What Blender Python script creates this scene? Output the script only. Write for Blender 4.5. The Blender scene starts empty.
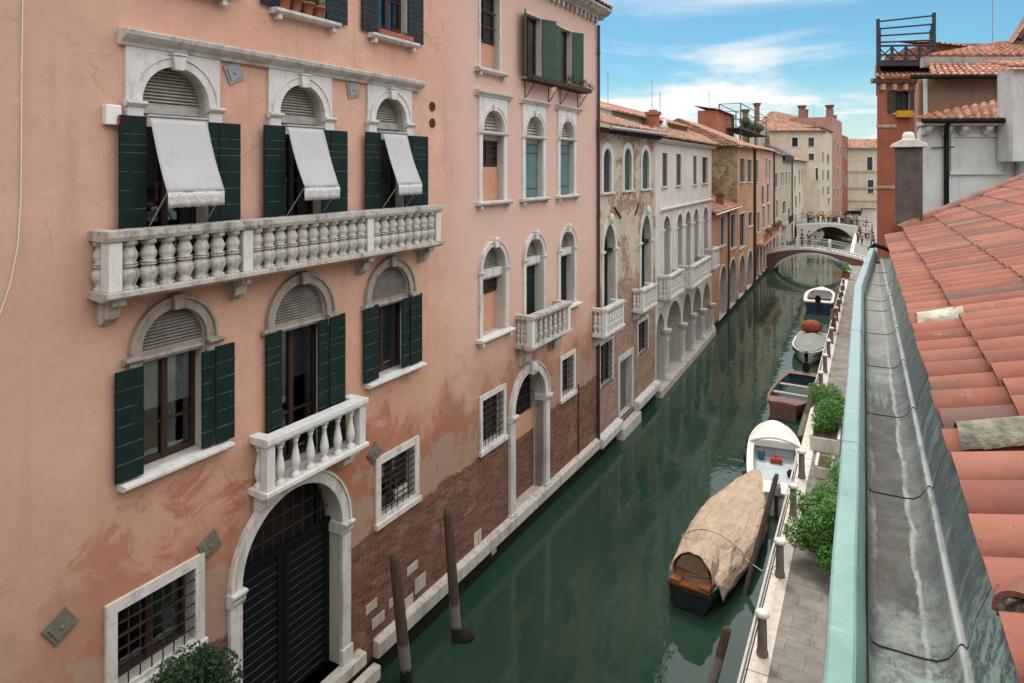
import bpy, bmesh, math, random
from mathutils import Vector, Matrix, noise as mnoise
from mathutils.geometry import tessellate_polygon
R = random.Random(7)
PI = math.pi
scene = bpy.context.scene
COL = scene.collection
CAMZ, FOC, CX, CY = 10.8, 683.0, 512.0, 168.0      # eye height above the water, focal length and principal point of the photograph

# ---------------------------------------------------------------- mesh builder
class MB:
    def __init__(s): s.v = []; s.f = []; s.sm = []; s.mi = []
    def add(s, verts, faces, smooth=False, mi=0):
        n = len(s.v); s.v += [tuple(v) for v in verts]
        for f in faces: s.f.append([i + n for i in f]); s.sm.append(smooth); s.mi.append(mi)
        return s
    def box(s, x0, x1, o0, o1, z0, z1, mi=0):           # o = distance out of the wall (local -y)
        x0, x1 = min(x0, x1), max(x0, x1); y0, y1 = -max(o0, o1), -min(o0, o1); z0, z1 = min(z0, z1), max(z0, z1)
        return s.add([(x0,y0,z0),(x1,y0,z0),(x1,y1,z0),(x0,y1,z0),(x0,y0,z1),(x1,y0,z1),(x1,y1,z1),(x0,y1,z1)],
                     [(0,3,2,1),(4,5,6,7),(0,1,5,4),(1,2,6,5),(2,3,7,6),(3,0,4,7)], mi=mi)
    def prism(s, poly, o0, o1, mi=0, back=False):        # polygon in (s,z) extruded from o0 (wall side) to o1 (front)
        n = len(poly)
        vs = [(p[0], -o1, p[1]) for p in poly] + [(p[0], -o0, p[1]) for p in poly]
        fs = [list(range(n))] + [(i, i+n, (i+1) % n + n, (i+1) % n) for i in range(n)]
        if back: fs.append(list(range(2*n-1, n-1, -1)))
        return s.add(vs, fs, mi=mi)
    def prof(s, x0, x1, pr, mi=0):                       # profile [(o,z)...] swept along s, closed ends
        n = len(pr)
        vs = [(x0, -o, z) for o, z in pr] + [(x1, -o, z) for o, z in pr]
        fs = [(i, (i+1) % n, (i+1) % n + n, i+n) for i in range(n)] + [list(range(n-1,-1,-1)), list(range(n, 2*n))]
        return s.add(vs, fs, mi=mi)
    def tube(s, p, q, r, n=8, r2=None, cap=True, mi=0, smooth=True):
        p, q = Vector(p), Vector(q); d = (q-p)
        if d.length < 1e-6: return s
        d.normalize(); a = d.orthogonal().normalized(); b = d.cross(a); r2 = r if r2 is None else r2
        vs = [p + (a*math.cos(2*PI*i/n) + b*math.sin(2*PI*i/n))*r for i in range(n)] + \
             [q + (a*math.cos(2*PI*i/n) + b*math.sin(2*PI*i/n))*r2 for i in range(n)]
        s.add(vs, [(i, (i+1) % n, (i+1) % n + n, i+n) for i in range(n)], smooth, mi)
        if cap: s.add(vs[:n], [list(range(n-1,-1,-1))], mi=mi); s.add(vs[n:], [list(range(n))], mi=mi)
        return s
    def path(s, pts, r, n=6, mi=0):
        for i in range(len(pts)-1): s.tube(pts[i], pts[i+1], r, n, mi=mi)
        return s
    def lathe(s, c, pr, n=10, mi=0):                     # pr = [(radius, z)...] bottom to top
        c = Vector(c); m = len(pr); vs = []
        for r, z in pr:
            for i in range(n): vs.append(c + Vector((r*math.cos(2*PI*i/n), r*math.sin(2*PI*i/n), z)))
        fs = [(j*n+i, j*n+(i+1) % n, (j+1)*n+(i+1) % n, (j+1)*n+i) for j in range(m-1) for i in range(n)]
        s.add(vs, fs, True, mi)
        s.add(vs[:n], [list(range(n-1,-1,-1))], mi=mi); s.add(vs[-n:], [list(range(n))], mi=mi)
        return s
    def grid(s, fn, nu, nv, mi=0, smooth=True):
        vs = [fn(i/nu, j/nv) for j in range(nv+1) for i in range(nu+1)]
        return s.add(vs, [(j*(nu+1)+i, j*(nu+1)+i+1, (j+1)*(nu+1)+i+1, (j+1)*(nu+1)+i) for j in range(nv) for i in range(nu)], smooth, mi)
    def ball(s, c, rx, ry=None, rz=None, n=10, m=6, mi=0):
        ry = rx if ry is None else ry; rz = rx if rz is None else rz; c = Vector(c)
        return s.grid(lambda u, v: c + Vector((rx*math.cos(2*PI*u)*math.sin(PI*v), ry*math.sin(2*PI*u)*math.sin(PI*v), -rz*math.cos(PI*v))), n, m, mi)
    def band(s, sc, zs, r0, r1, o0, o1, a0=0.0, a1=PI, n=20, mi=0, sq=1.0):   # arch band, front + soffit + extrados
        vs = []
        for i in range(n+1):
            a = a0 + (a1-a0)*i/n; c, t = math.cos(a), math.sin(a)*sq
            for r, o in ((r0, o0), (r0, o1), (r1, o1), (r1, o0)): vs.append((sc + r*c, -o, zs + r*t))
        fs = []
        for i in range(n):
            for k in range(3): fs.append((4*i+k, 4*i+k+1, 4*i+5+k, 4*i+4+k))
        fs += [(0,3,2,1), (4*n, 4*n+1, 4*n+2, 4*n+3)]
        return s.add(vs, fs, mi=mi)
    def build(s, name, mats, parent=None, bevel=0, solid=0, loc=None):
        me = bpy.data.meshes.new(name); me.from_pydata(s.v, [], s.f)
        ms = mats if isinstance(mats, (list, tuple)) else [mats]
        for m in ms: me.materials.append(m)
        me.polygons.foreach_set('use_smooth', s.sm); me.polygons.foreach_set('material_index', s.mi)
        me.validate(); me.update()
        o = bpy.data.objects.new(name, me); COL.objects.link(o)
        if parent is not None: o.parent = parent
        if loc is not None: o.location = loc
        if solid:
            md = o.modifiers.new('thickness', 'SOLIDIFY'); md.thickness = solid; md.offset = 0
        if bevel:
            md = o.modifiers.new('edge', 'BEVEL'); md.width = bevel; md.segments = 2; md.limit_method = 'ANGLE'; md.angle_limit = 0.7
        return o

def tag(o, label=None, cat=None, group=None, kind=None):
    if label: o['label'] = label
    if cat: o['category'] = cat
    if group: o['group'] = group
    if kind: o['kind'] = kind
    return o
def thing(name, label, cat, loc=(0,0,0), rz=0.0, group=None):
    o = bpy.data.objects.new(name, None); COL.objects.link(o); o.location = loc; o.rotation_euler = (0,0,rz)
    o.empty_display_size = .2
    return tag(o, label, cat, group)
def inst(src, name, parent, loc, rz=0.0, scale=None):    # another part sharing the mesh of an earlier one
    c = src.copy(); c.name = name; COL.objects.link(c); c.parent = parent; c.location = loc; c.rotation_euler = (0,0,rz)
    if scale: c.scale = scale
    return c

# ---------------------------------------------------------------- wall frames: s along the wall, o out of it, z up
class Frame:
    def __init__(s, O, d):
        s.O = Vector(O[:2]); s.d = Vector(d[:2]).normalized(); s.n = Vector((s.d.y, -s.d.x)); s.rz = math.atan2(s.d.y, s.d.x)
    def s_at(s, x, o=0.0):
        u = (x-CX)/FOC; P = s.O + s.n*o
        return (u*P.y - P.x)/(s.d.x - u*s.d.y)
    def px(s, x, y, o=0.0):
        t = s.s_at(x, o); Z = s.O.y + t*s.d.y + o*s.n.y
        return t, CAMZ - (y-CY)*Z/FOC
    def z(s, x, y, o=0.0): return s.px(x, y, o)[1]
    def world(s, t, o=0.0, z=0.0):
        p = s.O + s.d*t + s.n*o; return Vector((p.x, p.y, z))
    def empty(s, name, label, cat, group=None): return thing(name, label, cat, (s.O.x, s.O.y, 0), s.rz, group)
def ground(x, y, z=0.0):                                 # where a level z is met below a point of the photograph
    Y = FOC*(CAMZ-z)/(y-CY); return Vector(((x-CX)*Y/FOC, Y, z))

def arch_loop(s0, s1, zb, zs, kind='round', n=16, rise=None):
    c = (s0+s1)/2; r = (s1-s0)/2
    if kind == 'flat': return [(s0,zb),(s1,zb),(s1,zs),(s0,zs)]
    rise = r if rise is None else rise
    L = [(s0,zb),(s1,zb)]
    if kind == 'round':
        L += [(c + r*math.cos(PI*i/n), zs + rise*math.sin(PI*i/n)) for i in range(n+1)]
    else:                                                # pointed, two arcs
        h = n//2
        for i in range(h+1):
            t = i/h; L.append((s1 - r*(1-math.cos(t*PI/2))**1.0*1.0, zs + rise*math.sin(t*PI/2)*(.82+.18*t)))
        for i in range(h-1,-1,-1):
            t = i/h; L.append((s0 + r*(1-math.cos(t*PI/2)), zs + rise*math.sin(t*PI/2)*(.82+.18*t)))
    return L
def wall_with_holes(mb, outline, holes, o=0.0, mi=0, rmi=0):   # holes = [(loop, depth)...]
    polys = [[Vector((p[0], p[1], 0)) for p in outline]] + [[Vector((p[0], p[1], 0)) for p in h] for h, _ in holes]
    flat = [p for pl in polys for p in pl]
    tris = tessellate_polygon(polys)
    fs = []
    for t in tris:
        a, b, c = (flat[i] for i in t)
        if (b-a).cross(c-a).z < 0: t = (t[0], t[2], t[1])
        fs.append(tuple(t))
    mb.add([(p.x, -o, p.y) for p in flat], fs, mi=mi)
    for h, dep in holes:
        n = len(h)
        mb.add([(p[0], -o, p[1]) for p in h] + [(p[0], -o+dep, p[1]) for p in h], [(i, i+n, (i+1) % n + n, (i+1) % n) for i in range(n)], mi=rmi)
def slab_with_hole(mb, outline, hole, o0, o1, mi=0):       # a stone surround: plate with a hole, front + inner + outer edges
    wall_with_holes(mb, outline, [(hole, o1-o0)], o1, mi, mi)
    n = len(outline)
    mb.add([(p[0], -o1, p[1]) for p in outline] + [(p[0], -o0, p[1]) for p in outline], [(i, (i+1) % n, (i+1) % n + n, i+n) for i in range(n)], mi=mi)

# ---------------------------------------------------------------- materials
class N:
    def __init__(s, name):
        s.m = bpy.data.materials.new(name); s.m.use_nodes = True; s.t = s.m.node_tree; s.t.nodes.clear()
        s.out = s.n('ShaderNodeOutputMaterial'); s.b = s.n('ShaderNodeBsdfPrincipled'); s.l(s.b.outputs[0], s.out.inputs[0])
        s.tc = s.n('ShaderNodeTexCoord')
    def n(s, t, **k):
        x = s.t.nodes.new(t)
        for a, b in k.items(): setattr(x, a, b)
        return x
    def l(s, a, b): s.t.links.new(a, b)
    def set(s, sock, v):
        if hasattr(v, 'is_linked') or isinstance(v, bpy.types.NodeSocket): s.l(v, sock)
        elif isinstance(v, (tuple, list)) and len(v) == 3 and sock.type == 'RGBA': sock.default_value = (*v, 1)
        else: sock.default_value = v
    def mapv(s, scale=(1,1,1), src=None, loc=(0,0,0), rot=(0,0,0)):
        m = s.n('ShaderNodeMapping'); s.l(src or s.tc.outputs['Object'], m.inputs[0]); m.inputs['Scale'].default_value = scale
        m.inputs['Location'].default_value = loc; m.inputs['Rotation'].default_value = rot; return m.outputs[0]
    def noise(s, scale=1, detail=4, rough=.6, vec=None, dist=0.0):
        x = s.n('ShaderNodeTexNoise'); x.inputs['Scale'].default_value = scale; x.inputs['Detail'].default_value = detail
        x.inputs['Roughness'].default_value = rough; x.inputs['Distortion'].default_value = dist
        s.l(vec or s.tc.outputs['Object'], x.inputs['Vector']); return x.outputs['Fac']
    def ramp(s, fac, a, b, lo=0.0, hi=1.0):
        x = s.n('ShaderNodeMapRange'); x.clamp = True; x.interpolation_type = 'SMOOTHSTEP'; s.set(x.inputs[0], fac)
        x.inputs[1].default_value = a; x.inputs[2].default_value = b; x.inputs[3].default_value = lo; x.inputs[4].default_value = hi
        return x.outputs[0]
    def mix(s, f, a, b):
        x = s.n('ShaderNodeMix', data_type='RGBA'); s.set(x.inputs[0], f); s.set(x.inputs[6], a); s.set(x.inputs[7], b); return x.outputs[2]
    def math(s, op, a, b=0.0, c=None):
        x = s.n('ShaderNodeMath', operation=op); s.set(x.inputs[0], a); s.set(x.inputs[1], b)
        if c is not None: s.set(x.inputs[2], c)
        return x.outputs[0]
    def xyz(s, src=None):
        x = s.n('ShaderNodeSeparateXYZ'); s.l(src or s.tc.outputs['Object'], x.inputs[0]); return x.outputs
    def comb(s, x, y, z):
        c = s.n('ShaderNodeCombineXYZ'); s.set(c.inputs[0], x); s.set(c.inputs[1], y); s.set(c.inputs[2], z); return c.outputs[0]
    def bump(s, h, strength=.3, dist=.02):
        b = s.n('ShaderNodeBump'); b.inputs['Strength'].default_value = strength; b.inputs['Distance'].default_value = dist
        s.set(b.inputs['Height'], h); s.l(b.outputs[0], s.b.inputs['Normal']); return b
    def fin(s, col, rough=.85, spec=.3, metal=0.0):
        s.set(s.b.inputs['Base Color'], col); s.set(s.b.inputs['Roughness'], rough); s.b.inputs['Specular IOR Level'].default_value = spec
        s.b.inputs['Metallic'].default_value = metal; return s.m
    def hue(s, col, f, amt=.12):                          # vary the value of a colour
        x = s.n('ShaderNodeHueSaturation'); s.set(x.inputs['Color'], col)
        s.l(s.ramp(f, 0, 1, 1-amt, 1+amt), x.inputs['Value']); return x.outputs[0]

def m_plain(name, c1, c2=None, scale=6.0, rough=.8, spec=.3, bump=.15, metal=0.0, lo=.3, hi=.7, bs=60, bd=.01):
    k = N(name); c2 = c2 or tuple(c*.75 for c in c1)
    f = k.noise(scale, 6, .65)
    col = k.mix(k.ramp(f, lo, hi), c1, c2)
    if bump: k.bump(k.noise(bs, 4), bump, bd)
    return k.fin(col, rough, spec, metal)
def m_stone(name, c1, dirt, amt=.5):                      # pale stone with dark rain streaks and lichen
    k = N(name)
    st = k.noise(1.0, 6, .65, k.mapv((5,5,.9)))
    bl = k.noise(9, 6, .7)
    f = k.math('MULTIPLY', k.ramp(st, .45, .72), amt)
    f2 = k.math('MULTIPLY', k.ramp(bl, .52, .72), amt*.9)
    col = k.mix(f2, k.mix(f, c1, dirt), tuple(d*.8 for d in dirt))
    k.bump(k.noise(40, 5, .7), .25, .015)
    return k.fin(col, .85, .25)
def brick_node(k, vec, c1, c2, mortar, w=.26, h=.07):
    b = k.n('ShaderNodeTexBrick'); k.l(vec, b.inputs['Vector']); b.inputs['Scale'].default_value = 1
    b.inputs['Brick Width'].default_value = w; b.inputs['Row Height'].default_value = h; b.inputs['Mortar Size'].default_value = .009
    b.inputs['Mortar Smooth'].default_value = .3; b.inputs['Bias'].default_value = -.1
    k.set(b.inputs['Color1'], c1); k.set(b.inputs['Color2'], c2); k.set(b.inputs['Mortar'], mortar); return b
def m_stucco(name, c1, c2, stain, st_amt=.5, brick=None, z_brick=-9, patch=0.0, extra=None, z_wander=2.2):
    """lime stucco; below z_brick (wandering edge) and in patches the bricks come through"""
    k = N(name); X, Y, Z = k.xyz()
    f = k.ramp(k.noise(.42, 7, .62), .35, .65)
    col = k.mix(f, c1, c2)
    fine = k.noise(2.3, 8, .72)
    col = k.hue(col, fine, .14)
    streak = k.ramp(k.noise(1.0, 6, .6, k.mapv((2.6,2.6,.22))), .52, .74)
    col = k.mix(k.math('MULTIPLY', streak, st_amt), col, stain)
    thin = k.ramp(k.noise(1.0, 5, .7, k.mapv((11,11,.30), loc=(1,1,3))), .56, .76)
    col = k.mix(k.math('MULTIPLY', thin, st_amt*.55), col, stain)
    col = k.hue(col, k.noise(16, 4, .7), .10)
    pw = k.ramp(k.noise(.7, 9, .74, k.mapv((1,1,1.5), loc=(6,3,2))), .56, .62)
    col = k.mix(k.math('MULTIPLY', pw, st_amt*.35), col, tuple(min(.8, c*1.18+.03) for c in c1))
    vo = k.n('ShaderNodeTexVoronoi', feature='DISTANCE_TO_EDGE'); vo.inputs['Scale'].default_value = .55
    dv_ = k.n('ShaderNodeVectorMath', operation='ADD'); k.l(k.tc.outputs['Object'], dv_.inputs[0]); nv = k.n('ShaderNodeTexNoise'); nv.inputs['Scale'].default_value = 1.6; nv.inputs['Detail'].default_value = 6; k.l(k.tc.outputs['Object'], nv.inputs['Vector']); k.l(nv.outputs['Color'], dv_.inputs[1]); k.l(dv_.outputs[0], vo.inputs['Vector'])
    crack = k.math('MULTIPLY', k.ramp(vo.outputs['Distance'], .004, .010, 1, 0), k.ramp(k.noise(.6, 4, .6, k.mapv((1,1,1), loc=(2,9,4))), .50, .58))
    col = k.mix(k.math('MULTIPLY', crack, .3), col, tuple(c*.45 for c in stain))
    blot = k.ramp(k.noise(.9, 8, .7, k.mapv((1,1,1), loc=(3,1,7))), .6, .7)
    col = k.mix(k.math('MULTIPLY', blot, st_amt*.5), col, tuple(.5*a+.5*b for a, b in zip(stain, c1)))
    if extra: col = extra(k, X, Z, col)
    h = k.noise(5, 8, .7); alg = k.ramp(k.math('ADD', Z, k.math('MULTIPLY', k.noise(3, 5, .7), .5)), .62, .85, 1, 0)
    if brick:
        b1, b2, mo = brick
        vec = k.comb(X, Z, 0)
        bn = brick_node(k, vec, b1, b2, mo)
        bc = k.hue(bn.outputs['Color'], k.noise(1.6, 8, .75), .55)
        eff = k.ramp(k.noise(1.3, 7, .75, k.mapv((1,1,1.6), loc=(9,2,4))), .54, .66)
        bc = k.mix(k.math('MULTIPLY', eff, .45), bc, tuple(min(.8, c*1.5) for c in mo))
        edge = k.math('ADD', Z, k.math('MULTIPLY', k.math('SUBTRACT', k.noise(1.1, 7, .65), .5), z_wander))
        low = k.ramp(edge, z_brick-.04, z_brick+.04, 1, 0)
        m = low
        if patch: m = k.math('MAXIMUM', low, k.ramp(k.noise(.8, 8, .68, k.mapv((1,1,1), loc=(5,5,5))), 1-patch-.02, 1-patch+.02))
        col = k.mix(m, col, bc)
        hb = k.math('MULTIPLY', bn.outputs['Fac'], -1.2)
        hh = k.n('ShaderNodeMix', data_type='FLOAT'); k.l(m, hh.inputs[0]); k.l(h, hh.inputs[2]); k.l(k.math('SUBTRACT', k.math('ADD', hb, k.math('MULTIPLY', h, .6)), .6), hh.inputs[3])
        k.bump(hh.outputs[0], .5, .02)
    else: k.bump(h, .25, .02)
    col = k.mix(alg, col, (.012,.017,.011))
    return k.fin(col, .92, .15)
def m_tile(name, cols, moss=(.12,.10,.075), amt=.35, bscale=30):
    k = N(name)
    g = k.n('ShaderNodeNewGeometry').outputs['Random Per Island']
    r = k.n('ShaderNodeValToRGB'); k.l(g, r.inputs[0]); cr = r.color_ramp
    cr.interpolation = 'CONSTANT'
    cr.elements[0].position = 0; cr.elements[0].color = (*cols[0], 1)
    cr.elements[1].position = 1/len(cols); cr.elements[1].color = (*cols[1], 1)
    for i in range(2, len(cols)):
        e = cr.elements.new(i/len(cols)); e.color = (*cols[i], 1)
    col = k.hue(r.outputs[0], k.noise(2.2, 6, .7), .25)
    f = k.ramp(k.noise(4.5, 8, .74), .55, .68)
    col = k.mix(k.math('MULTIPLY', f, amt), col, moss)
    soot = k.ramp(k.noise(1.0, 7, .72, k.mapv((2.2,1.1,2.2), loc=(2,2,8))), .50, .68)
    col = k.mix(k.math('MULTIPLY', soot, amt*.9), col, tuple(c*1.05 for c in moss))
    pale = k.ramp(k.noise(7.5, 7, .75, k.mapv((1,1,1), loc=(4,8,1))), .62, .74)
    col = k.mix(k.math('MULTIPLY', pale, amt*.6), col, (.42,.36,.29))
    spk = k.ramp(k.noise(34, 3, .6), .66, .74)
    col = k.mix(k.math('MULTIPLY', spk, .55), col, (.05,.04,.035))
    k.bump(k.noise(bscale, 6, .75), .45, .014)
    return k.fin(col, .92, .15)
def m_wood(name, c1, c2, sc=(30,30,2.2), rough=.8, bump=.3):
    k = N(name)
    f = k.noise(1, 6, .65, k.mapv(sc)); g = k.noise(3, 5)
    col = k.hue(k.mix(k.ramp(f, .35, .65), c1, c2), g, .25)
    k.bump(f, bump, .01)
    return k.fin(col, rough, .25)
def m_shutter(name, c, worn):
    k = N(name); X, Y, Z = k.xyz()
    pl = k.n('ShaderNodeTexWave', wave_type='BANDS', bands_direction='X'); k.l(k.tc.outputs['Object'], pl.inputs[0]); pl.inputs['Scale'].default_value = 2.6
    pl.inputs['Distortion'].default_value = 0
    w = k.ramp(k.noise(1, 7, .75, k.mapv((6,6,26))), .66, .7)
    col = k.mix(k.math('MULTIPLY', w, .8), k.hue(c, k.noise(4, 5), .3), worn)
    k.bump(k.noise(1, 4, .6, k.mapv((40,40,3))), .15, .006)
    return k.fin(col, .6, .15)
def m_glass(name='window_glass', tint=(.012,.014,.016)):
    k = N(name)
    tr = k.n('ShaderNodeBsdfTransparent'); tr.inputs[0].default_value = (.75,.78,.78,1)
    gl = k.n('ShaderNodeBsdfGlossy'); gl.inputs['Roughness'].default_value = .02; gl.inputs[0].default_value = (.9,.95,1,1)
    lw = k.n('ShaderNodeFresnel'); lw.inputs[0].default_value = 1.5
    f = k.math('MINIMUM', k.math('MULTIPLY', lw.outputs[0], 1.3), .9)
    mx = k.n('ShaderNodeMixShader'); k.l(f, mx.inputs[0]); k.l(tr.outputs[0], mx.inputs[1]); k.l(gl.outputs[0], mx.inputs[2])
    k.l(mx.outputs[0], k.out.inputs[0]); return k.m
def m_leaf(name, cols):
    k = N(name)
    g = k.n('ShaderNodeNewGeometry').outputs['Random Per Island']
    r = k.n('ShaderNodeValToRGB'); k.l(g, r.inputs[0]); r.color_ramp.elements[0].color = (*cols[0],1); r.color_ramp.elements[1].color = (*cols[2],1)
    e = r.color_ramp.elements.new(.5); e.color = (*cols[1],1)
    k.b.inputs['Transmission Weight'].default_value = 0
    m = k.fin(r.outputs[0], .5, .4)
    tl = k.n('ShaderNodeBsdfTranslucent'); k.l(r.outputs[0], tl.inputs[0])
    mx = k.n('ShaderNodeMixShader'); mx.inputs[0].default_value = .3; k.l(k.b.outputs[0], mx.inputs[1]); k.l(tl.outputs[0], mx.inputs[2]); k.l(mx.outputs[0], k.out.inputs[0])
    return m

BRICK = ((.12,.042,.030), (.235,.095,.064), (.21,.155,.12))
def pink_extra(k, X, Z, col):
    # the right-hand wing was limewashed a cooler, paler pink; the lower wall is more orange and blotched where damp rises, and lowf also paints in the light lost low in the canal
    n1 = k.noise(.55, 6, .6)
    w = k.ramp(k.math('ADD', X, k.math('MULTIPLY', n1, 1.4)), 19.2, 21.0)
    col = k.mix(k.math('MULTIPLY', w, .92), col, (.60,.405,.345))
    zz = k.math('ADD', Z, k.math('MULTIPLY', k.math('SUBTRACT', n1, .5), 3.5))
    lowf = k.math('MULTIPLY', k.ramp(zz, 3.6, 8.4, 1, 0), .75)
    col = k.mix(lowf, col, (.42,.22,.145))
    damp = k.ramp(k.math('ADD', Z, k.math('MULTIPLY', k.math('SUBTRACT', k.noise(.9, 8, .7, k.mapv((1,1,.6), loc=(2,6,3))), .5), 5.0)), 4.3, 5.3, 1, 0)
    col = k.mix(k.math('MULTIPLY', damp, .72), col, (.27,.115,.07))
    sm = k.math('MULTIPLY', k.ramp(k.math('ADD', k.noise(.75, 9, .72, k.mapv((1,1,1.2), loc=(1,4,6)), .8), k.ramp(Z, 3.0, 8.0, .20, -.11)), .55, .64), k.ramp(X, 16.0, 19.5, 1, .35))
    col = k.mix(k.math('MULTIPLY', sm, .78), col, (.35,.135,.075))
    sc_ = k.math('MULTIPLY', k.ramp(k.math('ADD', k.noise(1.5, 9, .75, k.mapv((1,1,1), loc=(4,7,2))), k.ramp(Z, 3.3, 6.2, .16, -.2)), .57, .62), .85)
    col = k.mix(sc_, col, (.34,.235,.185))
    pale = k.ramp(k.noise(1.2, 8, .72, k.mapv((1,1,.5), loc=(7,1,9))), .6, .72)
    col = k.mix(k.math('MULTIPLY', pale, .45), col, (.56,.40,.32))
    left = k.math('MULTIPLY', k.ramp(k.math('ADD', X, k.math('MULTIPLY', n1, 2.5)), 9.8, 13.6, 1, 0), .65)   # greyer and darker towards the near end
    return k.mix(left, col, (.475,.325,.25))
M = {}
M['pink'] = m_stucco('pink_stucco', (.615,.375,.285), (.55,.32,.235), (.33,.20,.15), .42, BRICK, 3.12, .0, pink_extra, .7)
M['pink_plain'] = m_stucco('pink_stucco_infill', (.58,.31,.21), (.52,.27,.18), (.38,.2,.13), .35)
M['istria'] = m_stone('white_istrian_stone', (.58,.56,.525), (.22,.205,.185), .65)
M['istria_clean'] = m_stone('clean_white_stone', (.62,.61,.585), (.33,.315,.29), .45)
M['grey_stone'] = m_stone('weathered_grey_stone', (.33,.285,.245), (.14,.12,.105), .7)
M['balcony_stone'] = m_stone('streaked_balcony_stone', (.47,.44,.395), (.12,.115,.10), .9)
M['ledge'] = m_stone('water_ledge_stone', (.52,.47,.41), (.22,.19,.15), .7)
M['shutter_green'] = m_shutter('dark_green_shutter_paint', (.006,.019,.017), (.25,.3,.28))
M['shutter_navy'] = m_shutter('dark_blue_shutter_paint', (.018,.024,.032), (.10,.11,.12))
M['shutter_mid'] = m_shutter('faded_green_shutter_paint', (.045,.085,.055), (.12,.16,.12))
M['shutter_teal'] = m_shutter('grey_teal_shutter_paint', (.11,.19,.19), (.2,.27,.27))
M['shutter_brown'] = m_shutter('brown_shutter_paint', (.06,.045,.038), (.14,.12,.1))
M['shutter_grey'] = m_shutter('grey_shutter_paint', (.13,.125,.115), (.2,.2,.19))
M['gate'] = m_shutter('blackgreen_gate_paint', (.004,.006,.007), (.05,.055,.055))
M['slat'] = m_plain('cream_louvre_paint', (.47,.44,.39), (.33,.30,.26), 5)
M['slat_grey'] = m_plain('grey_louvre_paint', (.27,.245,.215), (.17,.15,.13), 5)
k = N('white_awning_canvas'); cc = k.mix(k.math('MULTIPLY', k.ramp(k.noise(1, 6, .7, k.mapv((7,7,1.2))), .5, .75), .5), (.60,.60,.595), (.46,.45,.43)); k.bump(k.noise(1, 4, .6, k.mapv((9,9,2))), .25, .03); M['canvas'] = k.fin(cc, .9, .1)
tl_ = k.n('ShaderNodeBsdfTranslucent'); k.l(cc, tl_.inputs[0]); mx_ = k.n('ShaderNodeMixShader'); mx_.inputs[0].default_value = .3; k.l(k.b.outputs[0], mx_.inputs[1]); k.l(tl_.outputs[0], mx_.inputs[2]); k.l(mx_.outputs[0], k.out.inputs[0])
M['wood_dark'] = m_wood('dark_window_wood', (.05,.026,.018), (.028,.016,.012), rough=.5)
M['curtain'] = m_plain('white_lace_curtain', (.70,.69,.66), (.52,.51,.49), 12, .95, .05, 0)
M['glass'] = m_glass()
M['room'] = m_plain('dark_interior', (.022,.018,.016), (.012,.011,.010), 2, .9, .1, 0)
M['room_warm'] = m_plain('brown_interior', (.085,.045,.028), (.03,.018,.012), 2.5, .7, .2, 0)
M['iron'] = m_plain('black_wrought_iron', (.02,.018,.017), (.05,.03,.022), 14, .6, .4, .2)
M['iron_rust'] = m_plain('rusty_iron', (.07,.04,.028), (.03,.022,.02), 14, .8, .2, .2)
M['zinc'] = m_plain('grey_zinc', (.34,.35,.35), (.26,.27,.27), 4, .55, .4, .1, .3)
M['plate'] = m_plain('greenish_metal_plate', (.17,.16,.125), (.12,.105,.08), 8, .6, .4, .15)
M['pipe_brown'] = m_plain('brown_drainpipe_paint', (.055,.032,.027), (.04,.025,.02), 4, .5, .4, 0)
M['white_plastic'] = m_plain('white_plastic', (.75,.75,.73), (.7,.7,.68), 4, .4, .5, 0)
M['red_plastic'] = m_plain('red_plastic', (.35,.02,.025), None, 4, .4, .5, 0)
M['terracotta'] = m_plain('terracotta_pot', (.38,.13,.07), (.30,.10,.055), 9, .85, .2, .15)
M['tile_near'] = m_tile('orange_roof_tiles', [(0.236,0.088,0.061),(0.203,0.076,0.053),(0.258,0.108,0.075),(0.187,0.072,0.053),(0.226,0.088,0.061),(0.170,0.079,0.061),(0.242,0.099,0.067),(0.132,0.076,0.064),(0.209,0.092,0.071)], (.10,.075,.058), amt=.72)
M['tile_old'] = m_tile('weathered_roof_tiles', [(0.360,0.171,0.112),(0.279,0.133,0.087),(0.414,0.228,0.160),(0.216,0.128,0.092),(0.333,0.180,0.126),(0.279,0.190,0.145),(0.378,0.171,0.116),(0.180,0.114,0.087)], amt=.55)
M['tile_red'] = m_tile('bright_red_roof_tiles', [(0.352,0.150,0.099),(0.288,0.123,0.081),(0.400,0.211,0.149),(0.232,0.119,0.086),(0.320,0.150,0.104),(0.376,0.176,0.117)], amt=.5)
M['pan'] = m_plain('shaded_pan_tiles', (.20,.095,.062), (.12,.065,.045), 8, .95, .1, .2)
# ---------------------------------------------------------------- reusable building pieces
def stone_sill(win, s0, s1, z, proj=.16, th=.1, mat='istria', brackets=True):
    m = MB(); m.prof(s0, s1, [(-.05,z-th),(proj-.05,z-th),(proj,z-th*.55),(proj,z),(-.05,z+.012)])
    if brackets:
        for c in (s0+.14, s1-.14): m.box(c-.045, c+.045, 0, proj*.75, z-th-.09, z-th-.001)
    return m.build('sill', M[mat], win, .008)
def shutter(win, s0, s1, z0, z1, o=.05, mat='shutter_green', planks=8, th=.035):
    m = MB(); h = (z1-z0)/planks
    for i in range(planks): m.box(s0, s1, o, o+th, z0+i*h+.004, z0+(i+1)*h-.004)
    m.box(s0+.01, s1-.01, o+.004, o+th-.008, z0+.006, z1-.006)
    if planks > 1:
        for i in range(1, planks): m.box(s0+.012, s1-.012, o+th-.009, o+th-.0005, z0+i*h-.0035, z0+i*h+.0035, mi=1)
    sh = m.build('shutter', [M[mat], M['worn_edge']], win, .003)
    for t in (.15, .82): MB().box(s0-.005, s1+.005, o+th, o+th+.006, z0+(z1-z0)*t, z0+(z1-z0)*t+.025).build('strap_hinge', M['iron'], sh)
    return sh
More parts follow.
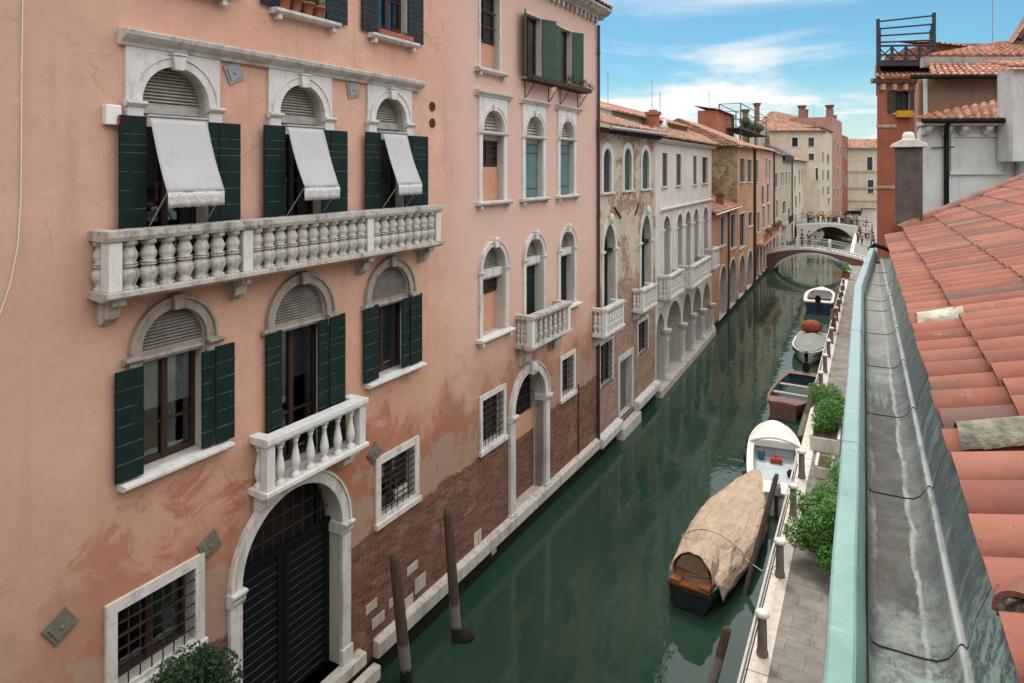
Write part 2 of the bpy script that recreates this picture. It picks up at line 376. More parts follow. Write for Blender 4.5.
M['worn_edge'] = m_plain('worn_paint_edge', (.16,.19,.18), (.012,.022,.02), 7, .8, .2, 0, lo=.45, hi=.6)
def hinged_shutter(win, s_h, w, z0, z1, ang, o=.03, mat='shutter_green', planks=8, side=1):
    """a leaf hinged at s_h; ang 0 = flat on the wall away from the opening, 90 = straight out"""
    m = MB(); h = (z1-z0)/planks
    for i in range(planks): m.box(0, w, 0, .035, i*h+.004, (i+1)*h-.004)
    m.box(.01, w-.01, .005, .03, .006, z1-z0-.006)
    ob = m.build('shutter', M[mat], win, .004)
    ob.location = (s_h, -o, z0)
    ob.rotation_euler = (0, 0, -math.radians(ang) if side > 0 else math.radians(180+ang))
    return ob
def casement(win, s0, s1, z0, z1, dep, frame='wood_dark', leaves=2, rails=(.45,), curtain=None, room='room', th=.07):
    """timber sash with glass, a dark room behind it and, if given, a curtain"""
    m = MB()
    m.box(s0, s0+th, -dep, -dep+.06, z0, z1); m.box(s1-th, s1, -dep, -dep+.06, z0, z1)
    m.box(s0+th, s1-th, -dep, -dep+.06, z0, z0+th*1.3); m.box(s0+th, s1-th, -dep, -dep+.06, z1-th, z1)
    for i in range(1, leaves):
        c = s0 + (s1-s0)*i/leaves; m.box(c-th*.7, c+th*.7, -dep, -dep+.075, z0+.01, z1-.01)
    for t in rails:
        z = z0+(z1-z0)*t; m.box(s0+th, s1-th, -dep+.01, -dep+.05, z-.02, z+.02)
    fr = m.build('sash', M[frame], win, .004)
    g = MB().box(s0+.01, s1-.01, -dep+.02, -dep+.026, z0+.01, z1-.01).build('pane', M['glass'], win)
    b = MB()                                            # the room: a shallow box behind the glass
    e = .25
    for q in (((s0-e,dep+.9,z0-e),(s1+e,dep+.9,z0-e),(s1+e,dep+.9,z1+.1),(s0-e,dep+.9,z1+.1)),
              ((s0-e,dep+.02,z0-e),(s1+e,dep+.02,z0-e),(s1+e,dep+.9,z0-e),(s0-e,dep+.9,z0-e)),
              ((s0-e,dep+.02,z0-e),(s0-e,dep+.9,z0-e),(s0-e,dep+.9,z1+.1),(s0-e,dep+.02,z1+.1)),
              ((s1+e,dep+.02,z0-e),(s1+e,dep+.9,z0-e),(s1+e,dep+.9,z1+.1),(s1+e,dep+.02,z1+.1)),
              ((s0-e,dep+.02,z1+.1),(s1+e,dep+.02,z1+.1),(s1+e,dep+.9,z1+.1),(s0-e,dep+.9,z1+.1))):
        b.add(q, [(0,1,2,3)])
    b.build('interior', M[room], win)
    if curtain:
        for (a, bb, c0, c1) in curtain:
            cm = MB().grid(lambda u, v: (s0+(s1-s0)*(a+(bb-a)*u), dep-.005+.014*math.sin(u*34+v*2), z0+(z1-z0)*(c0+(c1-c0)*v)+(.012*math.sin(u*60) if v == 0 else 0)), 28, 3)
            cm.build('curtain', M['curtain'], win)
    return fr
def grille(win, s0, s1, z0, z1, o, nx, nz, mat='iron', r=.011):
    m = MB()
    for i in range(1, nx+1):
        s = s0+(s1-s0)*i/(nx+1); m.tube((s,-o,z0),(s,-o,z1), r, 6)
    for j in range(1, nz+1):
        z = z0+(z1-z0)*j/(nz+1); m.box(s0, s1, o-.006+.012, o+.006+.012, z-.012, z+.012)
    return m.build('grille', M[mat], win)
def louvre_fill(win, loop, dep, z0, z1, s0, s1, zs, mat='slat', pitch=.052):
    """a bank of tilted slats filling a lunette above z0"""
    c = (s0+s1)/2; r = (s1-s0)/2; m = MB(); z = z0
    while z < z1-.03:
        hw = r if z < zs else math.sqrt(max(0, r*r-(z+.02-zs)**2))
        if hw > .06: m.prof(c-hw, c+hw, [(-dep,z),(-dep+.05,z+.004),(-dep+.055,z+.012),(-dep,z+pitch*.92)])
        z += pitch
    return m.build('louvre', M[mat], win)
BAL1 = [(.82,0),(.82,.06),(.6,.08),(.72,.15),(1,.28),(.92,.39),(.6,.455),(.84,.47),(.84,.50),(.62,.51),(.84,.525),(.84,.55),(.6,.565),(.82,.66),(.86,.72),(.62,.83),(.52,.89),(.82,.92),(.82,1)]
BAL2 = [(1,0),(1,.08),(.62,.1),(.5,.15),(.85,.24),(1,.36),(.8,.5),(.5,.68),(.42,.8),(.62,.83),(.62,.87),(.5,.89),(.9,.92),(.9,1)]
def balcony(parent, s0, s1, o, zs0, zs1, zr0, zr1, posts, nbal, prof, rad, mat='balcony_stone', post_mat='istria_clean', pw=.17, corbels=(), side_bal=1, corbel_h=.28, cw=.2):
    """slab with a moulded edge; rail, pillars, balusters and corbels are its pieces"""
    e = .05
    sl = MB().prof(s0-e, s1+e, [(-.02,zs0+.03),(o-.06,zs0),(o+.03,zs0+.045),(o+.05,zs0+.055),(o+.05,zs1),(-.02,zs1+.004)]).build('balcony', M[mat], parent, .008)
    rw = pw+.05; oc = o-pw/2
    m = MB(); m.prof(s0-.03, s1+.03, [(oc-rw/2,zr0),(oc+rw/2,zr0),(oc+rw/2+.025,zr0+(zr1-zr0)*.4),(oc+rw/2+.025,zr1),(oc-rw/2-.02,zr1)])
    m.box(s0-.03, s0+rw-.03, -.02, oc-rw/2-.021, zr0+.003, zr1-.003); m.box(s1-rw+.03, s1+.03, -.02, oc-rw/2-.021, zr0+.003, zr1-.003)
    m.build('rail', M[mat], sl, .008)
    for p in posts: MB().box(p-pw/2, p+pw/2, oc-pw/2, oc+pw/2, zs1+.002, zr0-.002).build('pillar', M[post_mat], sl, .01)
    h = zr0-zs1-.004
    src = None
    def put(s, oo):
        nonlocal src
        if src is None:
            src = MB().lathe((0,0,0), [(r*rad, z*h) for r, z in prof], 12).build('baluster', M[mat], sl, loc=(s,-oo,zs1+.002))
        else: inst(src, 'baluster', sl, (s,-oo,zs1+.002), R.uniform(0,1))
    for (a, b), n in zip(zip(posts[:-1], posts[1:]), nbal):
        a += pw/2; b -= pw/2
        for i in range(n): put(a+(b-a)*(i+.5)/n, oc)
    for k in range(side_bal):
        t = (oc-pw/2)*(k+.5)/side_bal
        put(s0+pw/2, t); put(s1-pw/2, t)
    for c in corbels:
        pr = [(-.02,zs0-.001),(o*.8,zs0-.001),(o*.8,zs0-.08),(o*.55,zs0-.12),(o*.42,zs0-corbel_h*.75),(o*.15,zs0-corbel_h),(-.02,zs0-corbel_h)]
        MB().prof(c-cw/2, c+cw/2, pr[::-1]).build('corbel', M[mat], sl, .01)
    return sl
def roof_tiles(mb, e0, e1, r0, r1, pitch=.22, expo=.36, rise=.055, seg=4, inside=None, jit=.012, pans=True, width=.80, lap=.022, lift_=.012):
    """rows of barrel tiles over the patch eave e0-e1, ridge r0-r1"""
    e0, e1, r0, r1 = map(Vector, (e0, e1, r0, r1))
    nc = max(1, round((e1-e0).length/pitch)); L = ((r0-e0).length + (r1-e1).length)/2; nr = max(1, round(L/expo))
    P = lambda u, v: (e0*(1-u)+e1*u)*(1-v) + (r0*(1-u)+r1*u)*v
    for i in range(nc):
        for j in range(nr):
            u0, u1 = (i+(1-width)/2)/nc, (i+1-(1-width)/2)/nc; um = (u0+u1)/2; v0, v1 = j/nr, min(1.0, (j+1.12)/nr)
            if inside and not inside(P(um, (v0+v1)/2)): continue
            A0, A1, B0, B1 = P(u0,v0), P(u1,v0), P(u0,v1), P(u1,v1)
            nm = (A1-A0).cross(B0-A0)
            if nm.length < 1e-9: continue
            nm.normalize()
            if nm.z < 0: nm = -nm
            ju, jw = R.uniform(-jit, jit), R.uniform(-jit, jit); ax = (A1-A0).normalized()*ju; lift = R.uniform(.0, lift_)
            vs = []
            for (C0, C1, lf, nar) in ((A0, A1, lap+lift, 1.0), (B0, B1, .0, .88)):
                C = (C0+C1)/2; H = (C1-C0)/2*nar
                for k in range(seg+1):
                    a = PI*k/seg
                    vs.append(C - H*math.cos(a) + nm*(rise*math.sin(a)+lf) + ax + (A0-B0).normalized()*jw*.8)
            n = seg+1
            fs = [(k, k+1, n+k+1, n+k) for k in range(seg)]
            mb.add(vs, fs, True)
            mb.add(vs[:n], [list(range(n))], False)
    return mb
def roof_part(parent, name, tile_mat, patches, **kw):
    """patches = [(e0,e1,r0,r1)...] in parent coordinates: tiles as one mesh, pans under them as another piece"""
    m = MB(); p = MB()
    for q in patches:
        roof_tiles(m, *q, **kw)
        a, b, c, d = (Vector(x) for x in q)
        if not kw.get('inside'): p.add([a, b, d, c], [(0,1,2,3)])
    ro = m.build(name, M[tile_mat], parent)
    if p.v: p.build('roof_deck', M['pan'], ro)
    return ro

# ---------------------------------------------------------------- 1. the long pink palazzo on the left
M['jamb'] = m_stone('grey_plastered_jamb', (.47,.44,.40), (.24,.22,.2), .5)
FA = Frame((-11.0, 0.0), (383.0, 683.0))
pink = FA.empty('palazzo', 'long pink stucco palazzo on the left with a stone balustrade balcony and white awnings', 'building')
SA0, SA1 = 3.0, FA.s_at(597)
ZTOP = 16.25
holes = []
def span(F, xl, xr): return F.s_at(xl), F.s_at(xr)
def win_part(loop_outer, loop, proj, mat, name='window'):
    m = MB(); slab_with_hole(m, loop_outer, loop, -.01, proj); return m.build(name, M[mat], pink, .006)
M['lace'] = m_plain('grey_lace_fringe', (.66,.65,.63), (.36,.355,.345), 38, .9, .1, .2, bs=120, bd=.004)
# -- first-floor (piano nobile) windows above the long balcony: white tabernacle surrounds, awnings
Z_BAL = 9.12
UP = [dict(x=(139,206), crown=68, sh=((114,141),(204,235)), aw=(143,200)), dict(x=(277,322), crown=85, sh=((259,280),(317,342.5)), aw=(281,317)), dict(x=(373,404), crown=98.4, sh=((361,376),(400,423.5)), aw=(377,401))]
for k, w in enumerate(UP):
    s0, s1 = span(FA, *w['x']); c = (s0+s1)/2; r = (s1-s0)/2; zc = 12.33; zs = zc-r
    loop = arch_loop(s0, s1, Z_BAL, zs); holes.append((loop, .34))
    win = win_part([(s0-.22,Z_BAL+.01),(s1+.22,Z_BAL+.01),(s1+.22,12.55),(s0-.22,12.55)], arch_loop(s0+.001, s1-.001, Z_BAL+.011, zs), .05, 'istria_clean')
    win['label'] = ['leftmost arched balcony window under a white awning', 'middle arched balcony window under a white awning', 'rightmost arched balcony window under a white awning'][k]
    m = MB(); m.band(c, zs, r+.0, r+.13, .05, .085, n=24); m.band(c, zs, r+.13, r+.16, .05, .105, n=24)
    m.build('archivolt', M['istria_clean'], win)
    m = MB(); m.prism([(c-.075,zc-.05),(c+.075,zc-.05),(c+.11,zc+.17),(c-.11,zc+.17)], .05, .15); m.box(c-.12, c+.12, .05, .17, zc+.17, zc+.20)
    m.build('keystone', M['istria_clean'], win, .008)
    for a in (s0-.11, s1+.11):
        m = MB(); m.box(a-.12, a+.12, .05, .10, Z_BAL+.02, zs-.10); m.prof(a-.15, a+.15, [(.04,zs-.10),(.11,zs-.10),(.16,zs-.05),(.16,zs-.01),(.04,zs-.01)])
        m.build('pilaster', M['istria_clean'], win, .006)
    louvre_fill(win, loop, .22, zs-.03, zc-.02, s0, s1, zs)
    m = MB(); m.box(s0, s1, -.26, -.14, zs-.16, zs-.03); m.box(s0, s1, -.26, -.18, 11.42, zs-.162)
    m.build('transom', M['slat'], win, .006)
    MB().add([(s0-.02,.27,11.4),(s1+.02,.27,11.4),(s1+.02,.27,zc+.05),(s0-.02,.27,zc+.05)], [(0,1,2,3)]).build('louvre_backing', M['slat_grey'], win)
    casement(win, s0, s1, Z_BAL+.05, 11.42, .30, curtain=None, room='room_warm', rails=(.32,.62))
    for q, (xa, xb) in enumerate(w['sh']):
        a, b = span(FA, xa, xb)
        if q == 1: shutter(win, a, a+(b-a)*.3, Z_BAL+.03, 11.53-.05*0, .105, planks=9); shutter(win, a+(b-a)*.32, b, Z_BAL+.03, 11.53, .105, planks=9)
        else: shutter(win, a, b, Z_BAL+.03, 11.55, .105, planks=9)
    a, b = span(FA, *w['aw'])
    zt, zb, zv, oo = 11.54, 10.45, 10.24, .58
    am = MB()
    def cloth(u, v, a=a, b=b):
        sag = .07*math.sin(PI*v)*(1-.5*abs(u-.5)) + .016*math.sin(u*9+v*3+a)*v + .010*math.sin(u*23+a*3)*v*v
        return (a+(b-a)*u, -(.16+(oo-.16)*v**.93-sag*.55), zt+(zb-zt)*v-sag*.4)
    am.grid(cloth, 14, 14)
    MB().grid(lambda u, v: tuple(x+d_ for x, d_ in zip(cloth(.49+.02*u, v), (0,-.006,.004))), 1, 14).build('seam', M['lace'], None) if False else None
    am_v = MB(); am_v.grid(lambda u, v: (a+(b-a)*u, -(oo+.004+.012*math.sin(u*25)*v), zb-.002-(zb-zv)*v-(.012*abs(math.sin(u*22)) if v == 1 else 0)), 44, 3)
    aw = am.build('awning', M['canvas'], win, solid=.004)
    am_v.build('valance', M['lace'], aw, solid=.004)
    m = MB()
    m.tube((a-.03,-.16,zt+.02),(b+.03,-.16,zt+.02), .022); m.build('awning_roller', M['zinc'], aw); m = MB(); m.tube((a,-oo+.01,zb),(b,-oo+.01,zb), .013)
    for q in (a+.004, b-.004): m.tube((q,-.10,zb-.55),(q,-oo+.01,zb), .011)
    m.build('awning_frame', M['zinc'], aw)
# continuous cornice above them
m = MB(); a, b = span(FA, 117.5, 418.5)
m.prof(a, b, [(-.02,12.551),(.07,12.551),(.09,12.60),(.16,12.64),(.22,12.69),(.24,12.745),(.24,12.765),(-.02,12.79)])
m.build('cornice', M['istria'], pink, .006)
# -- the long balcony
bs0, bs1 = 10.70, 18.36
posts = [bs0+.095, FA.s_at(247,.4), FA.s_at(369.5,.4), bs1-.095]
balcony(pink, bs0, bs1, .44, 8.99, 9.12, 9.80, 9.95, posts, [7, 11, 8], BAL1, .138, corbels=[bs0+.2, FA.s_at(241,.2), FA.s_at(366,.2), bs1-.24], pw=.19, corbel_h=.36)
# -- mezzanine windows: weathered grey arches
LOW = [dict(x=(138.6,206), sh=((112,140),(200,231)), zb=6.33), dict(x=(272,326), sh=((263,278.5),(316.5,342)), zb=5.37), dict(x=(369,409), sh=((361,375.5),(400.5,419)), zb=6.33)]
for k, w in enumerate(LOW):
    s0, s1 = span(FA, *w['x']); c = (s0+s1)/2; r = (s1-s0)/2; zc = 8.69; zs = zc-r; zb = w['zb']; t0 = zs-.13
    loop = arch_loop(s0+.02, s1-.02, zb, zs); holes.append((loop, .36))
    m = MB(); m.band(c, zs, r-.02, r+.12, -.01, .06, n=24); m.band(c, zs, r+.12, r+.17, -.01, .10, n=24)
    for a, d in ((s0,-1), (s1,1)):
        m.box(a+(.02 if d < 0 else -.02), a+d*.17, -.01, .058, t0-.14, zs-.001)
        m.prof(min(a,a+d*.24)-.02, max(a,a+d*.24)+.02, [(-.01,t0-.02),(.07,t0-.02),(.13,t0+.03),(.13,t0+.07),(-.01,t0+.07)])
    win = m.build('window', M['grey_stone'], pink, .006)
    win['label'] = ['shuttered mezzanine window under the left end of the balcony', 'mezzanine balcony door above the dark gate', 'shuttered mezzanine window nearest the plain right-hand wall'][k]
    m = MB(); m.prism([(c-.07,zc-.03),(c+.07,zc-.03),(c+.10,zc+.2),(c-.10,zc+.2)], -.01, .15); m.build('keystone', M['grey_stone'], win, .008)
    louvre_fill(win, loop, .12, zs-.02, zc-.03, s0+.02, s1-.02, zs, 'slat_grey', .05)
    MB().add([(s0,.17,t0-.1),(s1,.17,t0-.1),(s1,.17,zc+.05),(s0,.17,zc+.05)], [(0,1,2,3)]).build('louvre_backing', M['slat_grey'], win)
    m = MB(); m.prof(s0+.021, s1-.021, [(-.2,t0-.07),(-.05,t0-.07),(-.02,t0-.02),(-.05,t0+.02),(-.04,t0+.1),(-.2,t0+.1)]); m.build('transom', M['grey_stone'], win)
    casement(win, s0+.02, s1-.02, zb+.01, t0-.07, .30, curtain=[(.06,.47,.50,.99),(.53,.95,.50,.99)] if k == 0 else [(.06,.47,.56,.99),(.53,.95,.6,.99)] if k == 1 else [(.1,.9,.02,.98)], rails=(.36,) if k != 2 else (), room='room')
    for q, (xa, xb) in enumerate(w['sh']):
        a, b = span(FA, xa, xb)
        zt = 7.93
        if q == 1:
            shutter(win, a, a+(b-a)*.36, zb+.03, zt-.04, .03, planks=6 if k != 1 else 9); shutter(win, a+(b-a)*.39, b, zb+.03, zt, .06, planks=6 if k != 1 else 9)
        else: shutter(win, a, b, zb+.03, zt, .06, planks=6 if k != 1 else 9)
    if k != 1:
        a, b = (span(FA, 117,227) if k == 0 else span(FA, 364,420))
        stone_sill(win, a, b, zb-.01, .2, .09, 'istria_clean', False)
# -- small balcony over the gate
b0, b1 = 13.36, 15.80
balcony(pink, b0, b1, .42, 5.22, 5.35, 6.10, 6.24, [b0+.085, b1-.085], [6], BAL2, .085, mat='istria_clean', pw=.17, corbels=[b0+.22, b1-.22], side_bal=1, corbel_h=.34, cw=.3)
# -- gate
M['gate_edge'] = m_plain('gate_slat_highlight', (.026,.03,.03), (.008,.01,.011), 5, .6, .3, 0)  # slat highlights painted in as a paler edge colour
g0, g1 = span(FA, 240, 340); gc = (g0+g1)/2; gr = (g1-g0)/2; gz = 3.78; gb = .95
holes.append((arch_loop(g0, g1, gb, gz, n=24), .42))
m = MB(); m.band(gc, gz, gr, gr+.2, -.01, .07, n=28); m.band(gc, gz, gr+.2, gr+.25, -.01, .10, n=28)
gate = m.build('gate', M['istria'], pink, .006); gate['label'] = 'arched dark gate with stone pillars under the small balcony'
for d, a in ((-1, g0), (1, g1)):
    x0, x1 = (a-.24, a-.0) if d < 0 else (a, a+.24)
    m = MB(); m.box(x0, x1, -.3, .075, gb, gz-.24); m.box(x0-.03, x1+.03, -.0, .11, gb-.002, gb+.32)
    m.prof(x0-.03, x1+.03, [(-.3,gz-.24),(.09,gz-.24),(.12,gz-.17),(.12,gz-.14),(.16,gz-.07),(.18,gz-.05),(.18,gz-.003),(-.3,gz-.003)])
    m.build('pillar', M['istria'], gate, .01)
for d in (-1, 1):
    m = MB(); a, b = (g0+.01, gc-.008) if d < 0 else (gc+.008, g1-.01)
    m.box(a, b, -.34, -.30, gb+.02, gz-.05)
    m.box(a, a+.13, -.30, -.275, gb+.02, gz-.05); m.box(b-.13, b, -.30, -.275, gb+.02, gz-.05)
    z = gb+.12
    while z < gz-.16: m.prof(a+.131, b-.131, [(-.30,z),(-.284,z),(-.284,z+.012),(-.30,z+.02)], mi=1); z += .165
    m.build('leaf', [M['gate'], M['gate_edge']], gate, .003)
m = MB(); m.box(g0+.004, g1-.004, -.34, -.24, gz-.05, gz+.06); m.box(g0+.3, g0+.37, -.33, -.27, gz+.061, gz+.9); m.box(g1-.37, g1-.3, -.33, -.27, gz+.061, gz+.9)
m.build('transom', M['gate'], gate, .004)
m = MB()
for i in range(1, 10):
    s = g0+(g1-g0)*i/10; h = math.sqrt(gr*gr-(s-gc)**2); m.tube((s,.28,gz+.06),(s,.28,gz+h), .012, 6)
for z in (.3, .62): h = math.sqrt(gr*gr-z*z); m.box(gc-h, gc+h, -.29, -.27, gz+z, gz+z+.02)
m.build('fanlight_grille', M['iron'], gate)
MB().prism(arch_loop(g0+.002, g1-.002, gb+.01, gz, n=24), -.52, -.40).build('fanlight', M['room'], gate)
m = MB(); m.box(g0-.3, g1+.55, -.35, .22, .70, .95); m.box(g0-.4, g1+.75, .22, .42, .35, .62); m.build('threshold', M['ledge'], gate, .02)
# -- ground-floor barred windows
def barred(xl, xr, yt, yb, fr=.16, nx=5, nz=6, label=None, arched=False):
    s0, s1 = span(FA, xl, xr); xc = (xl+xr)/2; z1 = FA.z(xc, yt); z0 = FA.z(xc, yb)
    holes.append((arch_loop(s0, s1, z0, z1, 'flat'), .3))
    m = MB(); slab_with_hole(m, [(s0-fr,z0-fr*.9),(s1+fr,z0-fr*.9),(s1+fr,z1+fr),(s0-fr,z1+fr)], [(s0+.001,z0+.001),(s1-.001,z0+.001),(s1-.001,z1-.001),(s0+.001,z1-.001)], -.01, .05)
    m.box(s0-fr-.03, s1+fr+.03, 0, .10, z0-fr*.9-.05, z0-fr*.9+.07)
    win = m.build('window', M['istria'], pink, .008)
    if label: win['label'] = label
    casement(win, s0, s1, z0, z1, .27, rails=(.5,))
    grille(win, s0, s1, z0, z1, .015, nx, nz)
    return win
barred(115.6, 194, 589, 664, nx=6, nz=5, label='barred ground window above the leafy bush')
barred(379.5, 413.5, 454, 506, nx=5, nz=7, label='barred ground window right of the gate')
barred(481.5, 502.5, 395, 441, nx=5, nz=6, fr=.14, label='barred ground window left of the blocked water door')
barred(561, 573, 357, 393, nx=4, nz=6, fr=.14, label='barred ground window right of the blocked water door')
# -- top-floor windows with dark shutters
for k, (xl, xr, sh, sl, ysill) in enumerate([(150,212,((124,150),(212,238)),(140,232),(2,)), (281,324,((259,281.5),(323.5,345)),(264,335),(22,)), (375.5,406,((360,375.5),(406,421)),(365,418),(45,))]):
    s0, s1 = span(FA, xl, xr); zb = 13.62; zt = 15.35
    holes.append((arch_loop(s0, s1, zb, zt, 'flat'), .25))
    m = MB(); slab_with_hole(m, [(s0-.07,zb-.0),(s1+.07,zb-.0),(s1+.07,zt+.09),(s0-.07,zt+.09)], [(s0+.001,zb+.001),(s1-.001,zb+.001),(s1-.001,zt-.001),(s0+.001,zt-.001)], -.01, .025)
    win = m.build('window', M['istria'], pink); win['label'] = ['top-floor shuttered window cut by the upper left frame edge', 'top-floor shuttered window with terracotta pots', 'top-floor shuttered window with dry plants'][k]
    stone_sill(win, s0-.28, s1+.28, zb-.003, .2, .10)
    casement(win, s0, s1, zb+.01, zt, .2, curtain=None, rails=(.5,))
    for xa, xb in sh:
        a, b = span(FA, xa, xb); shutter(win, a, b, zb+.02, zt-.02, .04, 'shutter_navy', 14)
# -- right-hand wing, upper row with stone tabernacles
def infill(win, s0, s1, z0, z1, dep=.18, mat='pink_plain'):
    return MB().box(s0+.001, s1-.001, -dep-.06, -dep, z0+.001, z1).build('infill', M[mat], win)
for k, (xl, xr, ycr, ysill, hood) in enumerate([(481.5,503,113,202,(474.8,509.5)), (524.5,542.3,118.7,199,(519.2,547.5)), (559.4,573.3,122.8,195,(554.5,579.3))]):
    s0, s1 = span(FA, xl, xr); c = (s0+s1)/2; r = (s1-s0)/2; xc = (xl+xr)/2; zc = 12.38; zs = zc-r; zb = 9.90; tr = zs-.25
    holes.append((arch_loop(s0, s1, zb, zs), .30))
    win = win_part([(s0-.17,zb+.0),(s1+.17,zb+.0),(s1+.17,12.70),(s0-.17,12.70)], arch_loop(s0+.001, s1-.001, zb+.001, zs), .045, 'istria_clean')
    win['label'] = ['arched upper window with a barred pane over plaster infill', 'arched upper window with closed teal shutters beside the barred one', 'arched upper window with closed teal shutters nearest the drainpipe'][k]
    m = MB(); m.band(c, zs, r, r+.09, .045, .075); m.band(c, zs, r+.09, r+.115, .045, .095); m.build('archivolt', M['istria_clean'], win)
    m = MB(); m.prism([(c-.06,zc-.03),(c+.06,zc-.03),(c+.09,zc+.15),(c-.09,zc+.15)], .045, .12); m.build('keystone', M['istria_clean'], win, .006)
    h0, h1 = span(FA, *hood)
    m = MB(); m.prof(h0, h1, [(-.01,12.701),(.06,12.701),(.10,12.76),(.16,12.80),(.17,12.85),(-.01,12.87)]); m.build('hood', M['istria'], win, .006)
    m = MB(); m.prof(s0-.2, s1+.2, [(-.0,zs-.1),(.07,zs-.1),(.10,zs-.06),(.10,zs-.03),(0,zs-.03)])
    m.box(s0, s1, -.18, .0, zs-.1, zs-.03); m.build('impost', M['istria_clean'], win)
    MB().box(s0, s1, -.25, -.16, tr, zs-.101).build('transom', M['slat'], win)
    louvre_fill(win, None, .22, zs-.03, zc-.02, s0, s1, zs, 'slat', .09)
    stone_sill(win, s0-.30, s1+.30, zb-.002, .18, .10)
    if k == 0:
        infill(win, s0, s1, zb, zb+.93); casement(win, s0, s1, zb+.94, tr, .25, rails=(.5,)); grille(win, s0, s1, zb+.94, tr, -.2, 4, 4)
    else:
        shutter(win, s0+.01, c-.004, zb+.01, tr-.01, -.2, 'shutter_teal', 1); shutter(win, c+.004, s1-.01, zb+.01, tr-.01, -.2, 'shutter_teal', 1)
# lower row of the wing
for k, (xl, xr, zb) in enumerate([(481.5,504.5,6.28), (525,542.3,5.72), (559.5,573.6,6.20)]):
    s0, s1 = span(FA, xl, xr); c = (s0+s1)/2; r = (s1-s0)/2; zc = FA.z((xl+xr)/2, [246,238,231][k]); zs = zc-r
    holes.append((arch_loop(s0, s1, zb, zs), .34))
    m = MB(); m.band(c, zs, r, r+.13, -.01, .06); m.band(c, zs, r+.13, r+.16, -.01, .09)
    for a, b in ((s0-.16, s0), (s1, s1+.16)): m.box(a, b, -.01, .055, zb+.003, zs-.1); m.prof(a-.03, b+.03, [(-.01,zs-.1),(.07,zs-.1),(.11,zs-.05),(.11,zs-.003),(-.01,zs-.003)])
    win = m.build('window', M['istria'], pink, .006)
    win['label'] = ['arched lower window with a barred pane over plaster infill', 'arched door with dark green shutter onto the narrow wing balcony', 'arched lower window with dark green shutter nearest the drainpipe'][k]
    m = MB(); m.prism([(c-.07,zc-.03),(c+.07,zc-.03),(c+.1,zc+.2),(c-.1,zc+.2)], -.01, .14); m.ball((c,-.12,zc+.2), .07, .06, .06); m.build('keystone', M['istria_clean'], win)
    tr = zs-.28
    m = MB(); m.box(s0, s1, -.3, -.06, tr+.1, zs-.02); m.prof(s0, s1, [(-.3,tr),(-.1,tr),(-.06,tr+.06),(-.06,tr+.099),(-.3,tr+.099)]); m.build('transom', M['istria'], win)
    louvre_fill(win, None, .28, zs, zc-.02, s0, s1, zs, 'slat_grey', .08)
    MB().add([(s0,.33,zs-.03),(s1,.33,zs-.03),(s1,.33,zc+.03),(s0,.33,zc+.03)], [(0,1,2,3)]).build('louvre_backing', M['slat_grey'], win)
    if k == 0:
        infill(win, s0, s1, zb, zb+1.05, .3); casement(win, s0, s1, zb+1.06, tr, .32, rails=(.5,)); grille(win, s0, s1, zb+1.06, tr, -.26, 4, 4)
    else:
        shutter(win, s0+.01, c-.004, zb+.01, tr-.01, -.3, 'shutter_green', 1); shutter(win, c+.004, s1-.01, zb+.01, tr-.01, -.3, 'shutter_green', 1)
    if k != 1: stone_sill(win, s0-.27, s1+.27, zb-.002, .22, .1, 'istria_clean')
rb0, rb1 = FA.s_at(515.5), 25.35
balcony(pink, rb0, rb1, .55, 5.55, 5.68, 6.42, 6.55, [rb0+.09, rb1-.09], [7], BAL1, .085, corbels=[rb0+.35, rb1-.35], pw=.18, side_bal=3, corbel_h=.55, cw=.35)
# blocked water door
d0, d1 = span(FA, 513, 543.5); dc = (d0+d1)/2; dr = (d1-d0)/2; dz = 3.72; db = .62
holes.append((arch_loop(d0, d1, db, dz, n=24), .5))
m = MB(); m.band(dc, dz, dr, dr+.22, -.01, .09, n=24); m.band(dc, dz, dr+.22, dr+.27, -.01, .13, n=24)
wd = m.build('water_door', M['istria'], pink, .006); wd['label'] = 'arched water door bricked up below a barred fanlight'
for a, b in ((d0-.27, d0), (d1, d1+.27)):
    m = MB(); m.box(a, b, -.3, .10, db, dz-.2); m.prof(a-.04, b+.04, [(-.3,dz-.2),(.12,dz-.2),(.18,dz-.1),(.2,dz-.06),(.2,dz-.003),(-.3,dz-.003)]); m.box(a-.03, b+.03, -.05, .13, db, db+.3)
    m.build('pillar', M['istria'], wd, .01)
m = MB(); m.prism([(dc-.12,dz+dr-.05),(dc+.12,dz+dr-.05),(dc+.18,dz+dr+.33),(dc-.18,dz+dr+.33)], -.01, .22); m.ball((dc,-.22,dz+dr+.14), .12, .08, .16); m.build('keystone', M['istria'], wd, .01)
MB().box(d0+.001, d1-.001, -.44, -.34, 2.62, 3.25).build('stucco_infill', M['pink_plain'], wd)
k = N('brick_infill'); bn = brick_node(k, k.comb(k.xyz()[0], k.xyz()[2], 0), *BRICK); k.bump(k.math('MULTIPLY', bn.outputs['Fac'], -1), .5, .015); M['brick'] = k.fin(k.hue(bn.outputs['Color'], k.noise(1.4, 7, .7), .4), .95, .1)
MB().box(d0+.001, d1-.001, -.46, -.36, db+.2, 2.62).build('brick_infill', M['brick'], wd)
MB().box(d0+.001, d1-.001, -.5, .05, db, db+.2).build('step', M['ledge'], wd, .02)
MB().prism(arch_loop(d0+.002, d1-.002, 3.25, dz, n=20), -.49, -.46).build('fanlight', M['room'], wd)
m = MB()
for i in range(1, 9):
    s = d0+(d1-d0)*i/9; m.tube((s,.38,3.26),(s,.38,dz+math.sqrt(max(.001,dr*dr-(s-dc)**2))), .013, 6)
for z in (3.45, 3.75, 4.1):
    hw = dr if z < dz else math.sqrt(max(.001, dr*dr-(z-dz)**2)); m.box(dc-hw, dc+hw, -.39, -.37, z, z+.02)
m.build('fanlight_grille', M['iron'], wd)
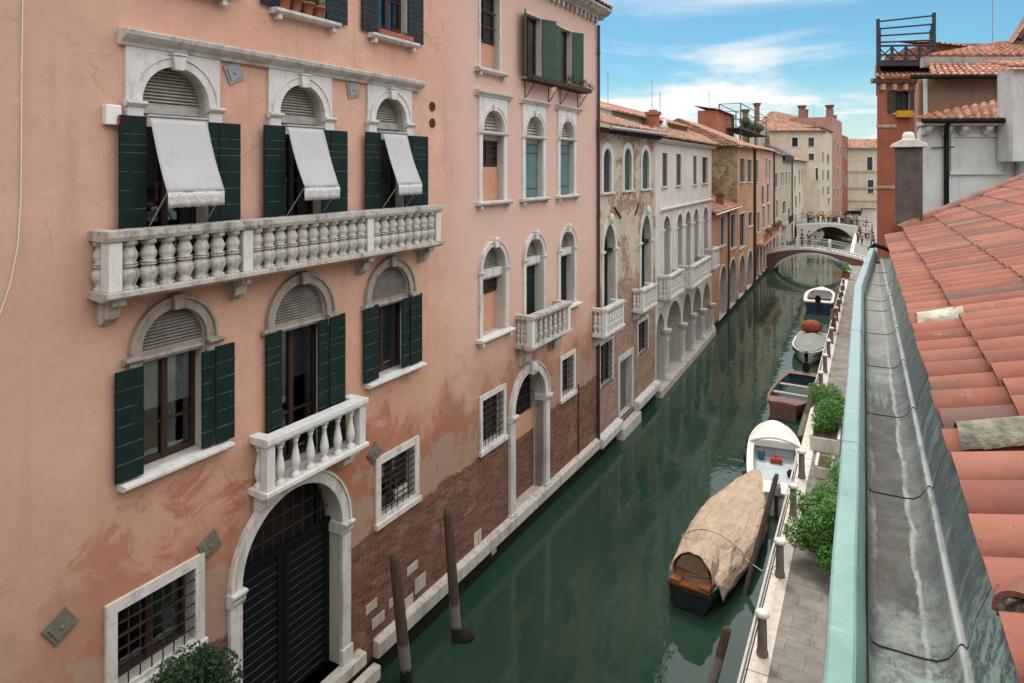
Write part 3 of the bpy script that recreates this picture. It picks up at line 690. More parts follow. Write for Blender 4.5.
# attic windows of the wing
s0, s1 = span(FA, 480, 499)
zb, zt = FA.z(489, 70), 15.9
holes.append((arch_loop(s0, s1, zb, zt, 'flat'), .25))
m = MB(); slab_with_hole(m, [(s0-.09,zb),(s1+.09,zb),(s1+.09,zt+.1),(s0-.09,zt+.1)], [(s0+.001,zb+.001),(s1-.001,zb+.001),(s1-.001,zt-.001),(s0+.001,zt-.001)], -.01, .03)
win = m.build('window', M['istria'], pink); win['label'] = 'attic window with a barred pane over plaster infill'
stone_sill(win, s0-.28, s1+.28, zb-.002, .18, .12); infill(win, s0, s1, zb, zb+.75); casement(win, s0, s1, zb+.76, zt, .22, rails=(.5,)); grille(win, s0, s1, zb+.76, zt, -.1, 5, 3)
for k, (xl, xr) in enumerate([(525.5,541), (560.5,571.5)]):
    s0, s1 = span(FA, xl, xr); zb, zt = 13.50, 15.42
    holes.append((arch_loop(s0, s1, zb, zt, 'flat'), .3))
    m = MB(); slab_with_hole(m, [(s0-.05,zb),(s1+.05,zb),(s1+.05,zt+.06),(s0-.05,zt+.06)], [(s0+.001,zb+.001),(s1-.001,zb+.001),(s1-.001,zt-.001),(s0+.001,zt-.001)], -.01, .02)
    win = m.build('window', M['istria'], pink); win['label'] = ['attic window with open green shutters and a bare plant shelf', 'attic window with open green shutters and a leafy plant shelf'][k]
    casement(win, s0, s1, zb+.01, zt, .24, curtain=[(.05,.95,.62,.98),(.05,.4,.05,.98)], rails=())
    w = (s1-s0)/2+.05
    if k == 0: hinged_shutter(win, s0, w, zb+.03, zt, 26, .03, 'shutter_mid', 1, -1)
    else: hinged_shutter(win, s0, w, zb+.03, zt, 6, .03, 'shutter_mid', 1, -1)
    hinged_shutter(win, s1, w, zb+.03, zt, 25, .03, 'shutter_mid', 1, 1)
    sh0, sh1 = s0-.3, s1+.75
    m = MB(); m.box(sh0, sh1, .02, .42, zb-.12, zb-.07); m.box(sh0, sh1, .40, .42, zb-.07, zb+.02)
    shelf = m.build('plant_shelf', M['iron_rust'], win)
    for q in (sh0+.25, sh1-.25):
        m = MB(); m.path([(q,-.01,zb-.62),(q,-.12,zb-.5),(q,-.25,zb-.3),(q,-.38,zb-.13)], .014); m.tube((q,-.01,zb-.62),(q,-.01,zb-.12), .014); m.build('shelf_bracket', M['iron_rust'], shelf)
# wall plates, vents, cable, pipe
for k, (x, y, a, mt) in enumerate([(233,73,25,'zinc'), (352,90,12,'zinc'), (209,545,24,'plate'), (60,626,32,'plate'), (374,453,38,'plate')]):
    s, z = FA.px(x, y); h = .155 if k < 2 else .17; ca = math.radians(a)
    sq = [(s+h*(ca0*math.cos(ca)-sa0*math.sin(ca)), z+h*(ca0*math.sin(ca)+sa0*math.cos(ca))) for ca0, sa0 in ((-1,-1),(1,-1),(1,1),(-1,1))]
    h *= .72
    m = MB().prism(sq, -.01, .03)
    m.prism([(s+h*(ca0*math.cos(ca)-sa0*math.sin(ca)), z+h*(ca0*math.sin(ca)+sa0*math.cos(ca))) for ca0, sa0 in ((-1,-1),(1,-1),(1,1),(-1,1))], .03, .045); m.ball((s,-.05,z), .03, .02, .03)
    m.build('tie_plate', M[mt], pink, .004)
for x, y in ((432,106.5), (432,123)):
    s, z = FA.px(x, y); m = MB()
    vs = [(s+.11*math.cos(i*PI/8), -.02, z+.11*math.sin(i*PI/8)) for i in range(16)]
    m.prism([(v[0], v[2]) for v in vs], -.01, .025); m.build('vent', M['iron_rust'], pink)
s, z = FA.px(110, 115)
al = MB().box(s-.11, s+.11, -.01, .1, z-.14, z+.14).build('alarm_box', M['white_plastic'], pink, .015)
MB().box(s+.04, s+.12, .101, .14, z-.13, z-.02).build('alarm_light', M['red_plastic'], al, .01)
m = MB(); m.path([(FA.px(x, y)[0], -.02, FA.px(x, y)[1]) for x, y in ((22,0),(21,60),(20.5,140),(20,200),(17,245),(9,285),(-4,322),(-30,360))], .006, 6); m.build('cable', M['white_plastic'], pink)
sp = SA1-.06
m = MB(); m.tube((sp,-.09,.5),(sp,-.09,16.05), .055, 10)
for z in (3,6,9,12,15): m.tube((sp,-.09,z),(sp,-.09,z+.06), .07, 10)
m.build('drainpipe', M['pipe_brown'], pink)
m = MB(); m.tube((FA.s_at(578,0),-.012,.5),(FA.s_at(578),-.012,3.3), .03, 8); m.build('pipe', M['iron'], pink)
# eaves: dentils and moulded cornice, roof
m = MB(); m.prof(SA0-.3, SA1+.28, [(-.05,16.28),(.14,16.28),(.18,16.36),(.34,16.42),(.42,16.50),(.48,16.54),(.5,16.62),(-.05,16.64)])
s = SA0
while s < SA1-.1: m.box(s, s+.14, -.01, .13, 16.10, 16.279); s += .36
m.build('eaves_cornice', M['balcony_stone'], pink, .006)
DEP = 9.0
roof_part(pink, 'roof', 'tile_old', [((SA0-.3,-.52,16.66),(SA1+.3,-.52,16.66),(SA0+3,DEP/2,18.3),(SA1-3,DEP/2,18.3)), ((SA1+.3,-.52,16.66),(SA1+.3,DEP+.4,16.66),(SA1-3,DEP/2,18.3),(SA1-3.01,DEP/2,18.3))], pitch=.3, expo=.5)
# base ledge at the water
m = MB(); a = FA.s_at(373); cur = a
while cur < SA1-.02:
    nx = min(SA1, cur+R.uniform(1.1, 1.9)); m.prof(cur+.004, nx-.004, [(-.05,.48),(.13,.48),(.16,.52),(.165,.80+R.uniform(-.012,.012)),(.135,.84),(-.05,.88)]); cur = nx
m.build('water_ledge', M['ledge'], pink, .02)
for x, y, w, h in ((395,490,.42,.2),(397.5,606,.55,.34),(407,568,.4,.2),(415,580,.4,.34),(389,600,.4,.2),(474,534,.35,.35),(491.5,545,.25,.3),(366,606,.34,.2),(372,620,.4,.22)):
    s, z = FA.px(x, y); MB().box(s, s+w, -.02, .012, z-h, z).build('stone_block', M['ledge'], pink, .01)
# the wall itself
m = MB(); wall_with_holes(m, [(SA0,-1.5),(SA1,-1.5),(SA1,16.45),(SA0,16.45)], holes, 0, 0, 1)
m.add([(SA1,0,-1.5),(SA1,DEP,-1.5),(SA1,DEP,16.5),(SA1,0,16.5),(SA0,0,-1.5),(SA0,DEP,-1.5),(SA0,DEP,16.5),(SA0,0,16.5)], [(0,1,2,3),(5,4,7,6),(1,5,6,2),(2,6,7,3)])
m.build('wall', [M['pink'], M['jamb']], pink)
# pots on the sills
def pot_plant(F, s, o, z, h, r, mat_leaf, label, spread=.14, n=90, group=None, leaf=.045):
    p = F.world(s, o, z); root = thing('potted_plant', label, 'potted plant', p, F.rz, group)
    MB().lathe((0,0,0), [(r*.68,0),(r*.95,h*.82),(r*1.1,h*.83),(r*1.12,h),(r*.9,h),(r*.88,h*.9)], 12).build('pot', M['terracotta'], root)
    leaf_cloud([((0,0,h+spread*.75), (spread,spread,spread*.9))], n, leaf).build('leaves', M[mat_leaf], root)
    return root
def leaf_cloud(clumps, n, size, rnd=R):
    m = MB()
    tot = sum(c[1][0]*c[1][1]*c[1][2] for c in clumps)
    for c, rr in clumps:
        for _ in range(max(6, int(n*rr[0]*rr[1]*rr[2]/tot))):
            while True:
                d = Vector((rnd.uniform(-1,1), rnd.uniform(-1,1), rnd.uniform(-1,1)))
                if d.length <= 1 and d.length > .25: break
            p = Vector(c) + Vector((d.x*rr[0], d.y*rr[1], d.z*rr[2]))
            a = Vector((rnd.gauss(0,1), rnd.gauss(0,1), rnd.gauss(0,.5))).normalized(); b = a.cross(Vector((rnd.gauss(0,.5), rnd.gauss(0,.5), 1))).normalized()
            L = size*rnd.uniform(.7,1.35); W = L*.5; nn = a.cross(b)*L*.12
            m.add([p-a*L*.5, p+b*W*.5+nn, p+a*L*.5, p-b*W*.5+nn], [(0,1,2),(0,2,3)], False)
    return m
M['leaf_fresh'] = m_leaf('fresh_green_leaves', [(.035,.10,.015),(.055,.14,.025),(.085,.18,.035)])
M['leaf_dark'] = m_leaf('dark_green_leaves', [(.012,.038,.014),(.02,.055,.018),(.035,.08,.025)])
M['leaf_dry'] = m_leaf('dry_pinkish_plants', [(.16,.10,.06),(.22,.15,.09),(.10,.10,.04)])
M['leaf_olive'] = m_leaf('olive_green_leaves', [(.04,.065,.025),(.06,.09,.03),(.09,.12,.05)])
for k, x in enumerate((284.5, 295.5, 307.5, 318.5)):
    pot_plant(FA, FA.s_at(x, .1), .1, 13.635, .26-.02*k, .125, 'leaf_fresh', ['terracotta pot with a leafy plant, leftmost of four on the sill', 'second terracotta pot from the left on the sill, with green leaves', 'third terracotta pot from the left on the sill, the widest', 'rightmost terracotta pot of the four on the sill'][k], .13, 110, 'terracotta pots on the top-floor sill')
s0, s1 = FA.s_at(378, .08), FA.s_at(411, .08)
bx = thing('window_box', 'low window box of dry pinkish plants on the top-floor sill', 'planter', FA.world(s0, .09, 13.635), FA.rz)
MB().box(0, s1-s0, -.07, .07, 0, .10).build('trough', M['terracotta'], bx, .008)
leaf_cloud([((.12+i*(s1-s0-.24)/7, 0, .13), (.11,.08,.08)) for i in range(8)], 260, .05).build('plants', M['leaf_dry'], bx)
s0, s1 = FA.s_at(558), FA.s_at(586)
bx = thing('window_box', 'leafy green window box on the right attic plant shelf', 'planter', FA.world(s0, .3, 13.44), FA.rz)
MB().box(0, s1-s0-.3, -.07, .07, 0, .12).build('trough', M['terracotta'], bx)
leaf_cloud([((.15+i*(s1-s0-.4)/6, 0, .2+.08*math.sin(i*2.1)), (.2,.12,.17)) for i in range(7)], 420, .07).build('plants', M['leaf_dark'], bx)
# ================================================================ the rest of the left bank
def m_house(name, c1, c2, stain, **k): M[name] = m_stucco(name+'_stucco', c1, c2, stain, **k)
def grey_extra(k, X, Z, col):
    up = k.ramp(k.math('ADD', Z, k.math('MULTIPLY', k.noise(.8, 5), 2)), 5, 8)
    return k.mix(k.math('MULTIPLY', up, .25), col, (.48,.44,.37))
m_house('brickhouse', (.50,.43,.34), (.41,.345,.265), (.20,.16,.12), st_amt=.6, brick=((.22,.10,.07),(.36,.21,.145),(.42,.36,.29)), z_brick=6.2, patch=.47, extra=grey_extra)
m_house('white_wall', (.62,.575,.545), (.54,.50,.47), (.32,.285,.255), st_amt=.5)
m_house('orange_wall', (.48,.30,.185), (.40,.235,.14), (.22,.14,.095), st_amt=.7)
m_house('ochre_wall', (.42,.32,.18), (.33,.245,.13), (.15,.115,.075), st_amt=.9, brick=((.16,.105,.06),(.27,.19,.11),(.36,.29,.19)), z_brick=-9, patch=.52)
m_house('salmon_wall', (.52,.305,.22), (.44,.25,.175), (.26,.16,.12), st_amt=.7)
m_house('beige_wall', (.44,.375,.29), (.35,.295,.225), (.19,.155,.12), st_amt=.85)
m_house('cream_wall', (.55,.475,.365), (.46,.39,.295), (.26,.22,.17), st_amt=.65)
m_house('rose_wall', (.40,.215,.165), (.33,.17,.13), (.2,.115,.09), st_amt=.6)
m_house('crimson_wall', (.30,.095,.085), (.25,.08,.07), (.2,.06,.06), st_amt=.3)
m_house('redbrown_wall', (.36,.125,.075), (.29,.10,.065), (.18,.075,.055), st_amt=.45)
m_house('brown_wall', (.27,.15,.105), (.22,.12,.085), (.13,.085,.065), st_amt=.5)
m_house('greywhite_wall', (.50,.50,.49), (.42,.42,.41), (.25,.245,.235), st_amt=.55)
M['wood_weather'] = m_wood('weathered_altana_timber', (.075,.06,.05), (.045,.036,.03))
M['white_trim'] = m_plain('white_stone_trim', (.66,.64,.60), (.52,.50,.46), 5, .85, .2, .15)

M['shutter_dim'] = m_shutter('dim_grey_shutter_paint', (.035,.042,.042), (.09,.1,.1))
M['shutter_slate'] = m_shutter('slate_shutter_paint', (.055,.052,.048), (.12,.12,.11))
def house(F, name, label, cat='house'): return F.empty(name, label, cat)
def house_wall(h, F, s0, s1, z0, z1, depth, mat, holes, side=None, o=0.0, skew=0.0):
    m = MB(); wall_with_holes(m, [(s0,z0),(s1,z0),(s1,z1),(s0,z1)], holes, o, 0, 1)
    k_ = skew*depth; q = [(s1,-o,z0),(s1+k_,depth,z0),(s1+k_,depth,z1),(s1,-o,z1),(s0,-o,z0),(s0+k_,depth,z0),(s0+k_,depth,z1),(s0,-o,z1)]
    m.add(q, [(0,1,2,3),(1,5,6,2)] + ([] if side else [(5,4,7,6)]))
    w = m.build('wall', [M[mat], M['jamb']], h)
    if side:
        m = MB(); m.add([(0,0,z0),(depth,0,z0),(depth,0,z1),(0,0,z1)], [(3,2,1,0)])
        e = m.build('end_wall', M[side], h); e.location = (s0, -o, 0); e.rotation_euler = (0,0,PI/2)
    return w
def rwin(h, F, holes, xl, xr, yt, yb, kind='glass', shut=None, frame='white_trim', sill=True, dep=.16, fr=.06, top='flat', o=0.0, room='room', bars=False, label=None, leaf_w=None):
    """a window given by its edges on the photograph: kind glass / closed (shutters shut) / open (leaves beside it)"""
    s0, s1 = F.s_at(xl, o), F.s_at(xr, o); xc = (xl+xr)/2
    z1, z0 = F.z(xc, yt, o), F.z(xc, yb, o); r = (s1-s0)/2; c = (s0+s1)/2
    if top == 'flat': loop = arch_loop(s0, s1, z0, z1, 'flat'); zs = z1
    elif top == 'round': rise = min(r, (z1-z0)*.5); zs = z1-rise; loop = arch_loop(s0, s1, z0, zs, 'round', 12, rise)
    else: rise = min(r*1.5, (z1-z0)*.5); zs = z1-rise; loop = arch_loop(s0, s1, z0, zs, 'pointed', 12, rise)
    holes.append((loop, dep+.04))
    big = [(c+(p[0]-c)*(1+fr/r), p[1]+(fr*1.2 if p[1] > z0+.01 else 0)) for p in loop]
    m = MB(); sm = [(c+(p[0]-c)*.998, p[1]) for p in loop]
    slab_with_hole(m, big, sm, o-.01, o+.03)
    w = m.build('window', M[frame], h)
    if label: w['label'] = label
    if sill: MB().prof(s0-fr-.08, s1+fr+.08, [(o-.01,z0-.1),(o+.11,z0-.08),(o+.12,z0-.003),(o-.01,z0-.003)]).build('sill', M['white_trim'], w)
    if kind == 'closed':
        m = MB(); m.box(s0, c-.008, o-dep, o-dep+.04, z0, z1); m.box(c+.008, s1, o-dep, o-dep+.04, z0, z1); m.build('shutter', M[shut], w)
    else:
        MB().box(s0+.002, s1-.002, o-dep-.05, o-dep-.03, z0, z1).build('pane', M['farglass'], w)
        m = MB(); m.box(c-.03, c+.03, o-dep-.029, o-dep+.02, z0, z1); m.box(s0, s0+.06, o-dep-.029, o-dep+.02, z0, z1); m.box(s1-.06, s1, o-dep-.029, o-dep+.02, z0, z1)
        m.build('sash', M['wood_dark'], w)
        if kind == 'open':
            lw = leaf_w or r
            for a, b in ((s0-lw, s0-.01), (s1+.01, s1+lw)): MB().box(a, b, o+.032, o+.07, z0, zs).build('shutter', M[shut], w)
    if bars: grille(w, s0, s1, z0, z1, -o+.02, 4, 6)
    return w
k = N('farglass'); M['farglass'] = k.fin(k.mix(k.ramp(k.noise(.7, 3), .4, .6), (.015,.018,.02), (.04,.045,.05)), .12, .5)

# ---------------------------------------------------------------- 2. brick house with pointed balcony windows
oB = FA.world(SA1); FB = Frame((oB.x, oB.y), (356, 683))
hb = house(FB, 'brick_house', 'worn brick and plaster house with two pointed balcony windows beside the pink palazzo')
SB1 = FB.s_at(655.3); hl = []
for i, (xl, xr, yt, yb) in enumerate([(603,611,148.5,192), (624,631.2,148.2,190), (642,648.8,149.8,188.5)]):
    rwin(hb, FB, hl, xl, xr, yt, yb, 'closed', 'shutter_mid' if i else 'shutter_dim', 'istria_clean', fr=.2, top='round', dep=.12)
for i, (xl, xr, yt, yb) in enumerate([(603.4,615,224,309), (641,651,215,289)]):
    w = rwin(hb, FB, hl, xl, xr, yt, yb, 'closed', 'shutter_green', 'istria', fr=.22, top='pointed', dep=.35, sill=False)
    s0, s1 = FB.s_at(xl), FB.s_at(xr); c = (s0+s1)/2; zt = FB.z((xl+xr)/2, yt); zi = FB.z((xl+xr)/2, yt+27)
    m = MB(); m.ball((c,-.1,zt+.22), .16, .1, .2); m.prism([(c-.09,zt-.02),(c+.09,zt-.02),(c+.13,zt+.2),(c-.13,zt+.2)], 0, .1); m.build('keystone', M['istria_clean'], w)
    for a in (s0-.13, s1+.13): MB().prof(a-.17, a+.17, [(-.02,zi-.06),(.06,zi-.06),(.1,zi),(.1,zi+.05),(-.02,zi+.05)]).build('impost', M['istria_clean'], w)
    m = MB(); c0 = zi-.05; m.box(s0, s1, -.34, -.1, c0-.05, c0+.1); m.build('transom', M['shutter_green'], w)
    a, b = ((600.5,624),(638.8,656.5))[i]; b0_, b1_ = FB.s_at(a, .3), FB.s_at(b, .5)
    zr = FB.z((a+b)/2, (305,287)[i], .45); zf = FB.z((a+b)/2, (330,307)[i], .45)
    balcony(hb, b0_, b1_, .5, zf-.14, zf, zr-.13, zr, [b0_+.08, b1_-.08], [6], BAL1, .1, mat='istria', corbels=[b0_+.25, b1_-.25], pw=.16, side_bal=2, corbel_h=.35)
rwin(hb, FB, hl, 600, 612, 342, 384, 'glass', None, 'istria', fr=.14, bars=True, sill=False); rwin(hb, FB, hl, 638, 647.5, 321, 352, 'glass', None, 'istria', fr=.14, bars=True, sill=False)
w = rwin(hb, FB, hl, 619.5, 631.5, 358, 413, 'closed', 'shutter_grey', 'istria', fr=.2, dep=.3, sill=False); w.name = 'door'
for x0, y0, x1, y1 in ((613.5,207,620,218), (638,203,634.5,215)):
    a = FB.px(x0, y0); b = FB.px(x1, y1); MB().tube((a[0],-.04,a[1]), (b[0],-.04,b[1]), .035, 6).build('tie_bar', M['iron_rust'], hb)
house_wall(hb, FB, .02, SB1, -1.5, 12.35, 7, 'brickhouse', hl)
s, c0 = 0.05, FB.s_at(617.5)
for a, b in ((.05, c0), (FB.s_at(634), SB1)):
    m = MB(); m.prof(a, b, [(-.02,.42),(.20,.42),(.24,.48),(.24,.74),(.20,.80),(-.02,.86)]); m.build('water_ledge', M['istria'], hb, .02)
MB().box(c0-.1, FB.s_at(634)+.1, -.3, .3, -.3, .42).build('step', M['ledge'], hb, .02)
m = MB(); m.tube((0.05,-.52,12.28),(SB1,-.52,12.36), .07, 8); m.tube((SB1-1.2,-.5,12.36),(SB1-1.0,-.62,12.75), .04, 8); m.build('gutter', M['zinc'], hb)
m = MB(); s = .15
while s < SB1: m.box(s, s+.1, 0, .42, 12.12, 12.28); s += .55
m.build('rafter_ends', M['wood_weather'], hb)
GB0, GB1 = FB.s_at(612, -3), FB.s_at(668, -4.5)
rf = roof_part(hb, 'roof', 'tile_old', [((-.05,-.5,12.38),(SB1+.1,-.5,12.38),(-.05,3.0,13.45),(SB1+1.5,3.0,13.45)), ((GB0-.2,2.7,13.72),(GB1,2.7,13.72),(GB0-.2,6.2,14.95),(GB1,6.2,14.95))], pitch=.32, expo=.5, rise=.10)
m = MB(); m.box(GB0, GB1-.2, -6.5, -3.0, 12.4, 13.82); m.build('clerestory', M['cream_wall'], rf)
m = MB(); m.add([(GB0-.01,3.0,12.5),(GB0-.01,6.2,12.5),(GB0-.01,6.2,14.9),(GB0-.01,3.0,13.8)], [(0,1,2,3),(3,2,1,0)]); m.build('gable', M['brickhouse'], rf)
m = MB().tube((GB0-.06,4.6,13.3),(GB0+.05,4.6,13.3), .32, 14); m.build('oculus', M['farglass'], rf)
def chimney(rf, s, dep, z0, z1, w=.6, mat='redbrown_wall', style='box'):
    m = MB()
    if style == 'box': m.box(s-w/2, s+w/2, -dep-w/2, -dep+w/2, z0, z1-.18); m.box(s-w/2-.1, s+w/2+.1, -dep-w/2-.1, -dep+w/2+.1, z1-.18, z1); m.box(s-w/3, s+w/3, -dep-w/3, -dep+w/3, z1, z1+.12)
    else: m.box(s-w/2, s+w/2, -dep-w/2, -dep+w/2, z0, z1-.9); m.lathe((s,dep,z1-.9), [(w*.5,0),(w*.55,.1),(w*.9,.75),(w*.95,.8),(w*.8,.9)], 8)
    return m.build('chimney', M[mat], rf)
chimney(rf, FB.s_at(653,-2.4), 2.4, 12.4, FB.z(653,112,-2.4), .6)
def antenna(F, s, dep, z0, z1, label, arms=3, span_=.5):
    p = F.world(s, -dep, z0); root = thing('antenna', label, 'antenna', p, F.rz)
    MB().tube((0,0,0),(0,0,z1-z0), .022, 6).build('mast', M['zinc'], root)
    for i in range(arms):
        zz = (z1-z0)*(.97-.12*i); MB().tube((-span_*(1-.15*i),0,zz),(span_*(1-.15*i),0,zz), .013, 5).build('arm', M['zinc'], root)
    return root
antenna(FB, FB.s_at(608,-5.5), 5.5, 14.2, FB.z(608,72,-5.5), 'thin antenna with crossbars nearest the pink palazzo eaves', 2, .45)
antenna(FB, FB.s_at(652,-5.2), 5.2, 14.0, FB.z(652,80,-5.2), 'tall bare antenna mast in the middle of the brick house roof', 1, .12)
antenna(FB, FB.s_at(660,-5.2), 5.2, 13.9, FB.z(660,93,-5.2), 'short antenna beside the tall mast on the brick house roof', 2, .35)

# ---------------------------------------------------------------- 3. white arcaded house
oC = FB.world(SB1); FC = Frame((oC.x, oC.y), (346, 683))
hc = house(FC, 'arcaded_house', 'white house with an arched loggia above a ground arcade of slim columns')
SC1 = FC.s_at(711.5); hl = []
for xl, xr, yt, yb in ((662,667,153,186), (676,680.7,154.2,185), (693,696.3,156,184)):
    rwin(hc, FC, hl, xl, xr, yt, yb, 'closed', 'shutter_slate', fr=.05, dep=.08)
rwin(hc, FC, hl, 702, 707.5, 157.3, 183, 'closed', 'shutter_navy', fr=.05)
cap = []
for i, (xl, xr, yt, yb) in enumerate([(663,670,216,277), (676.7,682.3,213.7,271), (685,690.6,211.2,268), (693.3,698.3,209,264), (703,707.8,207,256)]):
    w = rwin(hc, FC, hl, xl, xr, yt, yb, 'closed', 'shutter_slate', 'istria_clean', fr=.13, top='round', dep=.4, sill=False)
    s0, s1 = FC.s_at(xl), FC.s_at(xr); zi = FC.z((xl+xr)/2, yt+13)
    for a in (s0-.06, s1+.06): m = MB(); m.prof(a-.14, a+.14, [(-.02,zi-.1),(.05,zi-.1),(.1,zi-.02),(.1,zi+.04),(-.02,zi+.04)]); m.tube((a,-.0,zi-2.4),(a,-.0,zi-.1), .075, 8); m.build('colonnette', M['istria_clean'], w)
zc = FC.z(685, 205)
MB().prof(FC.s_at(659.5), FC.s_at(711), [(-.02,zc-.12),(.06,zc-.1),(.16,zc),(.17,zc+.06),(-.02,zc+.08)]).build('cornice', M['istria_clean'], hc)
for i, (a, b, yr, yf, o) in enumerate([(663,683.5,274.5,296,.6), (684.5,711,263.5,283,.75), (709,719.5,249.5,268,.6)]):
    b0_, b1_ = FC.s_at(a, o*.4), FC.s_at(b, o); zr = FC.z((a+b)/2, yr, o); zf = FC.z((a+b)/2, yf, o)
    balcony(hc, b0_, b1_, o, zf-.15, zf, zr-.13, zr, [b0_+.09, b1_-.09], [(7,14,6)[i]], BAL1, .1, mat='istria', corbels=[b0_+.2, b1_-.2], pw=.17, side_bal=2, corbel_h=.4)
ac = []
cols = [664.0+1.5, 682.0, 692.2, 702.0, 711.0]
edges = [656.2] + cols
bases = [380, 362, 350.5, 340, 331]
ztop_ar = 5.2
for i in range(5):
    a, b = FC.s_at(edges[i]), FC.s_at(edges[i+1])
    a, b = a+(.05 if i == 0 else .2), b-.2
    r = (b-a)/2; zt = FC.z((edges[i]+edges[i+1])/2, (313,301,293.5,288,283.5)[i]); rise = min(r*1.25, 1.5)
    hl.append((arch_loop(a, b, .35, zt-rise, 'pointed' if i == 0 else 'round', 14, rise), 2.2)); ac.append((a, b, zt-rise, zt))
house_wall(hc, FC, .02, SC1, -1.5, 12.15, 8, 'white_wall', hl)
for i, x in enumerate(cols):
    s = FC.s_at(x); zi = ac[min(i,4)][2]
    m = MB(); m.lathe((s,-.02,.35), [(.26,0),(.26,.15),(.19,.22),(.175,.4),(.155,zi-.95),(.19,zi-.9),(.17,zi-.85),(.27,zi-.55),(.31,zi-.52),(.31,zi-.36)], 12)
    m.build('column', M['istria'], hc)
m = MB(); m.add([(.02,2.2,-.5),(SC1,2.2,-.5),(SC1,2.2,6.5),(.02,2.2,6.5)], [(0,1,2,3)]); m.build('portico_wall', M['brickhouse'], hc)
m = MB(); m.box(.02, SC1, -2.2, .3, -.4, .34); m.build('water_ledge', M['ledge'], hc, .02)
m = MB(); m.prof(-.05, SC1+.1, [(-.02,12.0),(.12,12.02),(.3,12.14),(.32,12.2),(-.02,12.22)]); m.build('eaves_cornice', M['white_trim'], hc)
CR0, CR1 = FC.s_at(640,-7), FC.s_at(688,-7); CRZ = 14.9
rf = roof_part(hc, 'roof', 'tile_old', [((-.1,-.42,12.24),(SC1+.2,-.42,12.24),(CR0,7,CRZ),(CR1,7,CRZ)), ((SC1+.2,-.42,12.24),(SC1+.2,8.2,12.24),(CR1,7,CRZ),(CR1,7.01,CRZ))], pitch=.36, expo=.6, rise=.11)
DG = FC.s_at(661,-2.4); m = MB(); m.add([(DG,2.4,12.6),(DG+2.6,2.4,12.6),(DG+1.3,2.4,13.9),(DG,6.4,12.6),(DG+2.6,6.4,12.6),(DG+1.3,6.4,13.9)], [(0,1,2),(0,2,5,3),(1,4,5,2)]); m.build('dormer_gable', M['white_wall'], rf)
# roof-top attic behind it
ha = house(FC, 'attic_house', 'low rust-red attic with a dark timber corner standing above the white house roof')
SA_, SB_ = FC.s_at(717, -8), FC.s_at(734, -8)
za, zb_ = 13.2, FC.z(722, 112, -8)
MB().box(SA_, SB_, -10.5, -8, za-2, zb_).build('wall', M['redbrown_wall'], ha)
MB().box(SB_-2.2, SB_+.05, -10.55, -7.95, za-1, zb_-.02).build('timber_corner', M['wood_dark'], ha)
roof_part(ha, 'roof', 'tile_old', [((SA_-.4,7.6,zb_),(SB_+.4,7.6,zb_),(SA_-.4,10.9,zb_+.6),(SB_+.4,10.9,zb_+.6))], pitch=.35, expo=.6, rise=.09)
antenna(FC, FC.s_at(709,-8.6), 8.6, zb_, FC.z(709,92,-8.6), 'antenna with a small dish above the rust-red attic', 3, .55)

# ---------------------------------------------------------------- 4. low orange house with a red lean-to roof
hd = house(FC, 'low_house', 'low orange house with a red lean-to roof beside the white arcaded house'); hl = []
S0, S1 = SC1+.02, FC.s_at(737)
for q in ((720.3,725,216.5,245.5), (730.3,735.3,214.5,248)): rwin(hd, FC, hl, *q, 'closed', 'shutter_navy', fr=.06, dep=.2)
for a, b, yt in ((719,726.5,266), (728.7,735.8,259)):
    s0, s1 = FC.s_at(a), FC.s_at(b); zt = FC.z((a+b)/2, yt); r = (s1-s0)/2; hl.append((arch_loop(s0, s1, .3, zt-r, 'round', 12), 1.2))
    MB().band((s0+s1)/2, zt-r, r, r+.15, -.01, .05, n=14).build('archivolt', M['istria'], hd)
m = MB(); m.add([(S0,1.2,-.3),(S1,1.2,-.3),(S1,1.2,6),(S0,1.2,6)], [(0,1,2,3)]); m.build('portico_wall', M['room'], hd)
zd = FC.z(725, 209.5)
house_wall(hd, FC, S0, S1, -1.5, zd, 5, 'orange_wall', hl)
rf = roof_part(hd, 'roof', 'tile_red', [((S0,-.3,zd),(S1,-.3,zd),(S0,3.2,zd+1.3),(S1,2.0,zd+.8))], pitch=.28, expo=.45, rise=.07)
m = MB(); m.tube((S0,-.34,zd-.06),(S1,-.34,zd-.06), .06, 8); m.build('gutter', M['white_trim'], rf); chimney(rf, (S0+S1)/2+.6, .5, zd, zd+1.2, .5, 'brown_wall')
m = MB(); s = FC.s_at(727.5); m.tube((s,-.1,.4),(s,-.1,zd), .06, 8); m.build('drainpipe', M['pipe_brown'], hd)

# ---------------------------------------------------------------- 5. ochre and orange house
he = house(FC, 'ochre_house', 'orange-fronted house with a patchy ochre end wall and dark shutters'); hl = []
S0, S1 = FC.s_at(737)+.02, FC.s_at(754.6)
for q in ((739.5,744.6,158.5,182), (747.3,751.5,159.5,182)): rwin(he, FC, hl, *q, 'closed', 'shutter_brown', fr=.05)
rwin(he, FC, hl, 739.3, 744.8, 213.5, 247, 'glass', None, fr=.1)
rwin(he, FC, hl, 748.5, 752, 212, 226, 'glass', None, fr=.05)
for a, b, yt in ((738.6,744.6,255), (747,752.3,250.5)):
    s0, s1 = FC.s_at(a), FC.s_at(b); zt = FC.z((a+b)/2, yt); r = (s1-s0)/2; hl.append((arch_loop(s0, s1, .3, zt-r, 'round', 12), 1.2))
    MB().band((s0+s1)/2, zt-r, r, r+.15, -.01, .05, n=14).build('archivolt', M['istria'], he)
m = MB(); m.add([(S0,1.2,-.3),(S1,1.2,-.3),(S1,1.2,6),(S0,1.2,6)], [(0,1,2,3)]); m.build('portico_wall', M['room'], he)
ze = FC.z(745, 147.5)
house_wall(he, FC, S0, S1, -1.5, ze, 9, 'orange_wall', hl, side='ochre_wall')
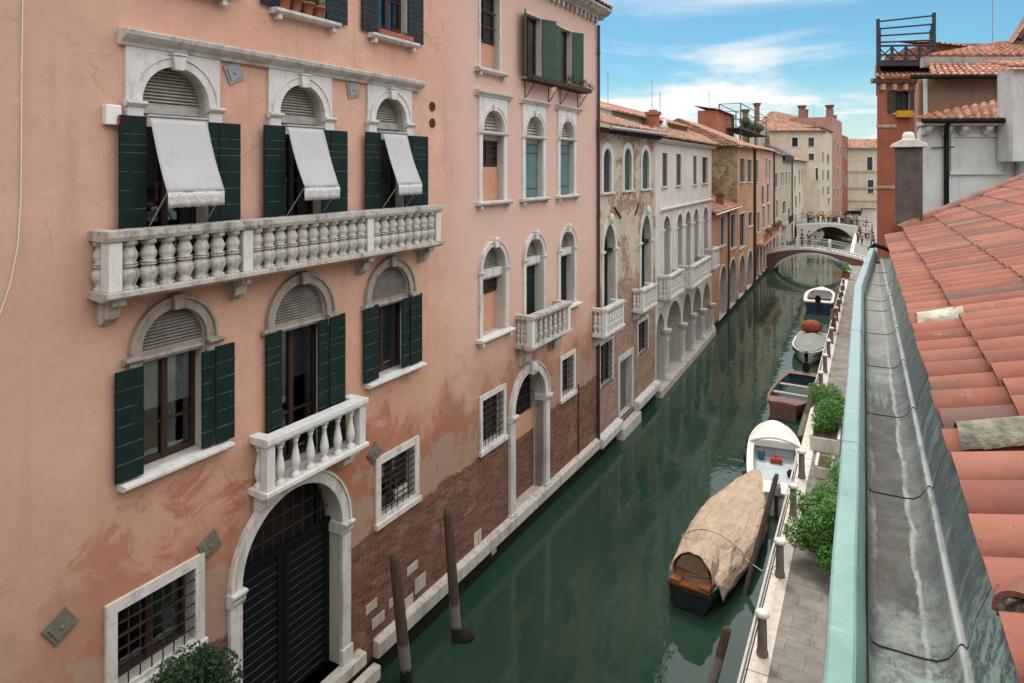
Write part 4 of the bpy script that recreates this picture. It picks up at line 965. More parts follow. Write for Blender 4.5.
m = MB(); s = FC.s_at(753.6); m.tube((s,-.12,.4),(s,-.12,ze), .12, 8); m.build('drainpipe', M['pipe_brown'], he)
m = MB(); m.tube((S0-.1,2.2,7),(S0-.1,2.2,ze-.1), .07, 8); m.build('white_pipe', M['white_plastic'], he)
rf = roof_part(he, 'roof', 'tile_old', [((S0-.4,-.5,ze),(S1+.3,-.5,ze),(S0+1.5,5,ze+2.4),(S1,5,ze+2.4)), ((S0-.4,9.5,ze),(S0-.4,-.5,ze),(S0+1.5,5.01,ze+2.4),(S0+1.5,5,ze+2.4))], pitch=.33, expo=.55, rise=.09)
# altana (roof terrace) with plants on it
M['altana_plants'] = M['leaf_olive']
A0, A1 = FC.s_at(741, -6), FC.s_at(766.5, -6); zp = FC.z(752, 131, -6); zt_ = FC.z(752, 109, -6)
al = FC.empty('roof_terrace', 'timber roof terrace with a rail and plants above the ochre house', 'roof terrace')
m = MB(); m.box(A0, A1, -9, -6, zp-.2, zp); m.build('deck', M['wood_weather'], al)
for s in (A0+.06, (A0+A1)/2, A1-.06):
    for d in (6.05, 8.95): MB().box(s-.07, s+.07, -d-.07, -d+.07, zp-2.2, zt_).build('post', M['wood_weather'], al)
for d in (6.05, 8.95):
    for f in (.35, .68, 1): MB().box(A0, A1, -d-.04, -d+.04, zp+(zt_-zp)*f-.09, zp+(zt_-zp)*f).build('rail', M['wood_weather'], al)
for s in (A0+.06, A1-.06):
    for f in (.35, .68, 1): MB().box(s-.04, s+.04, -8.9, -6.1, zp+(zt_-zp)*f-.085, zp+(zt_-zp)*f-.005).build('rail', M['wood_weather'], al)
def terrace_plant(F, s, dep, z, r, h, label, mat='leaf_olive'):
    root = thing('potted_shrub', label, 'potted plant', F.world(s, -dep, z), F.rz)
    MB().lathe((0,0,0), [(.25,0),(.34,.4),(.36,.42),(.3,.38)], 10).build('pot', M['terracotta'], root)
    leaf_cloud([((0,0,.4+h*.55), (r,r,h*.55)), ((r*.5,.1,.4+h*.4), (r*.6,r*.6,h*.4)), ((-r*.5,-.2,.3+h*.3), (r*.6,r*.5,h*.35))], 1300, .2).build('leaves', M[mat], root)
L_ = A1-A0
terrace_plant(FC, A0+L_*.30, 6.7, zp, .9, 1.6, 'olive shrub at the left end of the far roof terrace'); terrace_plant(FC, A0+L_*.55, 6.7, zp, 1.2, 1.5, 'widest olive shrub in the middle of the far roof terrace'); terrace_plant(FC, A0+L_*.82, 6.7, zp, 1.0, 1.4, 'olive shrub at the right end of the far roof terrace')
chimney(rf, FC.s_at(757, -9.5), 9.5, ze+.5, FC.z(757, 103, -9.5), .9, 'brown_wall', 'pot'); chimney(rf, FC.s_at(745.5, -9.5), 9.5, ze+.5, FC.z(745, 109, -9.5), .9, 'brown_wall', 'pot')

# ---------------------------------------------------------------- 6. salmon, 7. beige, 8. narrow pale house
hf = house(FC, 'salmon_house', 'salmon house with white shutters, flowered balcony and a row of slim arches at the water'); hl = []
S0, S1 = S1+.02, FC.s_at(773)
for q in ((756,758.3,160,182), (765.5,767.3,158,181), (768.6,770.3,160,181)): rwin(hf, FC, hl, *q, 'closed', 'shutter_grey', fr=.05)
for q in ((761.5,764,186,205), (766.6,769,184,203)): rwin(hf, FC, hl, *q, 'glass', None, fr=.05)
for q in ((757,759.5,212,232), (762.5,764.6,205,228), (767.6,769.6,203,226)): rwin(hf, FC, hl, *q, 'glass', None, fr=.05)
for a, b in ((756.3,758.8), (760,762.3), (763.3,765.4), (766.4,768.3), (769.2,771)):
    s0, s1 = FC.s_at(a), FC.s_at(b); zt = FC.z((a+b)/2, 247-(a-756)*.5); r = (s1-s0)/2; hl.append((arch_loop(s0, s1, .3, zt-r, 'round', 10), .5))
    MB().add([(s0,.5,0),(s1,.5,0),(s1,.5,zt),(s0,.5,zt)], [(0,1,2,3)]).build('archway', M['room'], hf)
zf_ = FC.z(764, 150.5)
house_wall(hf, FC, S0, S1, -1.5, zf_, 9, 'salmon_wall', hl)
zb1 = FC.z(764, 237)
MB().box(S0+.2, S1-.3, 0, .8, zb1-.2, zb1).build('balcony', M['salmon_wall'], hf)
m = MB(); m.box(S0+.2, S1-.3, .72, .78, zb1+.85, zb1+.95)
s = S0+.25
while s < S1-.3: m.box(s, s+.05, .73, .77, zb1, zb1+.85); s += .3
m.build('balcony_rail', M['salmon_wall'], hf)
roof_part(hf, 'roof', 'tile_old', [((S0,-.4,zf_),(S1+.2,-.4,zf_),(S0,5,zf_+1.7),(S1+.2,5,zf_+1.7))], pitch=.4, expo=.65, rise=.1)
for k, f in enumerate((.12, .45, .62, .85)):
    root = thing('window_box', ['balcony flower box nearest the ochre house', 'second balcony flower box on the salmon house', 'third balcony flower box on the salmon house', 'balcony flower box at the far end of the salmon house'][k], 'planter', FC.world(S0+.3+(S1-S0-.9)*f, .95, zb1+.75), FC.rz)
    MB().box(-.5, .5, -.14, .14, 0, .22).build('trough', M['terracotta'], root); leaf_cloud([((0,0,.35), (.55,.3,.28)), ((.2,-.15,.1), (.3,.15,.3))], 150, .16).build('plants', M['leaf_dark'], root)
hg = house(FC, 'beige_house', 'weathered beige house with a dark green awning on its roof terrace'); hl = []
S0, S1 = S1+.02, FC.s_at(791.5)
for q in ((775,777.6,173,187), (780.5,782,172,186), (783,784.3,172,186), (785.6,787.2,172,185), (788.6,789.8,172,184), (776,778,200,218), (782.5,785.5,201,214), (788,790,208,222), (776.5,778.5,232,247), (781,782.6,235,246)):
    rwin(hg, FC, hl, *q, 'closed' if q[2] < 190 else 'glass', 'shutter_slate', fr=.05)
zg = FC.z(782, 155)
house_wall(hg, FC, S0, S1, -1.5, zg, 9, 'beige_wall', hl)
rf = roof_part(hg, 'roof', 'tile_old', [((S0-.1,-.4,zg),(S0+(S1-S0)*.62,-.4,zg),(S0-.1,5,zg+1.4),(S0+(S1-S0)*.62,5,zg+1.4))], pitch=.4, expo=.65, rise=.1)
m = MB(); m.prof(S0+(S1-S0)*.45, S1, [(.3,zg+.0),(.34,zg+.04),(-2.2,zg+1.5),(-2.2,zg+1.4)]); m.box(S0+(S1-S0)*.45, S1, .3, .33, zg-.8, zg); m.build('awning', M['shutter_green'], hg)
for q_, zt_q in ((S0+.15, zg), (S1-.2, zg)): MB().tube((q_,-.12,.4),(q_,-.12,zt_q), .09, 8).build('drainpipe', M['pipe_brown'], hg)
for a_, b_, y_ in ((776,778.5,254), (781.5,784,252), (786,788.3,250)):
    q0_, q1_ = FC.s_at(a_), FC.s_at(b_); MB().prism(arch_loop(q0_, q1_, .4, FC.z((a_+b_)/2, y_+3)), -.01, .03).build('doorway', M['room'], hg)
bz = FC.z(784, 222.5); MB().box(FC.s_at(781.5), FC.s_at(786.5), 0, .9, bz-.18, bz).build('balcony', M['beige_wall'], hg)
m = MB(); q_ = FC.s_at(781.5)
while q_ < FC.s_at(786.5): m.box(q_, q_+.05, .84, .88, bz, bz+.9); q_ += .25
m.box(FC.s_at(781.5), FC.s_at(786.5), .82, .9, bz+.9, bz+.97); m.build('balcony_rail', M['iron'], hg)
hh = house(FC, 'narrow_house', 'narrow pale house with a small tiled roof left of the cream house'); hl = []
S0, S1 = S1+.02, FC.s_at(804.5)
for q in ((794.2,795.6,176,190), (798.5,799.8,170,184), (801.5,802.6,169,183), (795,796.6,196,208), (799,800.2,192,204), (794.8,796.2,214,226), (801.5,802.6,208,220)): rwin(hh, FC, hl, *q, 'closed', 'shutter_brown', fr=.06)
zh = FC.z(798, 161)
house_wall(hh, FC, S0, S1, -1.5, zh, 9, 'cream_wall', hl)
roof_part(hh, 'roof', 'tile_old', [((S0-.3,-.6,zh),(S1+.3,-.6,zh),(S0+.5,5,zh+2.2),(S1-.5,5,zh+2.2)), ((S0-.3,9,zh),(S0-.3,-.6,zh),(S0+.5,5.01,zh+2.2),(S0+.5,5,zh+2.2))], pitch=.45, expo=.7, rise=.1)

# ---------------------------------------------------------------- 9. cream house facing the canal, 10. hipped house behind, 11. rose, 12. crimson, 13. end house
FI = Frame((44.0, 120.0), (1, 0)); hi = house(FI, 'cream_house', 'tall cream house facing down the canal with dark green shutters'); hl = []
S0, S1 = FI.s_at(770), FI.s_at(820)
for q in ((792,797.8,137.5,146.5), (808.3,814,137.5,146.5), (808.5,814,153.5,160), (815.5,818,168,180)): rwin(hi, FI, hl, *q, 'closed', 'shutter_slate' if q[0] > 800 else 'shutter_green', fr=.12, dep=.12)
zi = FI.z(805, 131)
house_wall(hi, FI, S0, S1, -1, zi, 6, 'cream_wall', hl)
FI2 = Frame(FI.world(S1)[:2], (.514,.857)); e1 = FI2.s_at(832); hl = []
wl = FI2
hi2 = house(FI2, 'cream_wing', 'canal side of the cream house with rows of small dark windows')
for q in ((822.2,823.6,152,162), (827.2,829,154,163), (822.3,823.6,170,180), (827.2,829,170,179), (822.4,823.6,186,195), (827.3,829,186,194), (828,829.6,198,204)): rwin(hi2, FI2, hl, *q, 'closed', 'shutter_slate', fr=.1, dep=.1)
house_wall(hi2, FI2, .02, e1, -1, zi+.5, 7, 'cream_wall', hl)
rf = roof_part(hi, 'roof', 'tile_old', [((S0-.4,-.6,zi),(S1+.5,-.6,zi),(S0-.4,6,zi+1.9),(S1-2,6,zi+1.9)), ((S1+.5,-.6,zi),(S1+4,6.4,zi),(S1-2,6,zi+1.9),(S1-2,6.01,zi+1.9))], pitch=.55, expo=.8, rise=.12)
m = MB(); m.box(.02, e1, -7, .3, zi+.5, zi+.75); m.build('roof', M['pan'], hi2)
FH = Frame((44.0, 142.0), (1, 0)); hk = house(FH, 'hipped_house', 'broad house with a pyramid tiled roof rising behind the cream house')
S0, S1 = FH.s_at(760), FH.s_at(831); zz_ = FH.z(790, 122.5); za_ = FH.z(786, 109); sm_ = FH.s_at(786)
MB().box(S0, S1, -14, 0, 5, zz_).build('wall', M['cream_wall'], hk)
for q in ((803,808.5,123.5,128), (812,817,123.5,128), (822,830,123,131)):
    s0, s1 = FH.s_at(q[0]), FH.s_at(q[1]); MB().box(s0, s1, -.3, .04, FH.z(q[0], q[3]), FH.z(q[0], q[2])).build('window', M['farglass'], hk)
rf = roof_part(hk, 'roof', 'tile_old', [((S0-.5,-.8,zz_),(sm_+7,-.8,zz_),(sm_-.6,7,za_),(sm_+.6,7,za_)), ((sm_+7,-.8,zz_),(sm_+7,14,zz_),(sm_+.6,7,za_),(sm_+.6,7.01,za_))], pitch=.6, expo=.9, rise=.13)
MB().box(sm_+7, S1, -8, -.2, zz_, zz_+.35).build('flat_roof', M['pan'], rf)
chimney(rf, FH.s_at(804), 1, zz_-.5, FH.z(804, 105), 1.1, 'brown_wall', 'pot'); chimney(rf, FH.s_at(832), 1, zz_-3, FH.z(832, 104.5), 1.1, 'brown_wall', 'pot'); chimney(rf, FH.s_at(810), 2, zz_, FH.z(810, 109), .7, 'brown_wall'); chimney(rf, FH.s_at(838.5), 2, zz_-6, FH.z(838, 115), .8, 'brown_wall')
antenna(FH, FH.s_at(818), 2, zz_, FH.z(818, 103), 'thin antenna between the chimneys of the hipped house', 2, .7)
FJ = Frame(FI2.world(e1)[:2], (.514,.857)); hj = house(FJ, 'rose_house', 'tall rose-pink house on the canal bend behind the far bridge'); hl = []
j1 = FJ.s_at(842)
for q in ((833.3,834.6,140,150), (837,838.3,143,153), (840,841,146,155), (833.5,834.7,165,175), (837,838.2,168,177), (833.5,834.7,188,198), (837,838.2,188,197), (840,841,186,195)): rwin(hj, FJ, hl, *q, 'closed', 'shutter_brown', fr=.1, dep=.1)
house_wall(hj, FJ, .02, j1, -1, FJ.z(836, 119), 8, 'rose_wall', hl)
hq = house(FJ, 'crimson_house', 'narrow crimson house at the end of the left bank'); hl = []
j2 = FJ.s_at(848)
for q in ((843,844,146,156), (845.6,846.4,150,160), (843,844,172,182), (845.6,846.4,176,186)): rwin(hq, FJ, hl, *q, 'closed', 'shutter_brown', fr=.1, dep=.1)
house_wall(hq, FJ, j1+.02, j2, -1, FJ.z(845, 136), 8, 'crimson_wall', hl)
FK = Frame((80.0, 165.0), (1, 0)); hz = house(FK, 'end_house', 'beige house with string courses closing the view behind the far bridge'); hl = []
S0, S1 = FK.s_at(847), FK.s_at(893)
for q in ((867,872.5,157,170), (867.5,873.5,180,193)): rwin(hz, FK, hl, *q, 'glass', None, fr=.2, dep=.12)
rwin(hz, FK, hl, 861, 876, 208, 221, 'glass', None, fr=.1, dep=.3, sill=False)
zk = FK.z(860, 148)
house_wall(hz, FK, S0, S1, -1, zk, 10, 'cream_wall', hl)
for y in (171.5, 188, 200.5): MB().box(S0, S1, -.01, .2, FK.z(860, y)-.22, FK.z(860, y)+.22).build('string_course', M['beige_wall'], hz)
roof_part(hz, 'roof', 'tile_old', [((S0-.5,-1,zk),(S1,-1,zk),(S0+1,6,zk+2.4),(S1,6,zk+2.4))], pitch=.6, expo=.9, rise=.13)
# ================================================================ water, quay
k = N('canal_water')
v = k.mapv((1,1,1))
n1 = k.noise(.55, 3, .5, v, .6); n2 = k.noise(2.6, 3, .5, k.mapv((1.3,.8,1), loc=(4,2,0)), .8)
h = k.math('ADD', k.math('MULTIPLY', n1, .6), k.math('MULTIPLY', n2, .16))
k.bump(h, .22, .11)
col = k.mix(k.ramp(k.noise(.16, 5, .6), .3, .7), (.0145,.036,.023), (.025,.051,.034))
k.b.inputs['IOR'].default_value = 1.33
M['water'] = k.fin(col, .035, .5)
def sheet(name, poly, z, mat):
    me = bpy.data.meshes.new(name); me.from_pydata([(p[0], p[1], z) for p in poly], [], [list(range(len(poly)))]); me.materials.append(M[mat])
    o = bpy.data.objects.new(name, me); COL.objects.link(o); o['kind'] = 'structure'; return o
sheet('water', [(-900,-300),(900,-300),(900,1500),(-900,1500)], 0.0, 'water')
k = N('quay_paving'); bn = brick_node(k, k.mapv((1,1,1), rot=(0,0,.55)), (.165,.15,.13), (.22,.20,.175), (.13,.118,.10), .85, .42)
bn.inputs['Mortar Size'].default_value = .012
k.bump(k.noise(18, 6, .7), .2, .01)
M['paving'] = k.fin(k.hue(bn.outputs['Color'], k.noise(2.2, 8, .75), .55), .9, .2)
M['coping'] = m_stone('quay_coping_stone', (.60,.55,.49), (.33,.29,.25), .5)
M['quaywall'] = m_plain('quay_wall_brick', (.22,.16,.12), (.10,.10,.075), 2, .95, .15, .4, bs=20, bd=.03)
FQ = Frame((-2.425, 0.0), (.525, 1.0))                    # quay edge; n points inland
def prism_z(name, poly, z0, z1, mats, kind='structure'):
    n = len(poly); m = MB(); m.add([(p[0],p[1],z1) for p in poly]+[(p[0],p[1],z0) for p in poly], [list(range(n))]+[(i, i+n, (i+1) % n+n, (i+1) % n) for i in range(n)])
    m.mi = [0]+[1]*n; o = m.build(name, mats); o['kind'] = kind; return o
def fq(s, o): p = FQ.world(s, o); return (p.x, p.y)
prism_z('quay', [fq(-30,.40), fq(-30,60), fq(200,90), fq(200,.40)][::-1] if False else [fq(-30,.40), fq(-30,60), fq(200,90), fq(200,.40)], -2, 1.0, [M['paving'], M['quaywall']])
m = MB(); s = -6.0
while s < 128:
    L = R.uniform(1.5, 2.3); e = .006
    dz = R.uniform(-.006, .006); m.prof(s+e, s+L-e, [(-.03,.70),(-.03,.985+dz),(-.01,1.012+dz),(.40,1.012+dz),(.40,.70)][::-1]); s += L
o = m.build('quay_kerb', M['coping'], bevel=.012); o.location = (FQ.O.x, FQ.O.y, 0); o.rotation_euler = (0,0,FQ.rz); o['kind'] = 'structure'
m = MB(); m.prof(-30, 130, [(.01,-2),(.01,.699),(.39,.699),(.39,-2)][::-1]); o = m.build('quay_wall', M['quaywall']); o.location = (FQ.O.x, FQ.O.y, 0); o.rotation_euler = (0,0,FQ.rz); o['kind'] = 'structure'
q0 = FA.world(3.0, 0), FA.world(g0-.45, 0), FA.world(g0-.45, 1.6), FA.world(3.0, 1.6)
prism_z('landing', [(p.x, p.y) for p in (q0[3], q0[2], q0[1], q0[0])], -2, .93, [M['paving'], M['quaywall']])

# railing along the quay
M['post_stone'] = m_plain('brown_rail_post', (.21,.17,.135), (.13,.11,.09), 8, .85, .2, .3)
M['cap_stone'] = m_plain('white_post_cap', (.66,.62,.57), (.5,.47,.43), 10, .8, .2, .3)
M['rail_pale'] = m_plain('pale_metal_rail', (.50,.49,.46), (.36,.34,.31), 9, .5, .4, .1)
rl = FQ.empty('quay_railing', 'stone-capped posts and pale rail along the quay edge', 'railing')
def post_s(Z): return (Z - 0)/FQ.d.y + 0.1
Zs = [8.2, 11.0, 13.74, 16.4, 19.25, 21.6, None, 27.4, 29.9, 32.7, 35.4, 38.2, 41, 43.8, 46.6, 49.4, 52.2, 55]
src = cap_src = None; prev = None
for Z in Zs:
    if Z is None: prev = None; continue
    s = post_s(Z)
    if src is None:
        src = MB().lathe((0,0,1.0), [(.115,0),(.12,.08),(.10,.12),(.085,.8)], 10).build('post', M['post_stone'], rl, loc=(s,-.22,0))
        cap_src = MB().lathe((0,0,1.79), [(.09,0),(.135,.02),(.145,.05),(.138,.085),(.09,.11)], 12).build('cap', M['cap_stone'], src); pst = src
    else:
        pst = inst(src, 'post', rl, (s,-.22,0)); inst(cap_src, 'cap', pst, (0,0,0))
    if prev is not None:
        for z, r in ((1.80,.028),(1.42,.014)): MB().tube((prev,-.10,z),(s,-.10,z), r, 8).build('rail', M['rail_pale'] if r > .02 else M['iron_rust'], rl)
    prev = s
# planter boxes, steps, shrubs
M['planter_stone'] = m_stone('pale_planter_stone', (.56,.52,.46), (.3,.27,.23), .5)
def stone_planter(s, o, L, W, H, label):
    p = FQ.world(s, o, 1.0); root = thing('stone_planter', label, 'planter', p, FQ.rz)
    MB().prof(-L/2, L/2, [(-W/2,0),(W/2,0),(W/2+.03,H),(W/2-.06,H),(W/2-.06,H-.06),(-W/2+.06,H-.06),(-W/2+.06,H),(-W/2-.03,H)]).build('box', M['planter_stone'], root, .015)
    MB().box(-L/2+.04, L/2-.04, -W/2+.07, W/2-.07, H-.12, H-.055).build('soil', M['room_warm'], root)
def shrub(p, rz, clumps, n, leaf, mat, label, trunk=.9, name='shrub', stems=5):
    root = thing(name, label, 'shrub', p, rz)
    leaf_cloud(clumps, n, leaf).build('foliage', M[mat], root)
    m = MB()
    for i in range(stems):
        c, rr = clumps[i % len(clumps)]; a = R.uniform(0, 6.28)
        b = Vector((.06*math.cos(a), .06*math.sin(a), 0)); e = Vector(c)+Vector((rr[0]*.4*math.cos(a), rr[1]*.4*math.sin(a), rr[2]*.2)); mid = (b+e)*.5+Vector((.05*math.cos(a*2),.05,0))
        m.tube(b, mid, .022, 6, .017); m.tube(mid, e, .017, 6, .008)
    m.build('stem', M['wood_weather'], root)
    return root
def at_z(x, y, z): return ground(x, y, z)
p = at_z(822, 532, 1.85); p.z = 1.0
M['leaf_bright'] = m_leaf('bright_green_leaves', [(.028,.11,.014),(.08,.22,.03),(.17,.32,.06)])
shrub(p, 0, [((.1,0,.85),(.62,.7,.6)), ((-.45,.25,.7),(.38,.4,.38)), ((.35,-.35,1.25),(.5,.5,.42)), ((.35,.95,.9),(.5,.5,.5)), ((-.1,-.75,.6),(.35,.35,.35)), ((.75,1.25,1.1),(.4,.55,.4)), ((.7,-.9,.9),(.42,.5,.4)), ((-.25,.8,1.25),(.22,.25,.25)), ((.1,-.3,1.65),(.25,.28,.2)), ((.9,.3,1.3),(.4,.5,.4))], 9500, .095, 'leaf_bright', 'full round green shrub on the quay against the near parapet')
p = at_z(837, 470, 1.7); p.z = 1.0
shrub(p, 0, [((0,0,.5),(.3,.4,.3)), ((.15,.5,.65),(.25,.35,.3)), ((-.1,-.45,.6),(.25,.3,.25))], 1100, .075, 'leaf_bright', 'small loose green shrub between the two larger quay shrubs')
sq_ = post_s(24.6)
stone_planter(sq_, .75, 1.9, .9, .55, 'pale stone planter at the gap in the quay railing')
stone_planter(sq_-2.6, .85, 1.1, .5, .4, 'low pale stone block on the quay nearer than the planted one')
p = FQ.world(sq_+.3, .85, 1.25)
shrub(p, FQ.rz, [((0,0,.7),(.7,.55,.55)), ((.9,0,.8),(.7,.5,.6)), ((1.8,.1,.75),(.6,.5,.55)), ((-.5,.2,.55),(.5,.4,.4)), ((1.3,.5,1.0),(.5,.4,.45))], 5200, .10, 'leaf_bright', 'long green shrub spilling along the quay beyond the stone planter')
p = at_z(846, 272, 1.6); p.z = 1.0
root = shrub(p, FQ.rz, [((0,0,.8),(.55,.45,.5)), ((.4,.1,1.1),(.4,.4,.4))], 500, .17, 'leaf_bright', 'leafy pot plant with purple flowers at the foot of the near bridge')
M['leaf_purple'] = m_leaf('purple_flowers', [(.10,.05,.22),(.16,.08,.32),(.2,.12,.4)])
leaf_cloud([((.5,.5,1.35),(.35,.3,.2))], 90, .15).build('flowers', M['leaf_purple'], root)
MB().lathe((0,0,0), [(.28,0),(.38,.5),(.40,.52),(.33,.48)], 10).build('pot', M['terracotta'], root)
# bush at the foot of the pink wall
p = FA.world(FA.s_at(182, .7), .75, .93)
shrub(p, FA.rz, [((0,0,2.45),(.60,.42,.55)), ((-.5,0,2.1),(.45,.4,.5)), ((.5,.05,2.15),(.45,.4,.5)), ((.15,.1,1.7),(.8,.5,.7)), ((-.2,-.15,2.75),(.28,.25,.25)), ((.3,-.1,2.7),(.25,.22,.22))], 9500, .07, 'leaf_dark', 'dark green bush in front of the barred window by the gate', stems=8)
# ================================================================ mooring poles
k = N('mooring_pole_wood'); X, Y, Z = k.xyz(); f = k.noise(1, 6, .7, k.mapv((18,18,1.6)))
col = k.mix(k.ramp(f, .3, .7), (.105,.07,.05), (.05,.036,.028))
col = k.mix(k.ramp(k.math('ADD', Z, k.math('MULTIPLY', k.noise(6, 4), .3)), .95, 1.05, 1, 0), col, (.17,.155,.135))
col = k.mix(k.ramp(k.math('ADD', Z, k.math('MULTIPLY', k.noise(8, 4), .3)), .42, .5, 1, 0), col, (.012,.016,.01))
k.bump(f, .6, .02); M['pole'] = k.fin(col, .85, .25)
def pole(base, top, r, label, group=None, mat='pole'):
    base, top = Vector(base), Vector(top)
    root = thing('mooring_pole', label, 'pole', base, 0, group); d = top-base
    m = MB(); a = d*(-.4)
    m.tube(a, d*.35, r, 12, r*.98, cap=False); m.tube(d*.35, d*.97, r*.98, 12, r*.86, cap=False); m.tube(d*.97, d, r*.86, 12, r*.6)
    m.build('shaft', M[mat], root); return root
def pole_px(xb, yb, xt, yt, zt, r, label):
    b = ground(xb, yb, 0); t = ground(xt, yt, zt); return pole(b, t, r, label)
b = FA.world(FA.s_at(415, .9), .9, 0); bb = ground(407, 682, 0)
pole(bb, ground(394, 554, 2.75) if abs(ground(394,554,2.75).y-bb.y) < 1.2 else bb+Vector((-.3,.1,2.75)), .125, 'shorter brown mooring pole by the gate, nearest the camera')
bb = ground(457, 640, 0); pole(bb, bb+Vector((-.22,.05,2.98)), .12, 'taller brown mooring pole off the brick base of the palazzo')
m_ = MB(); m_.ball((0,0,0), .25, .2, .15); r0 = thing('weed_clump', 'dark weed clump at the foot of the taller left mooring pole', 'weed', ground(464, 638, 0))
m_.build('weed', M['room'], r0)
bb = ground(706, 705, 0); pole(bb, ground(728, 627, 1.35), .10, 'leaning brown pole rising from the water at the bottom edge')
bb = ground(745, 594, 0); pole(bb, ground(777, 474, 2.5), .075, 'thin black pole leaning between the covered boat and the quay', mat='wood_weather')
bb = ground(798, 446, 0); pole(bb, ground(815, 386, 1.55), .15, 'thick leaning brown pole in front of the wooden boat')
bb = ground(827, 360, 0); pole(bb, ground(833, 309, 2.3), .15, 'tall brown pole beside the grey-covered boat')
bb = ground(830, 338, 0); pole(bb, ground(838, 285, 2.2), .12, 'slim brown pole behind the tall one near the blue boat')

# ================================================================ boats: x forward, y port, z up
def hull(m, L, W, H, bow=.55, stern=.72, sheer=.22, bowpow=2.2, inner=True, floor=.14, n=22, t0=0, t1=1, tip=.02):
    def hb(t):
        if t < .45: f = stern+(1-stern)*math.sin(t/.45*PI/2)
        else: f = tip+(1-tip)*(1-((t-.45)/.55)**bowpow)
        return W/2*f
    def top(t): return H*(1+sheer*max(0,(t-.3)/.7)**2+.06*max(0,(.3-t)/.3))
    def sec(t, k, off=0.0):
        b, z = hb(t), top(t); x = -L/2+L*t
        a = k                                            # -1..1 across
        s = 1 if a >= 0 else -1; a = abs(a)
        if a > .66: q = (a-.66)/.34; y = b*(.84+.16*q); zz = .12+(z-.12)*q
        else: q = a/.66; y = b*.84*q; zz = -.15+.27*q**2
        return x, y*s, zz
    m.grid(lambda u, v: Vector((sec(u, v*2-1)[0]+.06*L/6*(sec(u,v*2-1)[2]/H if u > .9 else 0), sec(u, v*2-1)[1], sec(u, v*2-1)[2])), n, 12)
    m.add([sec(0, i/6-1) for i in range(13)], [list(range(13))])
    return hb, top
def shell_inside(m, hb, top, L, floor, t0, t1, inset=.05, n=16):
    def P(u, v):
        t = t0+(t1-t0)*u; a = v*2-1; s = 1 if a >= 0 else -1; a = abs(a); b = max(.01, hb(t)-inset); x = -L/2+L*t
        if a > .6: q = (a-.6)/.4; return Vector((x, s*b*(.86+.14*q), floor+(top(t)-floor)*q))
        return Vector((x, s*b*.86*a/.6, floor))
    m.grid(P, n, 12)
    for t, f in ((t0, 1), (t1, 0)):
        b = max(.01, hb(t)-inset); x = -L/2+L*t
        vs = [(x,-b,top(t)),(x,-b*.86,floor),(x,b*.86,floor),(x,b,top(t))]; m.add(vs, [(0,1,2,3)])
def gunwale(m, hb, top, L, t0, t1, w=.09, h=.05, n=24, out=.03):
    for sgn in (-1, 1):
        def P(t): return Vector((-L/2+L*t, sgn*hb(t), top(t)))
        for i in range(n):
            a, b = P(t0+(t1-t0)*i/n), P(t0+(t1-t0)*(i+1)/n)
            o_, i_ = Vector((0,sgn*out,0)), Vector((0,-sgn*(w-out),0)); up = Vector((0,0,h))
            m.add([a+o_, b+o_, b+o_+up, a+o_+up, a+i_, b+i_, b+i_+up, a+i_+up], [(0,1,2,3),(3,2,6,7),(7,6,5,4)])
def deck_piece(m, hb, top, L, t0, t1, crown=.06, n=12, over=.0, h=.055):
    m.grid(lambda u, v: Vector((-L/2+L*(t0+(t1-t0)*u), (v*2-1)*(hb(t0+(t1-t0)*u)+over), top(t0+(t1-t0)*u)+h+crown*(1-(v*2-1)**2))), n, 10)
    b = hb(t0)+over; z = top(t0)+h; m.add([(-L/2+L*t0, -b, z-.12)]+[(-L/2+L*t0, -b+2*b*i/8, z+crown*(1-(i/4-1)**2)) for i in range(9)]+[(-L/2+L*t0, b, z-.12)], [list(range(11))])
def outboard(root, x, z, col, s=1.0):
    m = MB(); m.box(x-.14*s, x+.16*s, -.16*s, .16*s, z+.15*s, z+.5*s); m.box(x-.10*s, x+.12*s, -.12*s, .12*s, z+.5*s, z+.58*s)
    e = m.build('outboard_motor', col, root, .05*s)
    m = MB(); m.box(x-.08*s, x+.06*s, -.06*s, .06*s, z-.55*s, z+.15*s); m.tube((x+.1*s,0,z+.3*s),(x+.55*s,.1,z+.42*s), .02*s, 6); m.build('motor_leg', M['iron'], e)
def boat(label, stern, bow, z=0.0, name='boat', cat='boat', group=None):
    stern, bow = Vector(stern[:2]), Vector(bow[:2]); c = (stern+bow)/2; d = bow-stern
    return thing(name, label, cat, (c.x, c.y, z), math.atan2(d.y, d.x), group), d.length
M['hull_black'] = m_plain('black_boat_paint', (.012,.016,.02), (.02,.025,.03), 3, .25, .5, .05)
M['hull_white'] = m_plain('white_boat_gelcoat', (.66,.645,.585), (.54,.52,.46), 3, .35, .5, .03)
M['hull_blue'] = m_plain('navy_boat_paint', (.02,.035,.09), (.03,.05,.11), 3, .35, .5, .05)
M['hull_red'] = m_plain('dark_red_boat_paint', (.11,.02,.02), (.08,.02,.02), 3, .35, .5, .05)
M['varnish'] = m_wood('varnished_wood', (.34,.13,.05), (.24,.085,.035), (3,40,40), .3, .1)
M['boat_pink'] = m_wood('sun_bleached_red_boat_wood', (.21,.11,.085), (.13,.075,.06), (3,30,30), .7, .2)
M['boat_plank'] = m_wood('grey_boat_planks', (.36,.30,.23), (.24,.2,.16), (3,30,30), .8, .2)
M['boat_teal'] = m_plain('dark_teal_boat_inside', (.02,.06,.07), (.03,.05,.055), 3, .6, .3, .1)
M['boat_greyfloor'] = m_plain('pale_grey_boat_floor', (.42,.46,.47), (.33,.37,.39), 3, .7, .3, .1)
